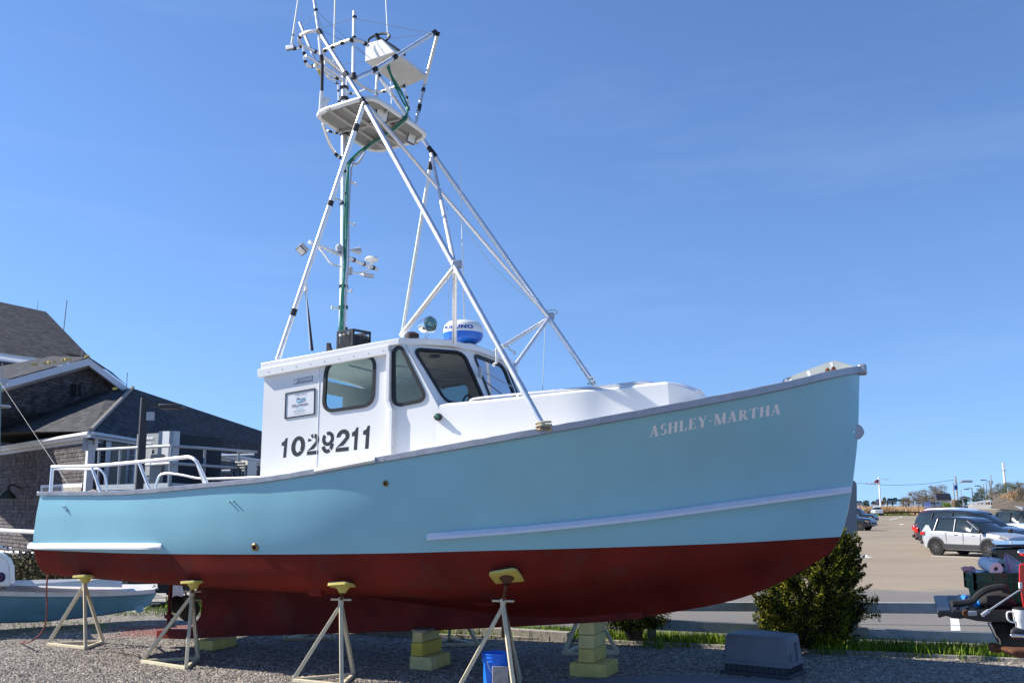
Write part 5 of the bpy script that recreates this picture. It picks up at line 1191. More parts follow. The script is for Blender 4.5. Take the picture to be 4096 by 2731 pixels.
# ============================================================ building on the left
def PX(k, x, y): return ((0+x/k)/4, y)
cg = crop(0, 1150, 2.613)
bld = thing('shingled_building', 'grey cedar-shingled building with dark hip roofs and white trim, left of the boat', 'building', (0, 0, 0))
E0 = W(90.9, 431.5, 33); EL = W(-40, 441.5, 47); ER = W(300, 450.5, 62)
uL = (EL-E0); uL.z = 0; uL.normalize(); uR = (ER-E0); uR.z = 0; uR.normalize(); EZ = E0.z
EL = E0+uL*22; ER = E0+uR*26
inn = (uL+uR)                                          # inwards
def downto(p, z): return V((p.x, p.y, z))
c0 = E0+inn*.30; cl = EL+uR*.30; cr_ = ER+uL*.30
wb = MB(); nL = V((uL.y, -uL.x, 0)); nL = nL if nL.y < 0 else -nL; nR = V((uR.y, -uR.x, 0)); nR = nR if nR.x > 0 else -nR
nco = int((EZ-.28-LOT)/.145)
for k in range(nco):
    z0 = LOT+k*.145; z1 = z0+.145
    for a, b_, nn in ((cl, c0, nL), (c0, cr_, nR)):
        wb.quad(downto(a, z0)+nn*.028, downto(b_, z0)+nn*.028, downto(b_, z1)+nn*.004, downto(a, z1)+nn*.004)
        wb.quad(downto(a, z0)+nn*.028, downto(b_, z0)+nn*.028, downto(b_, z0)+nn*.002, downto(a, z0)+nn*.002)
wb.build('wall', 'shingle', bld, uv=True)
# fascia, soffit, gutter
nL = V((uL.y, -uL.x, 0)); nL = nL if nL.y < 0 else -nL
nR = V((uR.y, -uR.x, 0)); nR = nR if nR.x > 0 else -nR
fb = MB()
for a, b_, nn in ((E0, EL, nL), (E0, ER, nR)):
    i_ = -nn*.26
    fb.quad(a+V((0, 0, -.02)), b_+V((0, 0, -.02)), b_+V((0, 0, -.20)), a+V((0, 0, -.20)))
    fb.quad(a+V((0, 0, -.20)), b_+V((0, 0, -.20)), b_+i_+V((0, 0, -.20)), a+i_+V((0, 0, -.20)))
    fb.quad(a+i_+V((0, 0, -.20)), b_+i_+V((0, 0, -.20)), b_+i_+V((0, 0, -.62)), a+i_+V((0, 0, -.62)))
fb.build('fascia', 'trim', bld)
for a, b_, nn in ((E0, EL, nL), (E0, ER, nR)):
    MB().beam(a+nn*.06+V((0, 0, -.05)), b_+nn*.06+V((0, 0, -.05)), .12, .11).build('gutter', 'trim', bld, bevel=.02)
MB().beam(c0+nL*.05+V((0, 0, -.25)), downto(c0+nL*.05, LOT), .16, .16, up=uL).build('downspout', 'trim', bld, bevel=.01)
MB().beam(c0-(uL+uR)*.01+V((0, 0, -.4)), downto(c0-(uL+uR)*.01, LOT), .24, .24, up=uL).build('corner_board', 'trim', bld, bevel=.01)
# lower hip roof
AP0 = W(132.5, 388, 44)
rb_ = MB(); E0r = E0+V((0, 0, .02))
fL = W(-30, 418, 50); 
farR = W(300, 444.5, 63)
rb_.poly([EL+V((0, 0, .02)), E0r, AP0, W(110, 390.4, 42.6), W(-60, 433, 44.5), EL+uR*7+V((0, 0, 1.0))])
rb_.poly([E0r, ER+V((0, 0, .02)), W(310, 447, 66), AP0])
rb_.build('roof', 'roof', bld, uv=True)
MB().tube([E0r+V((0, 0, .03)), AP0+V((0, 0, .03))], .09, 6).build('hip_cap', 'timber_g', bld)
# upper gable
g1 = [cg(*p) for p in ((20, 985), (930, 738), (1350, 1055))]
gp1, gp2, gp3 = W(*g1[0], 38.0), W(*g1[1], 41.0), W(*g1[2], 43.5)
gb_ = MB(); bk2 = V((-.4, 1.0, 0)).normalized()*.9
gw = [W(-120, 500, 36.5), W(0, 434, 40.6), W(67, 412, 42), W(112, 396, 43.6), gp3+bk2*.9, gp2+bk2*.9-V((0, 0, .1)), gp1+bk2*.9-V((0, 0, .05)), W(-120, 412, 34.5)+bk2]
gb_.poly(gw); gb_.build('wall', 'shingle', bld, uv=True)
dn = V((0, 0, -.30))
gt = MB(); gpm = W(-120, 409.5, 33)
for a, b_ in ((gp1, gp2), (gp2, gp3), (gpm, gp1)):
    gt.quad(a, b_, b_+dn, a+dn); gt.quad(a+dn, b_+dn, b_+dn+bk2, a+dn+bk2)
gt.build('fascia', 'trim', bld)
ub = V((0, 0, .05)); gr2 = MB()
bkr = (W(60, 352, 52)-W(89, 357, 41)); 
gr2.quad(gp1+ub, gp2+ub, W(52, 356, 54), W(-30, 372, 48)); gr2.quad(gp2+ub, gp3+ub, W(112, 372, 60), W(60, 352, 54)); gr2.quad(gpm+ub, gp1+ub, W(-30, 372, 48), W(-130, 398, 43))
gr2.build('roof', 'roof', bld, uv=True)
# big high roof behind
hr_ = MB(); hr_.poly([W(*cg(-1400, 490), 62), W(*cg(0, 690), 57), W(*cg(700, 790), 56), W(*cg(1010, 800), 60), W(*cg(480, 252), 66), W(*cg(0, 150), 64), W(*cg(-1400, -148), 68)])
hr_.build('roof', 'roof', bld, uv=True)
hf = MB(); 
for a, b_, c_, d in (((-1400, 480), (700, 785), (700, 815), (-1400, 505)), ((-1400, 505), (700, 812), (500, 830), (-1400, 590))): hf.quad(W(*cg(*a), 56.4), W(*cg(*b_), 55.4), W(*cg(*c_), 55.4), W(*cg(*d), 56.4))
hf.build('fascia', 'trim', bld)
hf = MB(); hf.quad(W(*cg(-1400, 585), 56.8), W(*cg(700, 825), 55.8), W(*cg(700, 2300), 55.8), W(*cg(-1400, 2300), 56.8)); hf.build('wall', 'shingle', bld, uv=True)
# snow guards, vents and lightning rods on the roofs
rN = (EL-E0r).cross(AP0-E0r).normalized(); rN = rN if rN.z > 0 else -rN
def onroof(px, py):
    r = ray(px, py); t = (E0r-CAM).dot(rN)/r.dot(rN); return CAM+r*t
sgm = MB()
for x, y in ((140, 1495), (150, 1475), (155, 1452), (52, 1437), (8, 1465), (200, 1407), (295, 1482), (300, 1465), (305, 1443), (340, 1411), (423, 1368), (452, 1470), (455, 1448), (455, 1430), (497, 1380), (612, 1417), (622, 1438), (622, 1458), (652, 1385), (720, 1338), (795, 1352), (780, 1407), (788, 1424), (798, 1446), (957, 1322), (985, 1357), (957, 1390)):
    p = onroof(*cg(x, y)); sgm.box(p+V((0, 0, .05)), (.20, .14, .10), .5)
sgm.build('snow_guard', 'blackplastic', bld)
for x0, y0, x1, y1, Yd in ((665, 437, 700, 133, 60), (388, 235, 398, 145, 64), (850, 725, 857, 635, 42), (1322, 1050, 1332, 885, 44), (8, 935, 27, 785, 36)):
    MB().tube([W(*cg(x0, y0+8), Yd), W(*cg(x1, y1), Yd)], .035 if x0 == 665 else .018, 6).build('lightning_rod', 'galv', bld)
for x in (750, 783, 833):
    MB().tube([W(*cg(x, 1140), 40.6), W(*cg(x, 1010), 40.6)], .06, 8).build('vent_pipe', 'dark', bld)
# debris bright caps along ridge
random.seed(9)
for x, y in ((345, 798), (378, 800), (470, 785), (515, 778), (570, 770), (660, 755), (690, 748), (730, 745), (905, 720), (920, 715), (1195, 1055), (1210, 1050)): MB().box(W(*cg(x, y+4), 40.2), (.12, .1, .09), random.random()).build('ridge_flashing', 'timber_y', bld)
# right wall openings and the low white-framed window on the left wall
def wallpt(px, py, a, n_, off=0.0):
    r = ray(px, py); t = (a+n_*off-CAM).dot(n_)/r.dot(n_); return CAM+r*t
cw_ = crop(400, 1700, 4.704)
def rw(x, y, off=0.0): return wallpt(*cw_(x, y), c0, nR, off)
MB().quad(rw(120, 290, .06), rw(225, 290, .06), rw(165, 1130, .06), rw(60, 1160, .06)).build('window_casing', 'trim', bld)
wf = MB().quad(rw(225, 290, .05), rw(700, 290, .05), rw(640, 1130, .05), rw(165, 1130, .05)).build('window', 'trim', bld)
MB().quad(rw(240, 300, .08), rw(530, 290, .08), rw(480, 1120, .08), rw(165, 1125, .08)).build('screen', 'blind', wf)
slm = MB()
for k in range(4):
    for (ya, yb_) in ((298, 560), (570, 820), (830, 1090)): 
        slm.quad(rw(580+k*25-(ya-298)*.075, ya, .09), rw(595+k*25-(ya-298)*.075, ya, .09), rw(595+k*25-(yb_-298)*.075, yb_, .09), rw(580+k*25-(yb_-298)*.075, yb_, .09))
slm.build('louvre', 'dark', wf)
def lw(px, py, off=0.0): return wallpt(px, py, c0, nL, off)
lwn = MB().quad(lw(40.5, 485, .05), lw(82, 483, .05), lw(82, 493, .05), lw(40.5, 496, .05)).build('window', 'trim', bld)
for x0, x1 in ((42.5, 60), (63, 81)): MB().quad(lw(x0, 487.5, .08), lw(x1, 486.5, .08), lw(x1, 493, .08), lw(x0, 496, .08)).build('pane', 'timber_g', lwn)
# gooseneck barn lamp
lpn = thing('wall_lamp', 'dark green gooseneck barn lamp on the left shingled wall', 'lamp', (0, 0, 0))
a = lw(*ch(195, 765)); shp = lw(*ch(62, 840), .75); arm = [a, a+nL*.2+V((0, 0, .1)), lw(*ch(120, 725), .5), lw(*ch(80, 730), .7), shp+V((0, 0, .45))]
MB().tube(spline(arm, 5), .03, 8).build('arm', 'blackplastic', lpn, smooth=True)
MB().lathe([(.33, 0), (.27, .12), (.13, .27), (.07, .33), (.06, .42), (0, .43)], shp, (0, 0, 1), 24).build('lamp_shade', mat('dark_green_enamel', (.03, .04, .025), .35), lpn, smooth=True)
# white handrails in front of the left wall
rlm = thing('white_railing', 'white tubular handrail in front of the shingled wall', 'railing', (0, 0, 0))
MB().tube([W(-20, 529, 27), W(36, 531.8, 25)], .055, 8).build('rail', 'white_rail', rlm, smooth=True)
MB().tube([W(-20, 550.5, 24), W(36, 553.5, 23)], .04, 8).build('rail', 'white_rail', rlm, smooth=True)
for x in (20, 33): MB().tube([W(x, 553, 23), W(x, 564, 23)], .03, 6).build('post', 'white_rail', rlm)
MB().tube(spline([W(-4, 539, 26), W(2, 547, 26), W(12, 548, 26)], 4), .03, 6).build('hose_rail', 'white_rail', rlm, smooth=True)

# lamp post
pl_ = thing('lamp_post', 'tall dark square lamp post in front of the building', 'lamp post', (W(141, 500, 26).x, 26, LOT))
b0 = V((W(139.6, 480, 26).x, 26, LOT)); tz_ = W(144, 397.8, 26).z
pl_.location = b0
MB().box((0, 0, (tz_-LOT)/2), (.19, .19, tz_-LOT), R(30)).build('pole', 'pole_dark', pl_, bevel=.01)
MB().beam((.1, 0, tz_-LOT-.18), (.75, 0, tz_-LOT-.22), .14, .12).build('arm', 'pole_dark', pl_); MB().box((.75, 0, tz_-LOT-.24), (.6, .4, .12)).build('lamp_head', 'pole_dark', pl_, bevel=.02)
MB().box((.22, -.1, tz_-LOT-.5), (.18, .12, .22)).build('sensor', 'cab_grey', pl_)
# thin green post with rings at the picture's left edge
gpst = thing('mast_post', 'pale green pole with rings at the far left edge', 'pole', (0, 0, 0))
MB().tube([W(-.6, 380, 20), W(-3.6, 510, 20)], .045, 12).build('pole', mat('verdigris_paint', (.16, .27, .25), .5), gpst, smooth=True)
MB().lathe([(.18, 0), (.18, .12)], W(-1.5, 384, 20), (0, 0, 1), 14).build('ring', 'cab_grey', gpst, smooth=True); MB().lathe([(.25, 0), (.25, .04), (0, .05)], W(-2.5, 407, 20), (0, 0, 1), 14).build('ring', 'cab_grey', gpst, smooth=True)
sty = MB().tube([W(0, 382, 19), W(72, 490, 14.5)], .003, 6).build('stay_wire', 'gen_grey'); tag(sty, 'thin slanting stay wire crossing the shingled wall', 'wire')

# ---------------- generator platform
gY = 30.0
def g_(x, y, Y=gY): return W(*cw_(x, y), Y)
gen = thing('generator', 'large grey industrial generator cabinet on the platform', 'generator', (0, 0, 0))
fx = nL; dR = uR
ga = g_(700, 170, 30.5); gb = g_(1125, 148, 29.4); gc = g_(2300, 235, 36.5)
zb_ = g_(860, 1080, 29.8).z
def vq(a, b_, z): return [a, b_, V((b_.x, b_.y, z)), V((a.x, a.y, z))]
MB().add(vq(ga, gb, zb_), [(0, 1, 2, 3)]).build('end_panel', 'gen_grey', gen)
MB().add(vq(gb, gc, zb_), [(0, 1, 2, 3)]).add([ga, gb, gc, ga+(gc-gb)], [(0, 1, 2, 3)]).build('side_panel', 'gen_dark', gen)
gn = (gc-gb).cross(V((0, 0, 1))).normalized(); gn = gn if gn.y < 0 else -gn
def gs(x, y, o_=.03): 
    r = ray(*cw_(x, y)); t = (gb-CAM).dot(gn)/r.dot(gn); return CAM+r*t+gn*o_
MB().quad(gs(1510, 280), gs(2190, 348), gs(2190, 425), gs(1510, 365)).build('vent_grille', 'dark', gen)
vm = MB()
for k in range(26):
    x = lerp(1510, 2190, k/26); vm.quad(gs(x, 282+k*2.6, .05), gs(x+10, 283+k*2.6, .05), gs(x+10, 365+k*2.4, .05), gs(x, 364+k*2.4, .05))
vm.build('slat', 'gen_dark', gen)
dl = MB()
for x in (1735, 1840, 2060): dl.quad(gs(x, 450), gs(x+5, 450), gs(x-15, 1040), gs(x-20, 1040))
dl.build('door_seam', 'dark', gen)
hd = MB()
for x, y, w_, h_ in ((1510, 490, 35, 50), (1848, 520, 35, 50), (2270, 552, 30, 40), (1680, 720, 55, 60), (2008, 745, 55, 60)): hd.quad(gs(x-w_/2, y-h_/2, .05), gs(x+w_/2, y-h_/2, .05), gs(x+w_/2, y+h_/2, .05), gs(x-w_/2, y+h_/2, .05))
hd.build('latch', 'galv', gen)
en_ = (gb-ga).cross(V((0, 0, 1))).normalized(); en_ = en_ if en_.y < 0 else -en_
def ge(x, y, o_=.03):
    r = ray(*cw_(x, y)); t = (gb-CAM).dot(en_)/r.dot(en_); return CAM+r*t+en_*o_
def gtxt(t, p00, p10, p11, p01, b=0): text_mb(t, lambda u, v: ge(lerp(lerp(p00[0], p10[0], u), lerp(p01[0], p11[0], u), v), lerp(lerp(p00[1], p10[1], u), lerp(p01[1], p11[1], u), v), .04), b).build('lettering', 'trim', gen)
gtxt('GENERAC', (745, 275), (1025, 262), (1028, 215), (748, 222), .03); gtxt('INDUSTRIAL', (760, 355), (990, 348), (990, 318), (765, 320), .02)
MB().quad(ge(720, 440, .05), ge(1010, 430, .05), ge(990, 940, .05), ge(700, 960, .05)).build('door', mat('gen_light', (.27, .285, .285), .5), gen)
cabn = thing('electrical_cabinet', 'tall pale grey electrical cabinet beside the generator', 'cabinet', (0, 0, 0))
ca_, cb_, cc_ = g_(1150, 115, 28.6), g_(1355, 112, 28.2), g_(1508, 115, 29.6); zc_ = g_(1300, 900, 28.3).z
MB().add(vq(ca_, cb_, zc_), [(0, 1, 2, 3)]).add(vq(cb_, cc_, zc_), [(0, 1, 2, 3)]).add([ca_, cb_, cc_, ca_+(cc_-cb_)], [(0, 1, 2, 3)]).build('cabinet_body', 'cab_grey', cabn)
MB().beam(ca_, V((ca_.x, ca_.y, g_(1150, 1120, 28.6).z)), .10, .10).beam(cb_, V((cb_.x, cb_.y, g_(1300, 1130, 28.2).z)), .10, .10).build('leg', 'galv', cabn)
MB().box(g_(1058, 900, 28.4), (.35, .2, 1.1)).build('conduit_box', 'gen_grey', cabn, bevel=.02)
plf = thing('railed_platform', 'raised equipment platform with galvanised pipe railings', 'platform', (0, 0, 0))
A_ = g_(-30, 1150, 30.5); Bq = g_(1330, 1140, 27.6); Cq = g_(3000, 1290, 36)
zp = Bq.z
for a, b_, ap in ((A_, Bq, 0), (Bq, Cq, 0)):
    q_ = (b_-a).cross(V((0, 0, 1))).normalized(); q_ = q_ if q_.y < 0 else -q_
    MB().beam(V((a.x, a.y, zp)), V((b_.x, b_.y, zp)), .12, .16).build('deck_edge', 'galv', plf)
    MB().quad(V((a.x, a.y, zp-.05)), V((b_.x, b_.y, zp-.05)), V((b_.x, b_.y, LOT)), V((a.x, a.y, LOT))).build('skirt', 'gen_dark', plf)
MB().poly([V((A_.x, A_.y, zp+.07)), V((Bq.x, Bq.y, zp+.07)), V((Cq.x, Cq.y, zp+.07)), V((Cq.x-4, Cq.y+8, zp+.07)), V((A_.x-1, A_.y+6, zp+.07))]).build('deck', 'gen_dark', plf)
for (x0, y0, Y0, x1, y1, Y1_) in ((-40, 460, 30.5, 1335, 388, 27.6), (800, 750, 28.7, 1330, 715, 27.6), (1335, 390, 27.6, 2950, 505, 36), (1330, 715, 27.6, 2950, 830, 36)):
    MB().tube([g_(x0, y0, Y0), g_(x1, y1, Y1_)], .045, 8).build('rail', 'galv', plf, smooth=True)
for x0, y0, x1, y1, Yd in ((385, 440, 345, 1150, 29.6), (840, 415, 815, 1145, 28.7), (1345, 385, 1300, 1140, 27.6), (1975, 450, 1945, 1100, 30.8), (2610, 480, 2580, 1150, 34), (-10, 455, -40, 1150, 30.5)):
    MB().tube([g_(x0, y0, Yd), g_(x1, y1, Yd)], .045, 8).build('post', 'galv', plf, smooth=True)
for (x0, y0, x1, y1, Yd) in ((2270, 575, 2900, 555, 38), (2290, 860, 2560, 855, 38)): MB().tube([g_(x0, y0, Yd), g_(x1, y1, Yd)], .05, 8).build('rail', 'trim', plf, smooth=True)
acu = thing('air_conditioner', 'beige outdoor air conditioner unit on the platform behind the cabin', 'air conditioner', (0, 0, 0))
aa, ab, ac_ = g_(2460, 668, 34.5), g_(2780, 662, 33.6), g_(2955, 668, 35.5); za = g_(2460, 1080, 34.5).z
MB().add(vq(aa, ab, za), [(0, 1, 2, 3)]).add(vq(ab, ac_, za), [(0, 1, 2, 3)]).add([aa, ab, ac_, aa+ac_-ab], [(0, 1, 2, 3)]).build('casing', 'ac', acu)
an = V((0, -.05, 0))
MB().quad(g_(2510, 700, 34.3)+an, g_(2740, 695, 33.6)+an, g_(2740, 960, 33.6)+an, g_(2510, 970, 34.3)+an).build('fan_grille', 'gen_dark', acu)
gm = MB()
for k in range(6): gm.tube([lerp(g_(2510, 700, 34.2), g_(2510, 970, 34.2), k/5)+an*2, lerp(g_(2740, 695, 33.5), g_(2740, 960, 33.5), k/5)+an*2], .02, 5)
for k in range(5): gm.tube([lerp(g_(2510, 700, 34.2), g_(2740, 695, 33.5), k/4)+an*2, lerp(g_(2510, 970, 34.2), g_(2740, 960, 33.5), k/4)+an*2], .02, 5)
gm.build('grille_wire', 'ac', acu)
# bushes against the building
def bush(px, py, Y, w_, h_, m_, lab, n=60, size=.05, name='bush', cat='bush', group=None, stem='bark'):
    c_ = W(px, py, Y); o_ = thing(name, lab, cat, c_, 0, group); pts = []
    for i in range(n):
        a = random.random()*6.28; el = random.random(); q = V((w_/2*cos(a)*random.random()**.4, w_/2*sin(a)*random.random()**.4*.8, h_*(.15+.8*el)))
        q.x *= (1-.45*el); sg_ = .09*w_
        for k in range(34): pts.append((q+V((random.gauss(0, sg_), random.gauss(0, sg_), random.gauss(0, sg_*.8))), 1))
    leafmesh(pts, size).build('crown', m_, o_)
    tt = MB(); limbs(tt, V((0, 0, 0)), [V((w_*.25*cos(a), w_*.25*sin(a), h_*.75)) for a in (0, 1.5, 3, 4.4)], max(.012, w_*.02)); tt.build('trunk', stem, o_); return o_
random.seed(31)
bush(72/4*1.0+2, 579, 22, 1.5, .50, 'shrub_olive', 'dark olive bush at left behind the small sailboat cabin', 60, .05)
bush(47, 583, 21, 1.6, .48, 'shrub_olive', 'tangled olive garden growth right of the bush behind the sailboat', 60, .05)
bush(80, 584, 21, 1.5, .42, 'shrub_olive', 'low yellowish garden growth under the stern', 50, .05); bush(108, 584, 22, .8, .5, 'shrub_olive', 'small round green bush behind the sailboat bow', 26, .05)
wl_ = MB()
for k in range(3): wl_.box(W(128, 577+k*6, 21.5), (1.9, .12, .12))
tag(wl_.build('plank_stack', 'timber_g'), 'stack of weathered planks behind the small blue sailboat', 'planks')
wl_ = MB().box(W(160, 583, 20), (1.2, .4, .35)).box(W(176, 579, 20.5), (.35, .3, .6), .3).box(W(150, 573, 20.5), (1.4, .4, .2)); tag(wl_.build('deck_furniture', 'bag_black', bevel=.03), 'dark benches in shade behind the propeller', 'bench')
ps = MB().box(W(177.5, 590, 16.5), (.17, .17, .62)).build('white_pier', mat('flaking_white_masonry', (.62, .62, .60), .9, var=.2, vs=4, bump=.5, bs=12), bevel=.03); tag(ps, 'flaking white post behind the propeller', 'post')

# ---------------- the small sailboat at left
sbt = thing('small_sailboat', 'small faded blue sailboat with white deck at left, behind the hose', 'sailboat', (0, 0, 0))
sY0, sY1 = 15.3, 16.8
topx = [(-90, 590), (-40, 591), (0, 592), (40, 593), (90, 593), (125, 592), (150, 590.3), (156, 589.6)]
botx = [(-90, 624), (-40, 624), (0, 623), (42, 621.5), (96, 616), (127, 611), (149, 604.5), (156, 594)]
rws = []; rb2 = []
for i in range(40):
    t = i/39; x = lerp(-90, 156, t); yt = interp(topx, x); yb_ = interp(botx, x); Y = lerp(14.6, 16.9, t)
    hwid = .85*math.sin(pi*min(.999, .30+.70*t))**.6
    a = W(x, yt, Y); b_ = W(x, yb_, Y+hwid*.55)
    mid = lerp(a, b_, .45)+V((0, -.06*(1-t**4), 0)); far = a+V((hwid*.3, hwid*2, 0))
    r_ = spline([a, lerp(a, mid, .5)+V((0, -.02, 0)), mid, lerp(mid, b_, .55)+V((0, -.01, 0)), b_, b_+V((0, hwid*.5, .05))], 4)
    rws.append(r_); rb2.append((a, far))
MB().grid(rws).build('hull', 'boat2_blue', sbt, smooth=True)
rub = MB().grid([[a+V((0, -.05, .02)), a+V((0, -.06, -.045)), a+V((0, .0, -.055))] for a, f_ in rb2]).grid([[a+V((0, -.05, .02)), a+V((0, .08, .04)), lerp(a, f_, .5)+V((0, 0, .10)), f_] for a, f_ in rb2])
rub.build('deck', 'boat2_white', sbt, smooth=True)
def SW(x, y, Y=15.9): return W(x, y, Y)
MB().quad(W(12, 585, 15.4), W(122, 587, 16.4), W(122.5, 577.5, 16.5), W(13, 580, 15.5)).quad(W(13, 580, 15.5), W(122.5, 577.5, 16.5), W(122, 578, 16.8), W(13, 580.5, 15.9)).build('coaming', 'boat2_white', sbt)
MB().prism([W(x, y, 15.1) for x, y in rpoly([(-60, 588), (-60, 558), (-20, 553), (5, 556.5), (9.5, 561), (11.5, 586)], 4, 4)], (-.6, 1.1, 0)).build('cabin', 'radome_white', sbt, bevel=.03)
MB().tube([W(x, y, 15.1) for x, y in ((-20, 551), (1, 554), (9, 559), (12, 566), (12.5, 583))], .035, 8).build('cabin_rim', 'radome_white', sbt, smooth=True)
MB().lathe([(0, .02), (.055, .015), (.065, 0), (.075, -.02)], W(0, 577, 15.08), (0, -1, 0), 20).build('porthole', mat('port_dark', (.03, .01, .06), .3), sbt, smooth=True)
MB().prism([W(x, y, 16.6) for x, y in rpoly([(134, 606), (143, 605), (142, 611), (139, 613), (136, 611)], 2, 4)], (0, .05, 0)).build('rudder_fin', 'boat2_blue', sbt)
MB().tube([W(-5, 589, 14.9), W(1, 588.5, 14.9)], .02, 6).build('cleat', 'blackplastic', sbt)

# ============================================================ vehicles
def vehicle(label, cat, loc, rz, paint, kind='suv', L=4.6, Wd=1.86, H=1.69, roofpaint=None, rimm='rim', name='parked_car', group='vehicles in the parking lot'):
    t = thing(name, label, cat, loc, rz, group)
    k = L/4.6; hw = Wd/2; r_ = .36 if kind == 'suv' else .40
    if kind == 'suv':
        belt = [(0, .92), (.12, 1.06), (.5, 1.10), (2.9, 1.03), (3.35, 1.03), (4.0, .98), (4.35, .90), (4.55, .78), (4.6, .62)]
        sill = [(0, .52), (.15, .36), (1.0, .30), (3.6, .28), (4.3, .30), (4.6, .42)]
        roof = [(.06, 1.08), (.28, 1.42), (.55, 1.62), (1.2, 1.69), (2.0, 1.68), (2.55, 1.60), (3.0, 1.32), (3.38, 1.04)]
    elif kind == 'bigsuv':
        belt = [(0, 1.0), (.08, 1.16), (.5, 1.18), (3.0, 1.14), (3.2, 1.15), (4.1, 1.08), (4.45, .98), (4.58, .82), (4.6, .6)]
        sill = [(0, .55), (.15, .42), (1.0, .38), (3.6, .36), (4.3, .38), (4.6, .45)]
        roof = [(.04, 1.16), (.18, 1.60), (.4, 1.80), (1.0, 1.88), (2.2, 1.88), (2.6, 1.80), (3.0, 1.48), (3.28, 1.14)]
    else:   # pickup: bed behind, cab in front
        belt = [(0, 1.18), (.1, 1.22), (1.45, 1.22), (1.5, 1.22), (3.2, 1.2), (3.5, 1.18), (4.3, 1.10), (4.52, 1.0), (4.6, .75)]
        sill = [(0, .62), (.2, .55), (1.0, .5), (3.6, .45), (4.3, .42), (4.6, .5)]
        roof = [(1.52, 1.22), (1.62, 1.70), (1.85, 1.88), (2.3, 1.92), (2.75, 1.86), (3.1, 1.6), (3.42, 1.2)]
    hz = H/{'suv': 1.69, 'bigsuv': 1.88, 'pickup': 1.92}[kind]
    def wid(x):
        e = min(x, 4.6-x); return hw*(.84+.16*min(1, (e/.55))**.6) if e < .55 else hw
    body = MB(); rows = []
    for i in range(47):
        x = lerp(0, 4.6, i/46); zb, zt = interp(sill, x)*hz, interp(belt, x)*hz; w_ = wid(x)
        sec = [(w_*.80, zb-.02), (w_*.97, zb), (w_, lerp(zb, zt, .35)), (w_*.985, lerp(zb, zt, .62)), (w_*.99, lerp(zb, zt, .8)), (w_*.95, zt-.03), (w_*.86, zt), (w_*.5, zt+.03), (0, zt+.045)]
        rows.append([V((x*k, -y, z)) for y, z in sec]+[V((x*k, y, z)) for y, z in sec[::-1][1:]])
    body.grid(rows); body.poly(rows[0]); body.poly(rows[-1][::-1])
    bo = body.build('body', paint, t, smooth=True, ang=28)
    gh = MB(); rp_ = MB(); rows = []; x0, x1 = roof[0][0], roof[-1][0]
    for i in range(29):
        x = lerp(x0, x1, i/28); zr = interp(roof, x)*hz; zt = interp(belt, x)*hz-.02; f_ = min(1, max(0, (zr-zt)/.55)); wb = wid(max(.2, min(4.4, x)))*.93; wr = lerp(wb, hw*.72, f_)
        rows.append([V((x*k, -wb, zt)), V((x*k, -lerp(wb, wr, .9), lerp(zt, zr, .86))), V((x*k, -wr*.9, zr-.01)), V((x*k, 0, zr+.02)), V((x*k, wr*.9, zr-.01)), V((x*k, lerp(wb, wr, .9), lerp(zt, zr, .86))), V((x*k, wb, zt))])
    gh.grid(rows); g2 = gh.build('windows', 'car_glass', t, smooth=True, ang=40)
    rr2 = [r for r in rows if r[3].z > (max(q[3].z for q in rows)-.24)]
    rp_.grid([[p+V((0, (-.012 if p.y < 0 else .012) if abs(p.y) > .01 else 0, .012 if j in (2, 3, 4) else .0)) for j, p in enumerate(r)][1:6] for r in rr2]); rp_.build('roof', roofpaint or paint, t, smooth=True)
    # pillars on both sides
    def pill(i, j=None, w_=.07, m_=paint):
        for s in (0, -1):
            a = rows[i][s]; b_ = rows[i if j is None else j][1 if s == 0 else -2]; q = V((0, -.012 if s == 0 else .012, 0))
            MB().beam(a+q, b_+q, .02, w_, up=(0, 1, 0)).build('pillar', m_, t)
    n = 28
    pill(27, 20, .06); pill(15, 15, .09); pill(6 if kind != 'pickup' else 3, 7 if kind != 'pickup' else 4, .11 if kind == 'suv' else .08)
    if kind == 'suv':
        for s in (0, -1):
            q = V((0, -.014 if s == 0 else .014, 0)); e = -1 if s == 0 else 1
            pq = [V((.03, e*hw*.88, 1.03)), V((.62, e*hw*.93, 1.05)), V((.42, e*hw*.86, 1.32)), V((.22, e*hw*.80, 1.34))]
            MB().prism([p+q for p in pq], q).build('quarter_panel', paint, t)
    # wheels
    xr, xf = (.86, 3.60) if kind == 'suv' else ((.95, 3.72) if kind == 'bigsuv' else (1.0, 3.72))
    for x in (xr*k, xf*k):
        for s in (-1, 1):
            c_ = V((x, s*(hw-.11), r_)); w_ = MB().lathe([(r_*.62, -.11), (r_*.93, -.11), (r_, -.07), (r_, .07), (r_*.93, .11), (r_*.62, .11)], c_, (0, 1, 0), 28).build('wheel', 'tyre', t, smooth=True)
            rm_ = MB(); yy = s*.112
            for q in range(7):
                a = 2*pi*q/7; rm_.beam(c_+V((0, yy, 0)), c_+V((cos(a)*r_*.62, yy, sin(a)*r_*.62)), .055, .02, up=(0, 1, 0))
            rm_.lathe([(.06, 0), (.0, .02)], c_+V((0, yy, 0)), (0, s, 0), 12); rm_.lathe([(r_*.68, -.02), (r_*.68, .0), (r_*.60, .0)], c_+V((0, yy, 0)), (0, s, 0), 24)
            rm_.build('rim', rimm, w_, smooth=True)
            MB().lathe([(0, 0), (r_*.66, 0)], c_+V((0, s*.06, 0)), (0, s, 0), 24).build('brake', 'dark', w_)
            ar = MB(); rr3 = [[], [], []]
            for q in range(17):
                a = R(-8+196*q/16); 
                for m_, (rad, dy) in enumerate(((r_*1.05, .012), (r_*1.09, .03), (r_*1.32, .02))): rr3[m_].append(V((x+cos(a)*rad, s*(hw+dy-.006), r_+sin(a)*rad)))
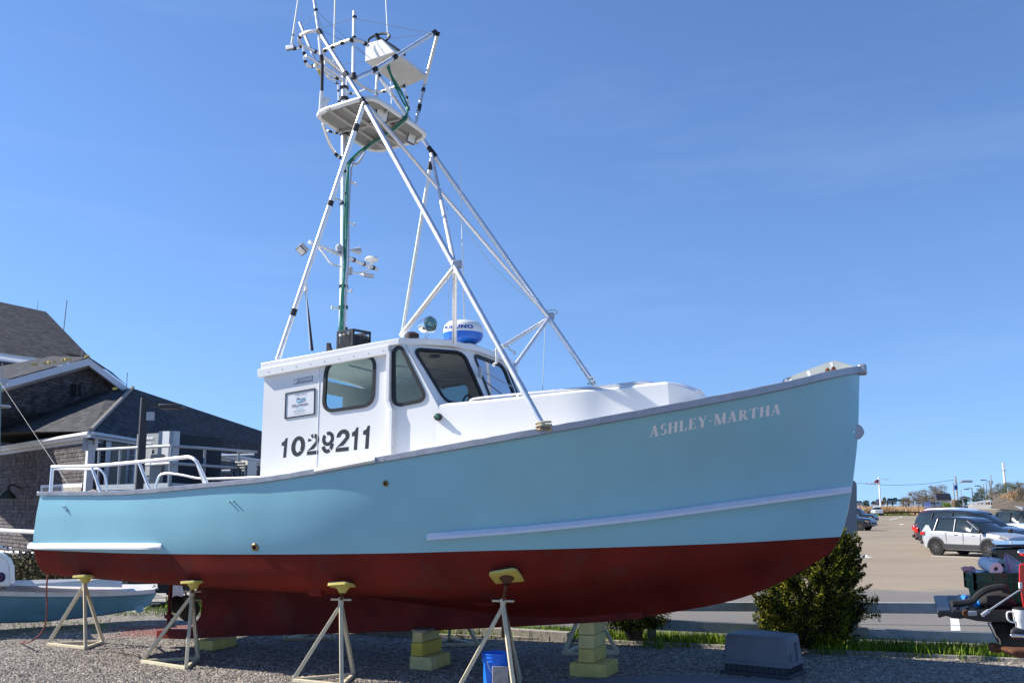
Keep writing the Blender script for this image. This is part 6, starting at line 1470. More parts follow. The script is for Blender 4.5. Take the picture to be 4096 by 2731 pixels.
            ar.grid([[rr3[m_][q] for m_ in range(3)] for q in range(17)]); ar.build('wheel_arch', 'clad' if kind == 'suv' else paint, t, smooth=True)
            MB().lathe([(0, 0), (r_*1.07, 0)], V((x, s*(hw+.002), r_*1.0)), (0, s, 0), 28).build('wheel_well', 'dark', t)
    for s in (-1, 1):
        MB().box((((xr+xf)/2)*k, s*(hw-.01), .42*hz), ((xf-xr-.9)*k, .07, .22)).build('sill', 'clad', t, bevel=.02)
        MB().box((3.28*k if kind == 'suv' else 3.2*k, s*(hw+.10), 1.12*hz), (.14, .20, .15)).build('mirror', 'black', t, bevel=.03)
        MB().prism([V((x*k, s*(wid(x)+.004), z*hz)) for x, z in ((4.18, .93), (4.42, .84), (4.44, .76), (4.1, .86))], (0, s*.02, 0)).build('headlight', 'chrome', t)
        MB().box((.10 if kind != 'bigsuv' else .08, s*(hw*.84), (.96 if kind != 'pickup' else 1.02)*hz), (.20, .26, .14 if kind == 'suv' else .24)).build('tail_light', 'tail_red', t, bevel=.02)
        for x in (1.95, 2.85): MB().box((x*k, s*(hw*.99), .92*hz), (.16, .03, .03)).build('door_handle', 'chrome', t)
        for x in (1.42, 2.32, 3.2): MB().box((x*k, s*(hw*.992), .72*hz), (.012, .02, .62)).build('door_seam', 'dark', t)
    MB().box((4.60*k, 0, .66*hz), (.05, Wd*.55, .22)).build('grille', 'black', t, bevel=.01); MB().box((4.63*k, 0, .44*hz), (.02, .30, .15)).build('number_plate', 'plate', t)
    MB().box((-.02, 0, .80*hz), (.02, .30, .15)).build('number_plate', 'plate', t)
    MB().box((-.03, 0, .56*hz), (.14, Wd*.9, .16)).build('bumper', 'clad' if kind != 'pickup' else 'chrome', t, bevel=.03)
    return t
gL = lambda px, py: G(px, py, LOT)
rA = gL(937, 555.0); fA = gL(986.5, 556.4); rz0 = R(-62)
dv_ = V((cos(rz0), sin(rz0), 0)); nv = V((-dv_.y, dv_.x, 0))
base0 = rA-dv_*.84+nv*.93
vehicle('silver crossover with black roof and black wheels, nearest in the parking row', 'car', base0, rz0, 'paint_silver', 'suv', 4.45, roofpaint='paint_black')
bB = gL(915.5, 549.8)+nv*1.0; dst = nv*2.9-dv_*2.6
vehicle('black full-size suv parked just behind the silver crossover', 'car', bB, rz0+.01, 'paint_black', 'bigsuv', 5.5, 2.0, 1.96, rimm='rim_silver')
vehicle('maroon suv, third in the parking row behind the black suv', 'car', bB+dst, rz0+.01, 'paint_maroon', 'bigsuv', 5.3, 1.98, 1.98)
vehicle('white suv with dark sunroof, fourth in the parking row', 'car', bB+dst*2+dv_*.4, rz0+.01, 'paint_white', 'bigsuv', 5.3, 1.98, 2.05)
vehicle('white pickup at the right edge, seen past the maroon suv tail', 'pickup truck', bB+dst*1.2+nv*5.2+dv_*1.5, rz0, 'paint_white', 'pickup', 5.6, 2.0, 1.85, name='pickup_truck')
vehicle('dark grey pickup bed at the right edge beyond the white suv', 'pickup truck', bB+dst*3+nv*4+dv_*1, rz0, 'gen_dark', 'pickup', 5.6, 2.0, 1.9, name='pickup_truck')
wt = gL(879.5, 515.3); vehicle('distant white pickup facing away by the reed bank', 'pickup truck', wt+V((0, 0, 0)), R(80), 'paint_white', 'pickup', 5.6, 2.0, 2.0, name='pickup_truck')
hd_ = R(-38); hv = V((cos(hd_), sin(hd_), 0)); hn = V((-hv.y, hv.x, 0))
vehicle('black suv half hidden behind the grey sign and bow, nearer of the two', 'car', gL(861, 530.5)-hv*4.1+hn*1.0, hd_, 'paint_black', 'bigsuv', 5.0, 1.95, 1.85)
vehicle('black pickup further back, nose showing right of the grey sign', 'pickup truck', gL(865.5, 524.5)-hv*4.4+hn*1.0, hd_, 'paint_black', 'pickup', 5.4, 2.0, 1.98, name='pickup_truck')
p1 = W(1016, 506, 205); vehicle('distant dark car coming down the road ramp', 'car', V((W(977, 506, 190).x, 190, W(977, 509, 190).z)), R(-60), 'paint_black', 'suv')

# ------------- red pickup with open tailgate at the right edge
tY = 9.3
def TW(x, y, Y=tY): return W(x, y, Y)
c7 = crop(3650, 2150, 4.48)
tg = thing('red_pickup_truck', 'rear corner of a red pickup with its black tailgate let down at the right edge', 'pickup truck', (0, 0, 0))
far = V((.0, 1.62, 0)); nr = lambda x, y, Y=tY: W(*c7(x, y), Y)
# tailgate: side profile extruded across the truck
prof = [(705, 1300), (1620, 1308), (2150, 1330), (2150, 1535), (1500, 1520), (1150, 1490), (930, 1440), (850, 1455), (700, 1440), (660, 1420)]
P0 = [nr(x, y) for x, y in prof]; ztop = P0[0].z
for p in P0[:3]: p.z = ztop
P0[3].z = P0[4].z
tl = nr(500, 1040, tY+1.62); farv = V((tl.x-P0[0].x, 1.62, 0))
farv = V((.63, 1.55, 0))
gate = MB().prism(P0, farv+V((0, 0, 0))); 
gate.build('tailgate', 'black', tg, bevel=.012)
# rounded outer lip (the top edge of the closed gate)
lip = [P0[0]+V((0, 0, .0)), P0[0]+V((-.14, 0, .0)), P0[0]+V((-.13, 0, -.07)), P0[8]+V((-.05, 0, .02)), P0[8]+V((.02, 0, 0))]
MB().prism(lip, farv).build('tailgate_cap', 'blackplastic', tg, bevel=.015)
for k in range(4): MB().beam(P0[0]+V((.10+.09*k, .1, .008)), P0[0]+farv+V((.10+.09*k, -.1, .008)), .03, .016).build('rib', 'blackplastic', tg, bevel=.004)
lt = MB().box(nr(1060, 1350)+V((0, -.012, 0)), (.09, .02, .045)); lt.build('latch', 'galv', tg, bevel=.012)
MB().lathe([(0, .02), (.03, .018), (.035, 0)], nr(950, 1350), (0, -1, 0), 12).build('bolt', 'rust', tg); 
MB().tube([nr(1255, 1385, tY-.03), nr(1370, 1300, tY-.03), nr(1890, 955, tY-.03)], [.022, .010, .008], 8).build('stay_cable', 'galv', tg, smooth=True)
MB().beam(nr(1240, 1390, tY-.03), nr(1375, 1300, tY-.03), .02, .035).build('hinge_plate', 'cab_grey', tg, bevel=.006)
MB().tube([nr(1880, 965, tY-.03), nr(1920, 935, tY-.03), nr(1960, 980, tY-.03)], .008, 6).build('cable_hook', 'galv', tg)
MB().prism([nr(x, y, tY) for x, y in rpoly([(1908, 470), (2250, 440), (2250, 1290), (1985, 1290), (1940, 1000), (1905, 800)], 30, 4)], (.15, .25, 0)).build('tail_light', 'tail_red', tg, bevel=.015)
MB().prism([nr(x, y, tY-.01) for x, y in ((1915, 800), (1960, 800), (1968, 905), (1922, 905))], (0, .02, 0)).build('reverse_lens', 'paper', tg)
MB().prism([nr(x, y, tY) for x, y in ((1990, 440), (2350, 440), (2350, 1350), (2020, 1350))], (.1, .15, 0)).build('bed_side', 'paint_red', tg, bevel=.02)
cbm = crop(3400, 2150, 2.698); nb = lambda x, y, Y=tY-.15: W(*cbm(x, y), Y)
MB().prism([nb(x, y) for x, y in ((1720, 985), (1790, 970), (2000, 975), (2000, 1140), (1790, 1130), (1735, 1090))], (.55, .9, 0)).build('bumper', 'clad', tg, bevel=.03)
MB().prism([nb(x, y, tY-.17) for x, y in ((1735, 1040), (2000, 1045), (2000, 1085), (1745, 1078))], (0, .05, 0)).build('bumper_strip', 'chrome', tg, bevel=.01)
MB().prism([nb(x, y, tY+.2) for x, y in ((1510, 915), (2000, 925), (2000, 1290), (1770, 1265), (1640, 1160), (1560, 1050))], (.6, 1.1, 0)).build('bumper_corner', 'clad', tg, bevel=.02)
MB().prism([nb(x, y, tY+.15) for x, y in ((1500, 915), (1530, 915), (1640, 1130), (1615, 1140))], (0, .05, 0)).build('bumper_strip', 'chrome', tg, bevel=.01)
MB().prism([nb(x, y, tY+.1) for x, y in ((1555, 1150), (1640, 1150), (1640, 1245), (1560, 1240))], (0, .12, 0)).build('hitch_receiver', 'rust', tg, bevel=.01)
MB().prism([nb(x, y, tY-.25) for x, y in ((1740, 1215), (1800, 1205), (2000, 1210), (2000, 1300), (1830, 1295), (1760, 1250))], (0, .3, 0)).build('step', 'rust', tg, bevel=.02)
# bed floor and the lid-up bed cover shadowed behind the tub
MB().prism([nr(x, y, tY+.4) for x, y in ((1460, 120), (2300, 110), (2300, 175), (1640, 175), (1500, 170))], (.45, 1.0, 0)).build('bed_cover', 'paint_black', tg, bevel=.02)
MB().prism([nr(x, y, tY+1.0) for x, y in ((1470, 180), (1900, 175), (2200, 175), (2200, 700), (1700, 640), (1480, 330))], (0, .1, 0)).build('bed_cover', 'paint_black', tg, bevel=.02)
MB().prism([nr(x, y, tY+.1) for x, y in ((1865, 215), (2250, 185), (2250, 330), (1925, 330), (1880, 290))], (.08, .15, 0)).build('door_handle', 'chrome', tg, bevel=.03)
# green fish tub
gt_ = thing('green_tub', 'green plastic tote full of trash and paper towels on the tailgate', 'tote', (0, 0, 0))
Yg = tY+.55
def gq(x, y, Y=Yg): return W(*c7(x, y), Y)
nA, nB, nC = gq(945, 560, Yg+.45), gq(1115, 625, Yg), gq(2250, 690, Yg-.12)
flr = ztop+.012
def inset(p, c_, t, z): q = lerp(p, c_, t); return V((q.x, q.y, z))
nD = nA+(nC-nB); cc_ = (nB+nD)/2; rim = [nA, nB, nC, nD]; ztm = sum(p.z for p in rim)/4
rim = [V((p.x, p.y, nB.z)) for p in rim]; tbm = MB(); cc_.z = 0
lv = [[inset(p, cc_, -.02, nB.z) for p in rim], [inset(p, cc_, -.02, nB.z-.17) for p in rim], [inset(p, cc_, .04, nB.z-.17) for p in rim], [inset(p, cc_, .10, flr) for p in rim], [inset(p, cc_, .03, nB.z) for p in rim], [inset(p, cc_, .12, flr+.03) for p in rim]]
tbm.grid([r+[r[0]] for r in lv[:4]]); tbm.grid([r+[r[0]] for r in (lv[0], lv[4], lv[5])]); tbm.poly(lv[5]); tbm.poly(lv[3])
tbm.build('tub_body', 'green_tub', gt_, bevel=.008)
rbm = MB()
for i in range(4):
    a, b_ = lv[0][i], lv[0][(i+1) % 4]; 
    for z in (-.005, -.085, -.165): rbm.beam(a+V((0, 0, z)), b_+V((0, 0, z)), .035, .014)
    for t in ((0, .5, 1) if i in (0, 2) else (0, .3, .55, .8, 1)): p = lerp(a, b_, t); rbm.beam(p+V((0, 0, 0)), p+V((0, 0, -.17)), .035, .018)
rbm.build('rib', 'green_tub', gt_)
# paper towels, bag, trash
def roll(a, b_, r, lab):
    a = V(a); b_ = V(b_); L_ = (b_-a).length
    t = thing('paper_towel_roll', lab, 'paper towels', a); ax_ = (b_-a).normalized()
    MB().lathe([(.022, 0), (r*.97, 0), (r, .01), (r, L_-.01), (r*.97, L_), (.022, L_), (.022, 0)], (0, 0, 0), ax_, 36).build('sheets', 'paper', t, smooth=True); MB().lathe([(.0, .03), (.0225, .03), (.0225, L_-.001)], (0, 0, 0), ax_, 16).build('core', 'cardboard', t); return t
pe = gq(1500, 560, Yg-.05); pf = gq(1310, 460, Yg+.22)
rt = roll(pe, pf+(pf-pe)*.15, .063*1.0*(1.02), 'white paper towel roll lying across the front of the green tote')
rt.scale = (1, 1, 1)
fl = MB(); q0 = gq(1320, 285, Yg+.2); fl.grid([[q0+V((.0, 0, 0)), q0+V((.01, .1, -.01))], [gq(1390, 330, Yg+.1), gq(1390, 335, Yg+.25)], [gq(1500, 410, Yg+.05), gq(1500, 400, Yg+.2)]]); fo_ = fl.build('loose_sheet', 'paper', None); tag(fo_, 'loose white paper sheet flapping above the towel roll', 'paper')
roll(gq(1620, 500, Yg+.28), gq(1440, 440, Yg+.6), .062, 'second paper towel roll behind, between the first roll and the plastic bag')
bgm = MB(); rows_ = []
for (x, y, w_) in ((1660, 290, 8), (1700, 360, 60), (1760, 440, 110), (1800, 520, 140), (1820, 600, 150), (1820, 690, 150)):
    c_ = gq(x+w_*.3, y, Yg+.1); rr_ = w_/4.48/4*Yg/972*1.1
    rows_.append([c_+V((cos(a)*rr_*1.2, sin(a)*rr_*.6, .012*sin(a*3+y))) for a in [2*pi*k/14 for k in range(15)]])
bgm.grid(rows_); b_o = bgm.build('plastic_bag', 'bag_plastic', None, smooth=True); tag(b_o, 'clear zip bag with purple zip standing in the green tote', 'bag')
MB().tube(spline([gq(1662, 285, Yg), gq(1680, 360, Yg-.02), gq(1720, 500, Yg-.04), (gq(1765, 650, Yg-.05))], 4), .006, 6).build('zip', 'purple', b_o)
random.seed(4)
for x, y, m_, lb in ((985, 530, 'tail_red', 'small red and white snack packet at the tote corner'), (1060, 560, 'strap_blue', 'pale blue crumpled wrapper in the tote'), (1160, 585, 'paper', 'crumpled white and red packet in the tote'), (1250, 605, 'strap_blue', 'flat blue packet by the towel roll'), (1340, 600, 'brown_post', 'brown bottle neck under the towel roll')):
    bm = bmesh.new(); bmesh.ops.create_icosphere(bm, subdivisions=2, radius=.045)
    for v in bm.verts: v.co *= random.uniform(.65, 1.35); v.co.z *= .7
    me = bpy.data.meshes.new('wrapper'); bm.to_mesh(me); bm.free(); me.materials.append(M[m_] if m_ in ('paper', 'brown_post') else mat('wrapper_'+str(x), (.35, .42, .55) if m_ == 'strap_blue' else (.5, .25, .27), .4)); ob = bpy.data.objects.new('wrapper', me); COL.objects.link(ob); ob.location = gq(x, y, Yg+.1)-V((0, 0, .02)); ob.scale = (1.5, 1, 1); tag(ob, lb, 'wrapper')
# duffel bag and strap on the tailgate
bp0 = thing('duffel_bag', 'black duffel bag with wide shoulder strap lying on the tailgate', 'bag', (0, 0, 0))
Yb = tY+.12; bqn = lambda x, y, Y=Yb: W(*c7(x, y), Y)
rows_ = []
for (x, yt, yb) in ((1150, 1090, 1190), (1190, 1040, 1240), (1260, 1000, 1270), (1400, 960, 1290), (1560, 940, 1295), (1680, 960, 1290), (1740, 1040, 1270), (1760, 1100, 1230)):
    c_ = bqn(x, (yt+yb)/2, Yb+.15); hh = (yb-yt)/2/4.48/4*tY/972
    rows_.append([c_+V((.01*sin(a*2), cos(a)*.15*(hh/.09)**.4, sin(a)*hh*(1 if sin(a) > 0 else .9))) for a in [2*pi*k/16 for k in range(17)]])
MB().grid(rows_).poly(rows_[0]).poly(rows_[-1]).build('bag_body', 'bag_black', bp0, smooth=True)
MB().tube(spline([bqn(x, y) for x, y in ((700, 1180), (900, 1170), (1080, 1120), (1180, 1020), (1330, 930), (1500, 890), (1620, 885), (1680, 930), (1670, 990))], 5), [.032]*41, 8).build('strap', 'bag_black', bp0, smooth=True)
MB().box(bqn(1470, 1120, Yb-.01), (.14, .02, .09), .05).build('pocket', 'bag_black', bp0, bevel=.01)
for x, y, lb in ((940, 1100, 'crumpled blue bag under the duffel strap'), (1165, 1180, 'blue and white bag beside the duffel')):
    bm = bmesh.new(); bmesh.ops.create_icosphere(bm, subdivisions=2, radius=.035)
    for v in bm.verts: v.co *= random.uniform(.6, 1.3)
    me = bpy.data.meshes.new('blue_bag'); bm.to_mesh(me); bm.free(); me.materials.append(M['strap_blue']); ob = bpy.data.objects.new('blue_bag', me); COL.objects.link(ob); ob.location = bqn(x, y, Yb+.1); tag(ob, lb, 'bag')
# travel mug on the bumper
mg = thing('travel_mug', 'white travel mug with black lid and handle on the truck bumper', 'mug', nb(1850, 1000, tY-.1))
pxm = (tY-.1)/972/4/2.698
mh = 215*pxm; mr = 68*pxm
MB().lathe([(0, 0), (mr*.72, 0), (mr*.78, mh*.4), (mr, mh*.5), (mr*1.02, mh), (0, mh)], (0, 0, 0), (0, 0, 1), 28).build('cup', 'radome_white', mg, smooth=True)
MB().lathe([(mr*1.04, 0), (mr*1.02, mh*.08), (mr*.6, mh*.10), (0, mh*.1)], (0, 0, mh), (0, 0, 1), 24).build('lid', 'black', mg, smooth=True)
MB().tube(spline([(-mr*.9, 0, mh*.88), (-mr*1.9, 0, mh*.86), (-mr*2.0, 0, mh*.6), (-mr*1.6, 0, mh*.42), (-mr*.8, 0, mh*.38)], 4), mr*.13, 8).build('handle', 'radome_white', mg, smooth=True)

# ============================================================ far background
def pole(px0, py0, px1, py1, Y, r, lab, m_='pole_wood', cat='utility pole', grp='poles along the road', name='utility_pole'):
    a, b_ = W(px0, py0, Y), W(px1, py1, Y); a = V((a.x, a.y, min(a.z, b_.z))); t = thing(name, lab, cat, a, 0, grp)
    MB().tube([(0, 0, 0), W(px1, py1, Y)-a], [r, r*.8], 8).build('pole', m_, t, smooth=True); return t
def cR(x, y): return cL(x, y)
def pl2(x0, y0, x1, y1, Y, r, lab, **k): return pole(*cL(x0, y0), *cL(x1, y1), Y*2.0, r, lab, **k)
u1 = pl2(1580, 700, 1540, 305, 82, .16, 'nearest wooden utility pole with a small blue banner, left of the road')
MB().box(W(*cL(1548, 440), 163.8)-u1.location, (.5, .1, .75)).build('banner', 'lettering_blue', u1)
MB().tube([W(*cL(1558, 400), 163.8)-u1.location, W(*cL(1610, 385), 163.8)-u1.location, W(*cL(1660, 370), 163.8)-u1.location], .04, 6).build('arm', 'galv', u1); MB().box(W(*cL(1670, 368), 163.8)-u1.location, (1.9, .5, .4)).build('lamp_head', 'cab_grey', u1, bevel=.05)
pl2(1535, 640, 1515, 385, 110, .15, 'slim utility pole just left of the banner pole')
for i, (x0, y0, x1, y1, Y, r, lab, arm) in enumerate(((1748, 640, 1735, 440, 140, .16, 'street light pole with a long arm, in the gap left of the ramp', (1668, 460)), (1855, 620, 1840, 415, 150, .17, 'street light pole with arm at the start of the ramp', (1792, 422)), (1885, 615, 1872, 400, 155, .17, 'bare pole just right of the ramp street light', None), (1918, 610, 1903, 370, 150, .17, 'bare pole behind the left yellow sign', None), (1955, 600, 1945, 360, 145, .18, 'street light pole with curved arm behind the right yellow sign', (1862, 352)), (1975, 600, 1958, 288, 150, .17, 'tallest wooden pole with a transformer above the yellow signs', None), (1372, 530, 1358, 428, 190, .16, 'pole rising behind the dark roofed house', None), (1612, 560, 1604, 465, 190, .14, 'thin far pole right of the banner pole', None))):
    t = pl2(x0, y0, x1, y1, Y, r, lab)
    if arm:
        a = W(*cL(x1, y1+15), 2*Y-.1)-t.location; b_ = W(*cL(*arm), 2*Y-.1)-t.location
        MB().tube([a, lerp(a, b_, .5)+V((0, 0, .35)), b_], .09, 6).build('arm', 'galv', t); MB().box(b_, (1.5, .5, .3)).build('lamp_head', 'galv', t)
    if 'transformer' in lab: MB().lathe([(.4, 0), (.4, 1.0), (.1, 1.1)], W(*cL(1968, 398), 2*Y-.4)-t.location, (0, 0, 1), 10).build('transformer', 'galv', t)
tp = pole(*cL(2130, 420), *cL(2103, 148), 330, .42, 'tall white cell tower pole above the brushy hill', 'white_rail', 'tower', None, 'cell_tower'); MB().tube([W(*cL(2085, 238), 329)-tp.location, W(*cL(2140, 240), 329)-tp.location], .12, 6).build('bracket', 'galv', tp)
# wire from the banner pole to behind the bow
wr = MB().tube(spline([W(820, 480.5, 164), W(*cL(520, 398), 164), W(*cL(820, 412), 164), W(*cL(1180, 398), 164), W(*cL(1525, 350), 164)], 6), .03, 5).build('overhead_wire', 'black'); tag(wr, 'sagging overhead wire running left from the banner pole', 'wire')
# flagpole
fp = pole(*cL(658, 662), *cL(636, 318), 170, .16, 'white flagpole with flag flying left, beyond the parking lot', 'white_rail', 'flagpole', None, 'flagpole')
fl = [W(*cL(x, y), 169.8)-fp.location for x, y in ((636, 345), (600, 352), (580, 378), (592, 392), (612, 386), (638, 392))]
MB().prism(fl, (0, .05, 0)).build('flag', 'flag_red', fp); MB().prism([W(*cL(x, y), 169.7)-fp.location for x, y in ((634, 346), (612, 352), (612, 370), (630, 366))], (0, .05, 0)).build('canton', 'flag_blue', fp)
for x, y, lb in ((712, 350, 'small gull gliding right of the flag'), (526, 400, 'small bird near the wire left of the flag'), (606, 403, 'small bird below the flag')):
    c_ = W(*cL(x, y), 120); t = MB().add([V((-.55, 0, .12)), V((-.2, .05, .16)), V((0, .12, 0)), V((0, -.15, 0)), V((.2, .05, .14)), V((.55, 0, .06))], [(0, 1, 3), (1, 2, 3), (2, 4, 3), (4, 5, 3)]).tube([(0, -.25, -.02), (0, 0, 0), (0, .25, 0)], [.02, .07, .02], 6).build('gull', 'skin_gull'); t.location = c_; tag(t, lb, 'bird')
# road ramp, guard rail, wall
rd = sheet('road', [[W(*cL(x, y), Y) for x, y, Y in ((1590, 700, 150), (1700, 690, 135), (1900, 700, 120), (2352, 720, 100))], [W(*cL(x, y), Y) for x, y, Y in ((1700, 640, 190), (1780, 632, 185), (1990, 640, 170), (2352, 700, 130))], [W(*cL(x, y), Y) for x, y, Y in ((1740, 618, 230), (1800, 612, 228), (1900, 606, 225), (1960, 602, 222))]], 'concrete', kind='structure')
def railing(pts, Y0, Y1, hgt, m_, lab, name, cat, npost=8, th=.28):
    t = thing(name, lab, cat, (0, 0, 0)); q = [W(*cL(x, y), lerp(Y0, Y1, i/(len(pts)-1))) for i, (x, y) in enumerate(pts)]
    for a, b_ in zip(q, q[1:]): MB().beam(a, b_, .12, th).build('rail', m_, t)
    for i in range(npost):
        s_ = i/(npost-1)*(len(q)-1); j = min(int(s_), len(q)-2); p = lerp(q[j], q[j+1], s_-j); MB().beam(p, p-V((0, 0, hgt)), .2, .2, up=(0, 1, 0)).build('post', 'brown_post' if m_ != 'galv' else 'galv', t)
    return t
railing([(1700, 628), (1790, 618), (1860, 606), (1960, 598)], 185, 165, .9, 'galv', 'left guard rail climbing the road ramp', 'guard_rail_fence', 'guard rail', 6)
railing([(1965, 600), (2060, 625), (2100, 645), (2200, 668), (2340, 692)], 165, 95, .8, 'galv', 'bright guard rail curving right past the brushy hill', 'guard_rail_fence', 'guard rail', 9, .34)
rw_ = MB().prism([W(*cL(x, y), 172) for x, y in ((1950, 602), (2100, 645), (2100, 672), (2050, 662), (1900, 625))], (0, .6, 0)).build('retaining_wall', 'reed'); tag(rw_, 'low tan wall under the guard rail beside the ramp', 'wall')
for (x, y, s_, Y, lb) in ((1908, 572, 30, 140, 'left yellow diamond pedestrian sign by the ramp'), (1965, 535, 30, 135, 'right yellow diamond pedestrian sign by the ramp')):
    Y = Y*1.6; c_ = W(*cL(x, y), Y); bz = W(*cL(x+5, 610), Y); t = thing('warning_sign', lb, 'sign', (c_.x, c_.y, bz.z), 0, 'yellow signs by the ramp'); q = s_/2.955/4*Y/972*.62; zc_ = c_.z-bz.z
    MB().prism([V((-q, 0, zc_)), V((0, 0, zc_-q)), V((q, 0, zc_)), V((0, 0, zc_+q))], (0, .05, 0)).box((0, .02, zc_-q*1.15), (q*1.2, .05, q*.5)).build('panel', 'yellow_sign', t); MB().box((0, .08, (zc_+q*.6)/2), (.12, .08, zc_+q*.6)).build('post', 'galv', t)
c_ = W(*cL(1643, 690), 100); t = thing('small_sign', 'small white sign on a short post in front of the dark evergreen', 'sign', c_)
MB().prism([W(*cL(x, y), 100)-c_ for x, y in ((1632, 625), (1645, 612), (1657, 632), (1652, 662), (1634, 660))], (0, .05, 0)).build('panel', 'trim', t); MB().box((0, .05, .4), (.12, .08, 1.0)).build('post', 'galv', t)
c_ = W(*cL(2117, 640), 125); t = thing('chevron_marker', 'dark chevron marker beside the guard rail', 'sign', c_)
MB().prism([W(*cL(x, y), 125)-c_ for x, y in ((2103, 590), (2118, 578), (2135, 600), (2138, 640), (2108, 640))], (0, .1, 0)).build('panel', 'gen_grey', t)
for k in range(3): MB().prism([W(*cL(x, y+k*18), 124.8)-c_ for x, y in ((2106, 600), (2120, 592), (2134, 604), (2134, 610), (2120, 599), (2106, 607))], (0, .05, 0)).build('stripe', 'trim', t)
railing([(500, 742), (680, 738), (850, 734), (1050, 732), (1150, 732)], 229, 229, 1.3, 'brown_post', 'low dark wooden fence at the far edge of the lot', 'far_fence', 'fence', 10, .30)
# reeds
def reedbank(name, pa, pb, Y, zb, h_, n, m_, dep=6, **k):
    mb = MB(); a = W(*cL(*pa), Y); b_ = W(*cL(*pb), Y)
    for i in range(n):
        t = random.random(); p = lerp(a, b_, t)+V((0, random.uniform(0, dep), 0)); p.z = zb; hh = h_*random.uniform(.6, 1.1)*(1+.15*sin(t*17)); s_ = random.uniform(.07, .16); l_ = random.gauss(0, .25); ya = random.random()*3.14
        mb.add([p-V((cos(ya), sin(ya), 0))*s_, p+V((cos(ya), sin(ya), 0))*s_, p+V((l_+.35*hh, random.gauss(0, .3)*hh, hh))], [(0, 1, 2)])
    o_ = mb.build(name, m_); tag(o_, kind='stuff', **k)
random.seed(77)
reedbank('reeds', (330, 700), (1250, 700), 246, LOT-.2, 2.15, 14000, 'reed', 24)
reedbank('reeds', (1180, 700), (1650, 700), 236, LOT-.2, 2.2, 5000, 'reed', 10)
reedbank('marsh_grass', (500, 760), (1060, 756), 230, LOT, .3, 2500, 'grassblade', 4)
hl = sheet('hill', [[W(*cL(x, y), Y) for x, y, Y in ((1960, 690, 110), (2150, 700, 100), (2500, 720, 90))], [W(*cL(x, y), Y) for x, y, Y in ((1990, 560, 150), (2200, 520, 140), (2600, 520, 130))], [W(*cL(x, y), Y) for x, y, Y in ((1900, 540, 190), (2200, 490, 180), (2700, 490, 170))]], mat('hill_ground', (.105, .08, .05), .95, var=.3, vs=.3), kind='structure')
for (x, y, yt, wp, Y, m_, lab) in ((1045, 655, 482, 120, 210, 'brush', 'leafless rounded tree right of the pavilion'), (1110, 660, 485, 70, 215, 'brush', 'narrow leafless tree second from the pavilion'), (1180, 660, 470, 110, 200, 'brush', 'leafless tree left of the dark roofed house, low'), (1290, 655, 430, 150, 210, 'brush', 'large leafless tree behind the dark roofed house, left side'), (1400, 650, 412, 150, 215, 'brush', 'tallest bare tree behind the dark roofed house'), (960, 670, 560, 150, 225, 'brush', 'low brown thicket left of the first leafless tree'), (1160, 668, 545, 170, 222, 'brush', 'low brown thicket between the leafless trees'), (1240, 668, 520, 150, 222, 'brush', 'brown thicket left of the white gable'), (1345, 640, 470, 160, 224, 'brush', 'dense brown thicket behind the house roof'), (1530, 690, 590, 90, 180, 'reed', 'tan brush right of the dark roofed house'),
        (485, 675, 595, 90, 190, 'pine', 'dark green round tree left of the flagpole'), (1435, 705, 620, 130, 150, 'grassblade', 'yellow-green willow bush by the blue crates'), (1600, 700, 590, 110, 120, 'pine', 'dark evergreen behind the banner pole'), (1665, 700, 575, 70, 120, 'pine', 'dark evergreen behind the small white sign'),
        (1790, 625, 500, 110, 190, 'pine', 'dark evergreen at the left end of the hill'), (1860, 620, 455, 130, 190, 'brush_green', 'olive tree behind the ramp poles'), (1985, 620, 450, 150, 180, 'brush', 'bare brush behind the yellow signs'),
        (2080, 560, 400, 140, 185, 'brush_green', 'olive brush at the foot of the cell tower'), (2170, 540, 385, 140, 180, 'brush_green', 'olive brush on the hill crest right of the tower'), (2260, 540, 385, 140, 175, 'brush_green', 'second olive brush on the hill crest'), (2345, 540, 390, 130, 170, 'brush', 'brown brush at the right end of the hill crest'),
        (2150, 690, 530, 150, 130, 'reed', 'pale tan reed clump on the hill side behind the guard rail'), (2240, 690, 480, 170, 120, 'reed', 'large pale reed clump on the hill side'), (2335, 690, 450, 150, 115, 'brush', 'brown thicket at the right edge behind the guard rail'), (2050, 650, 520, 130, 150, 'brush', 'low brown thicket behind the chevron marker')):
    px, py = cL(x, y); q_ = Y/972/11.82; w_ = wp*q_; bush(px, py, Y, w_, (y-yt)*q_*1.02, m_, lab, 60, .035*w_**.5*1.6, 'tree', 'tree', 'trees and brush beyond the lot')
# houses
def house(pts_front, dep, Y, lab, m_='house_wall', wins=(), roof=None):
    a = W(*cL(*pts_front[0]), Y); t = thing('house', lab, 'house', a, 0, 'houses beyond the lot')
    rd_ = V((a.x/a.y, 1, 0))
    MB().prism([W(*cL(*p), Y)-a for p in pts_front], rd_*dep).build('wall', m_, t)
    for q in wins: MB().prism([W(*cL(*p), Y-.1)-a for p in q], (0, .08, 0)).build('window', 'gen_dark', t)
    if roof: MB().prism([W(*cL(*p), Y-.3)-a for p in roof], rd_*(dep+.6)).build('roof', 'house_roof', t)
    return t
house([(330, 660), (330, 620), (372, 600), (372, 660)], 8, 520, 'pale house just right of the bow', roof=[(325, 625), (372, 598), (376, 602), (330, 632)])
house([(372, 660), (372, 628), (405, 610), (437, 628), (437, 660)], 8, 500, 'white gabled house left of the round green tree', roof=[(366, 600), (430, 598), (442, 628), (405, 612), (376, 624)], wins=[((395, 640), (410, 640), (410, 632), (395, 632))])
house([(545, 650), (545, 625), (700, 625), (700, 650)], 8, 510, 'long low white house behind the flagpole', roof=[(540, 628), (560, 600), (700, 598), (705, 628)], wins=[((570+k*30, 640), (582+k*30, 640), (582+k*30, 632), (570+k*30, 632)) for k in range(4)])
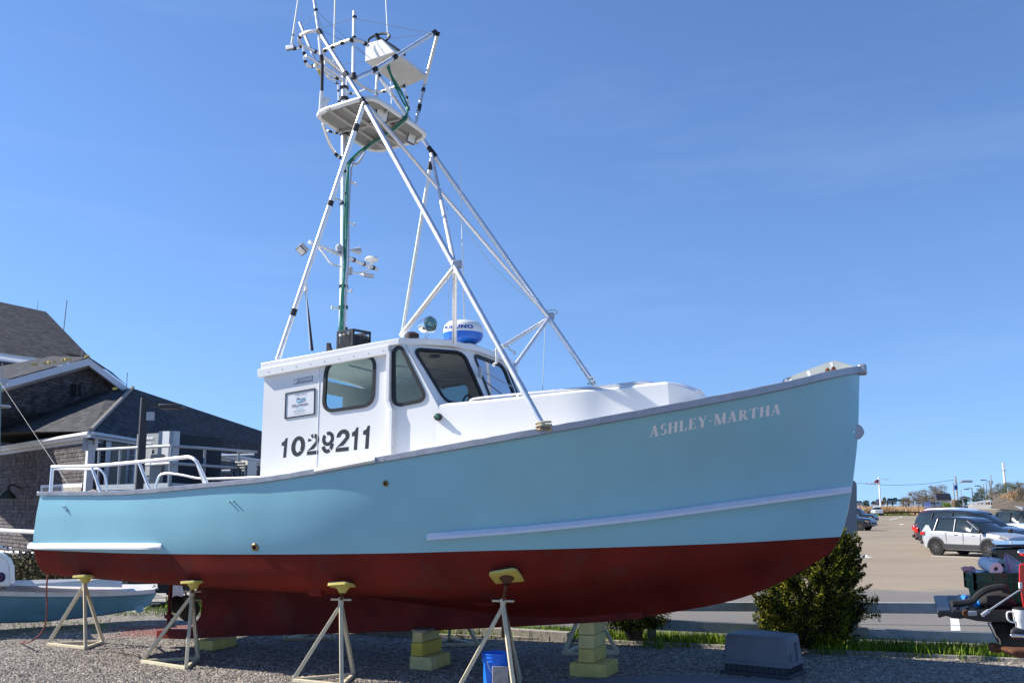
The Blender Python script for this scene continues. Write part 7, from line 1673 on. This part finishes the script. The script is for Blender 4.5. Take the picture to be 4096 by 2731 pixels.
house([(605, 625), (605, 590), (640, 580), (668, 592), (668, 625)], 6, 505, 'white upper gable house beside the flagpole base', roof=[(600, 592), (612, 578), (645, 576), (670, 592), (640, 584)], wins=[((620, 612), (635, 612), (635, 600), (620, 600))])
house([(680, 640), (680, 572), (725, 572), (725, 640)], 6, 508, 'tan turret house with pointed dark roof', 'reed', roof=[(678, 574), (700, 550), (727, 574)])
house([(735, 640), (735, 580), (850, 580), (850, 640)], 7, 520, 'white house behind the green pavilion', roof=[(730, 584), (745, 566), (800, 570), (815, 560), (853, 562), (855, 584)], wins=[((760+k*28, 625), (772+k*28, 625), (772+k*28, 612), (760+k*28, 612)) for k in range(3)])
house([(1300, 610), (1300, 560), (1306, 515), (1325, 590), (1490, 590), (1490, 612)], 8, 200, 'white gabled house with big dark grey roof', roof=[(1306, 513), (1478, 511), (1500, 588), (1325, 592)])
house([(1590, 600), (1590, 560), (1640, 545), (1720, 560), (1720, 610)], 7, 230, 'distant grey house right of the banner pole', roof=[(1582, 562), (1640, 540), (1725, 560), (1722, 566), (1640, 548)])
pv = thing('pavilion', 'open picnic pavilion with long green metal roof', 'pavilion', W(*cL(735, 665), 400)); a = pv.location.copy()
MB().prism([W(*cL(*p), 400)-a for p in ((712, 603), (770, 580), (960, 578), (1012, 600), (1000, 604))], (3, 6, 0)).build('roof', 'pav_green', pv)
for x in (738, 798, 926, 988): MB().box(W(*cL(x, 634), 401)-a, (.5, .5, 2.2)).build('post', 'brown_post', pv)
# blue stack of crates in the lot
bs = thing('crate_stack', 'tall stack of blue cargo crates beyond the parked cars', 'crates', W(*cL(1285, 722), 100)); a = bs.location.copy(); zt_ = W(*cL(1285, 612), 100).z-a.z; wd_ = 138/2.955/4*100/972
for k in range(7):
    z = zt_*(k+.5)/7; o_ = MB().box((0, 0, z), (wd_, 1.6, zt_/7-.04)).build('crate', 'blue_crate' if k > 2 else mat('dark_blue_crates', (.03, .03, .09), .6), bs)
    for j in range(5): MB().box((lerp(-.4, .4, j/4)*wd_, -.81, z), (wd_/9, .04, zt_/14)).build('slot', 'gen_dark' if k > 2 else 'dark', o_)
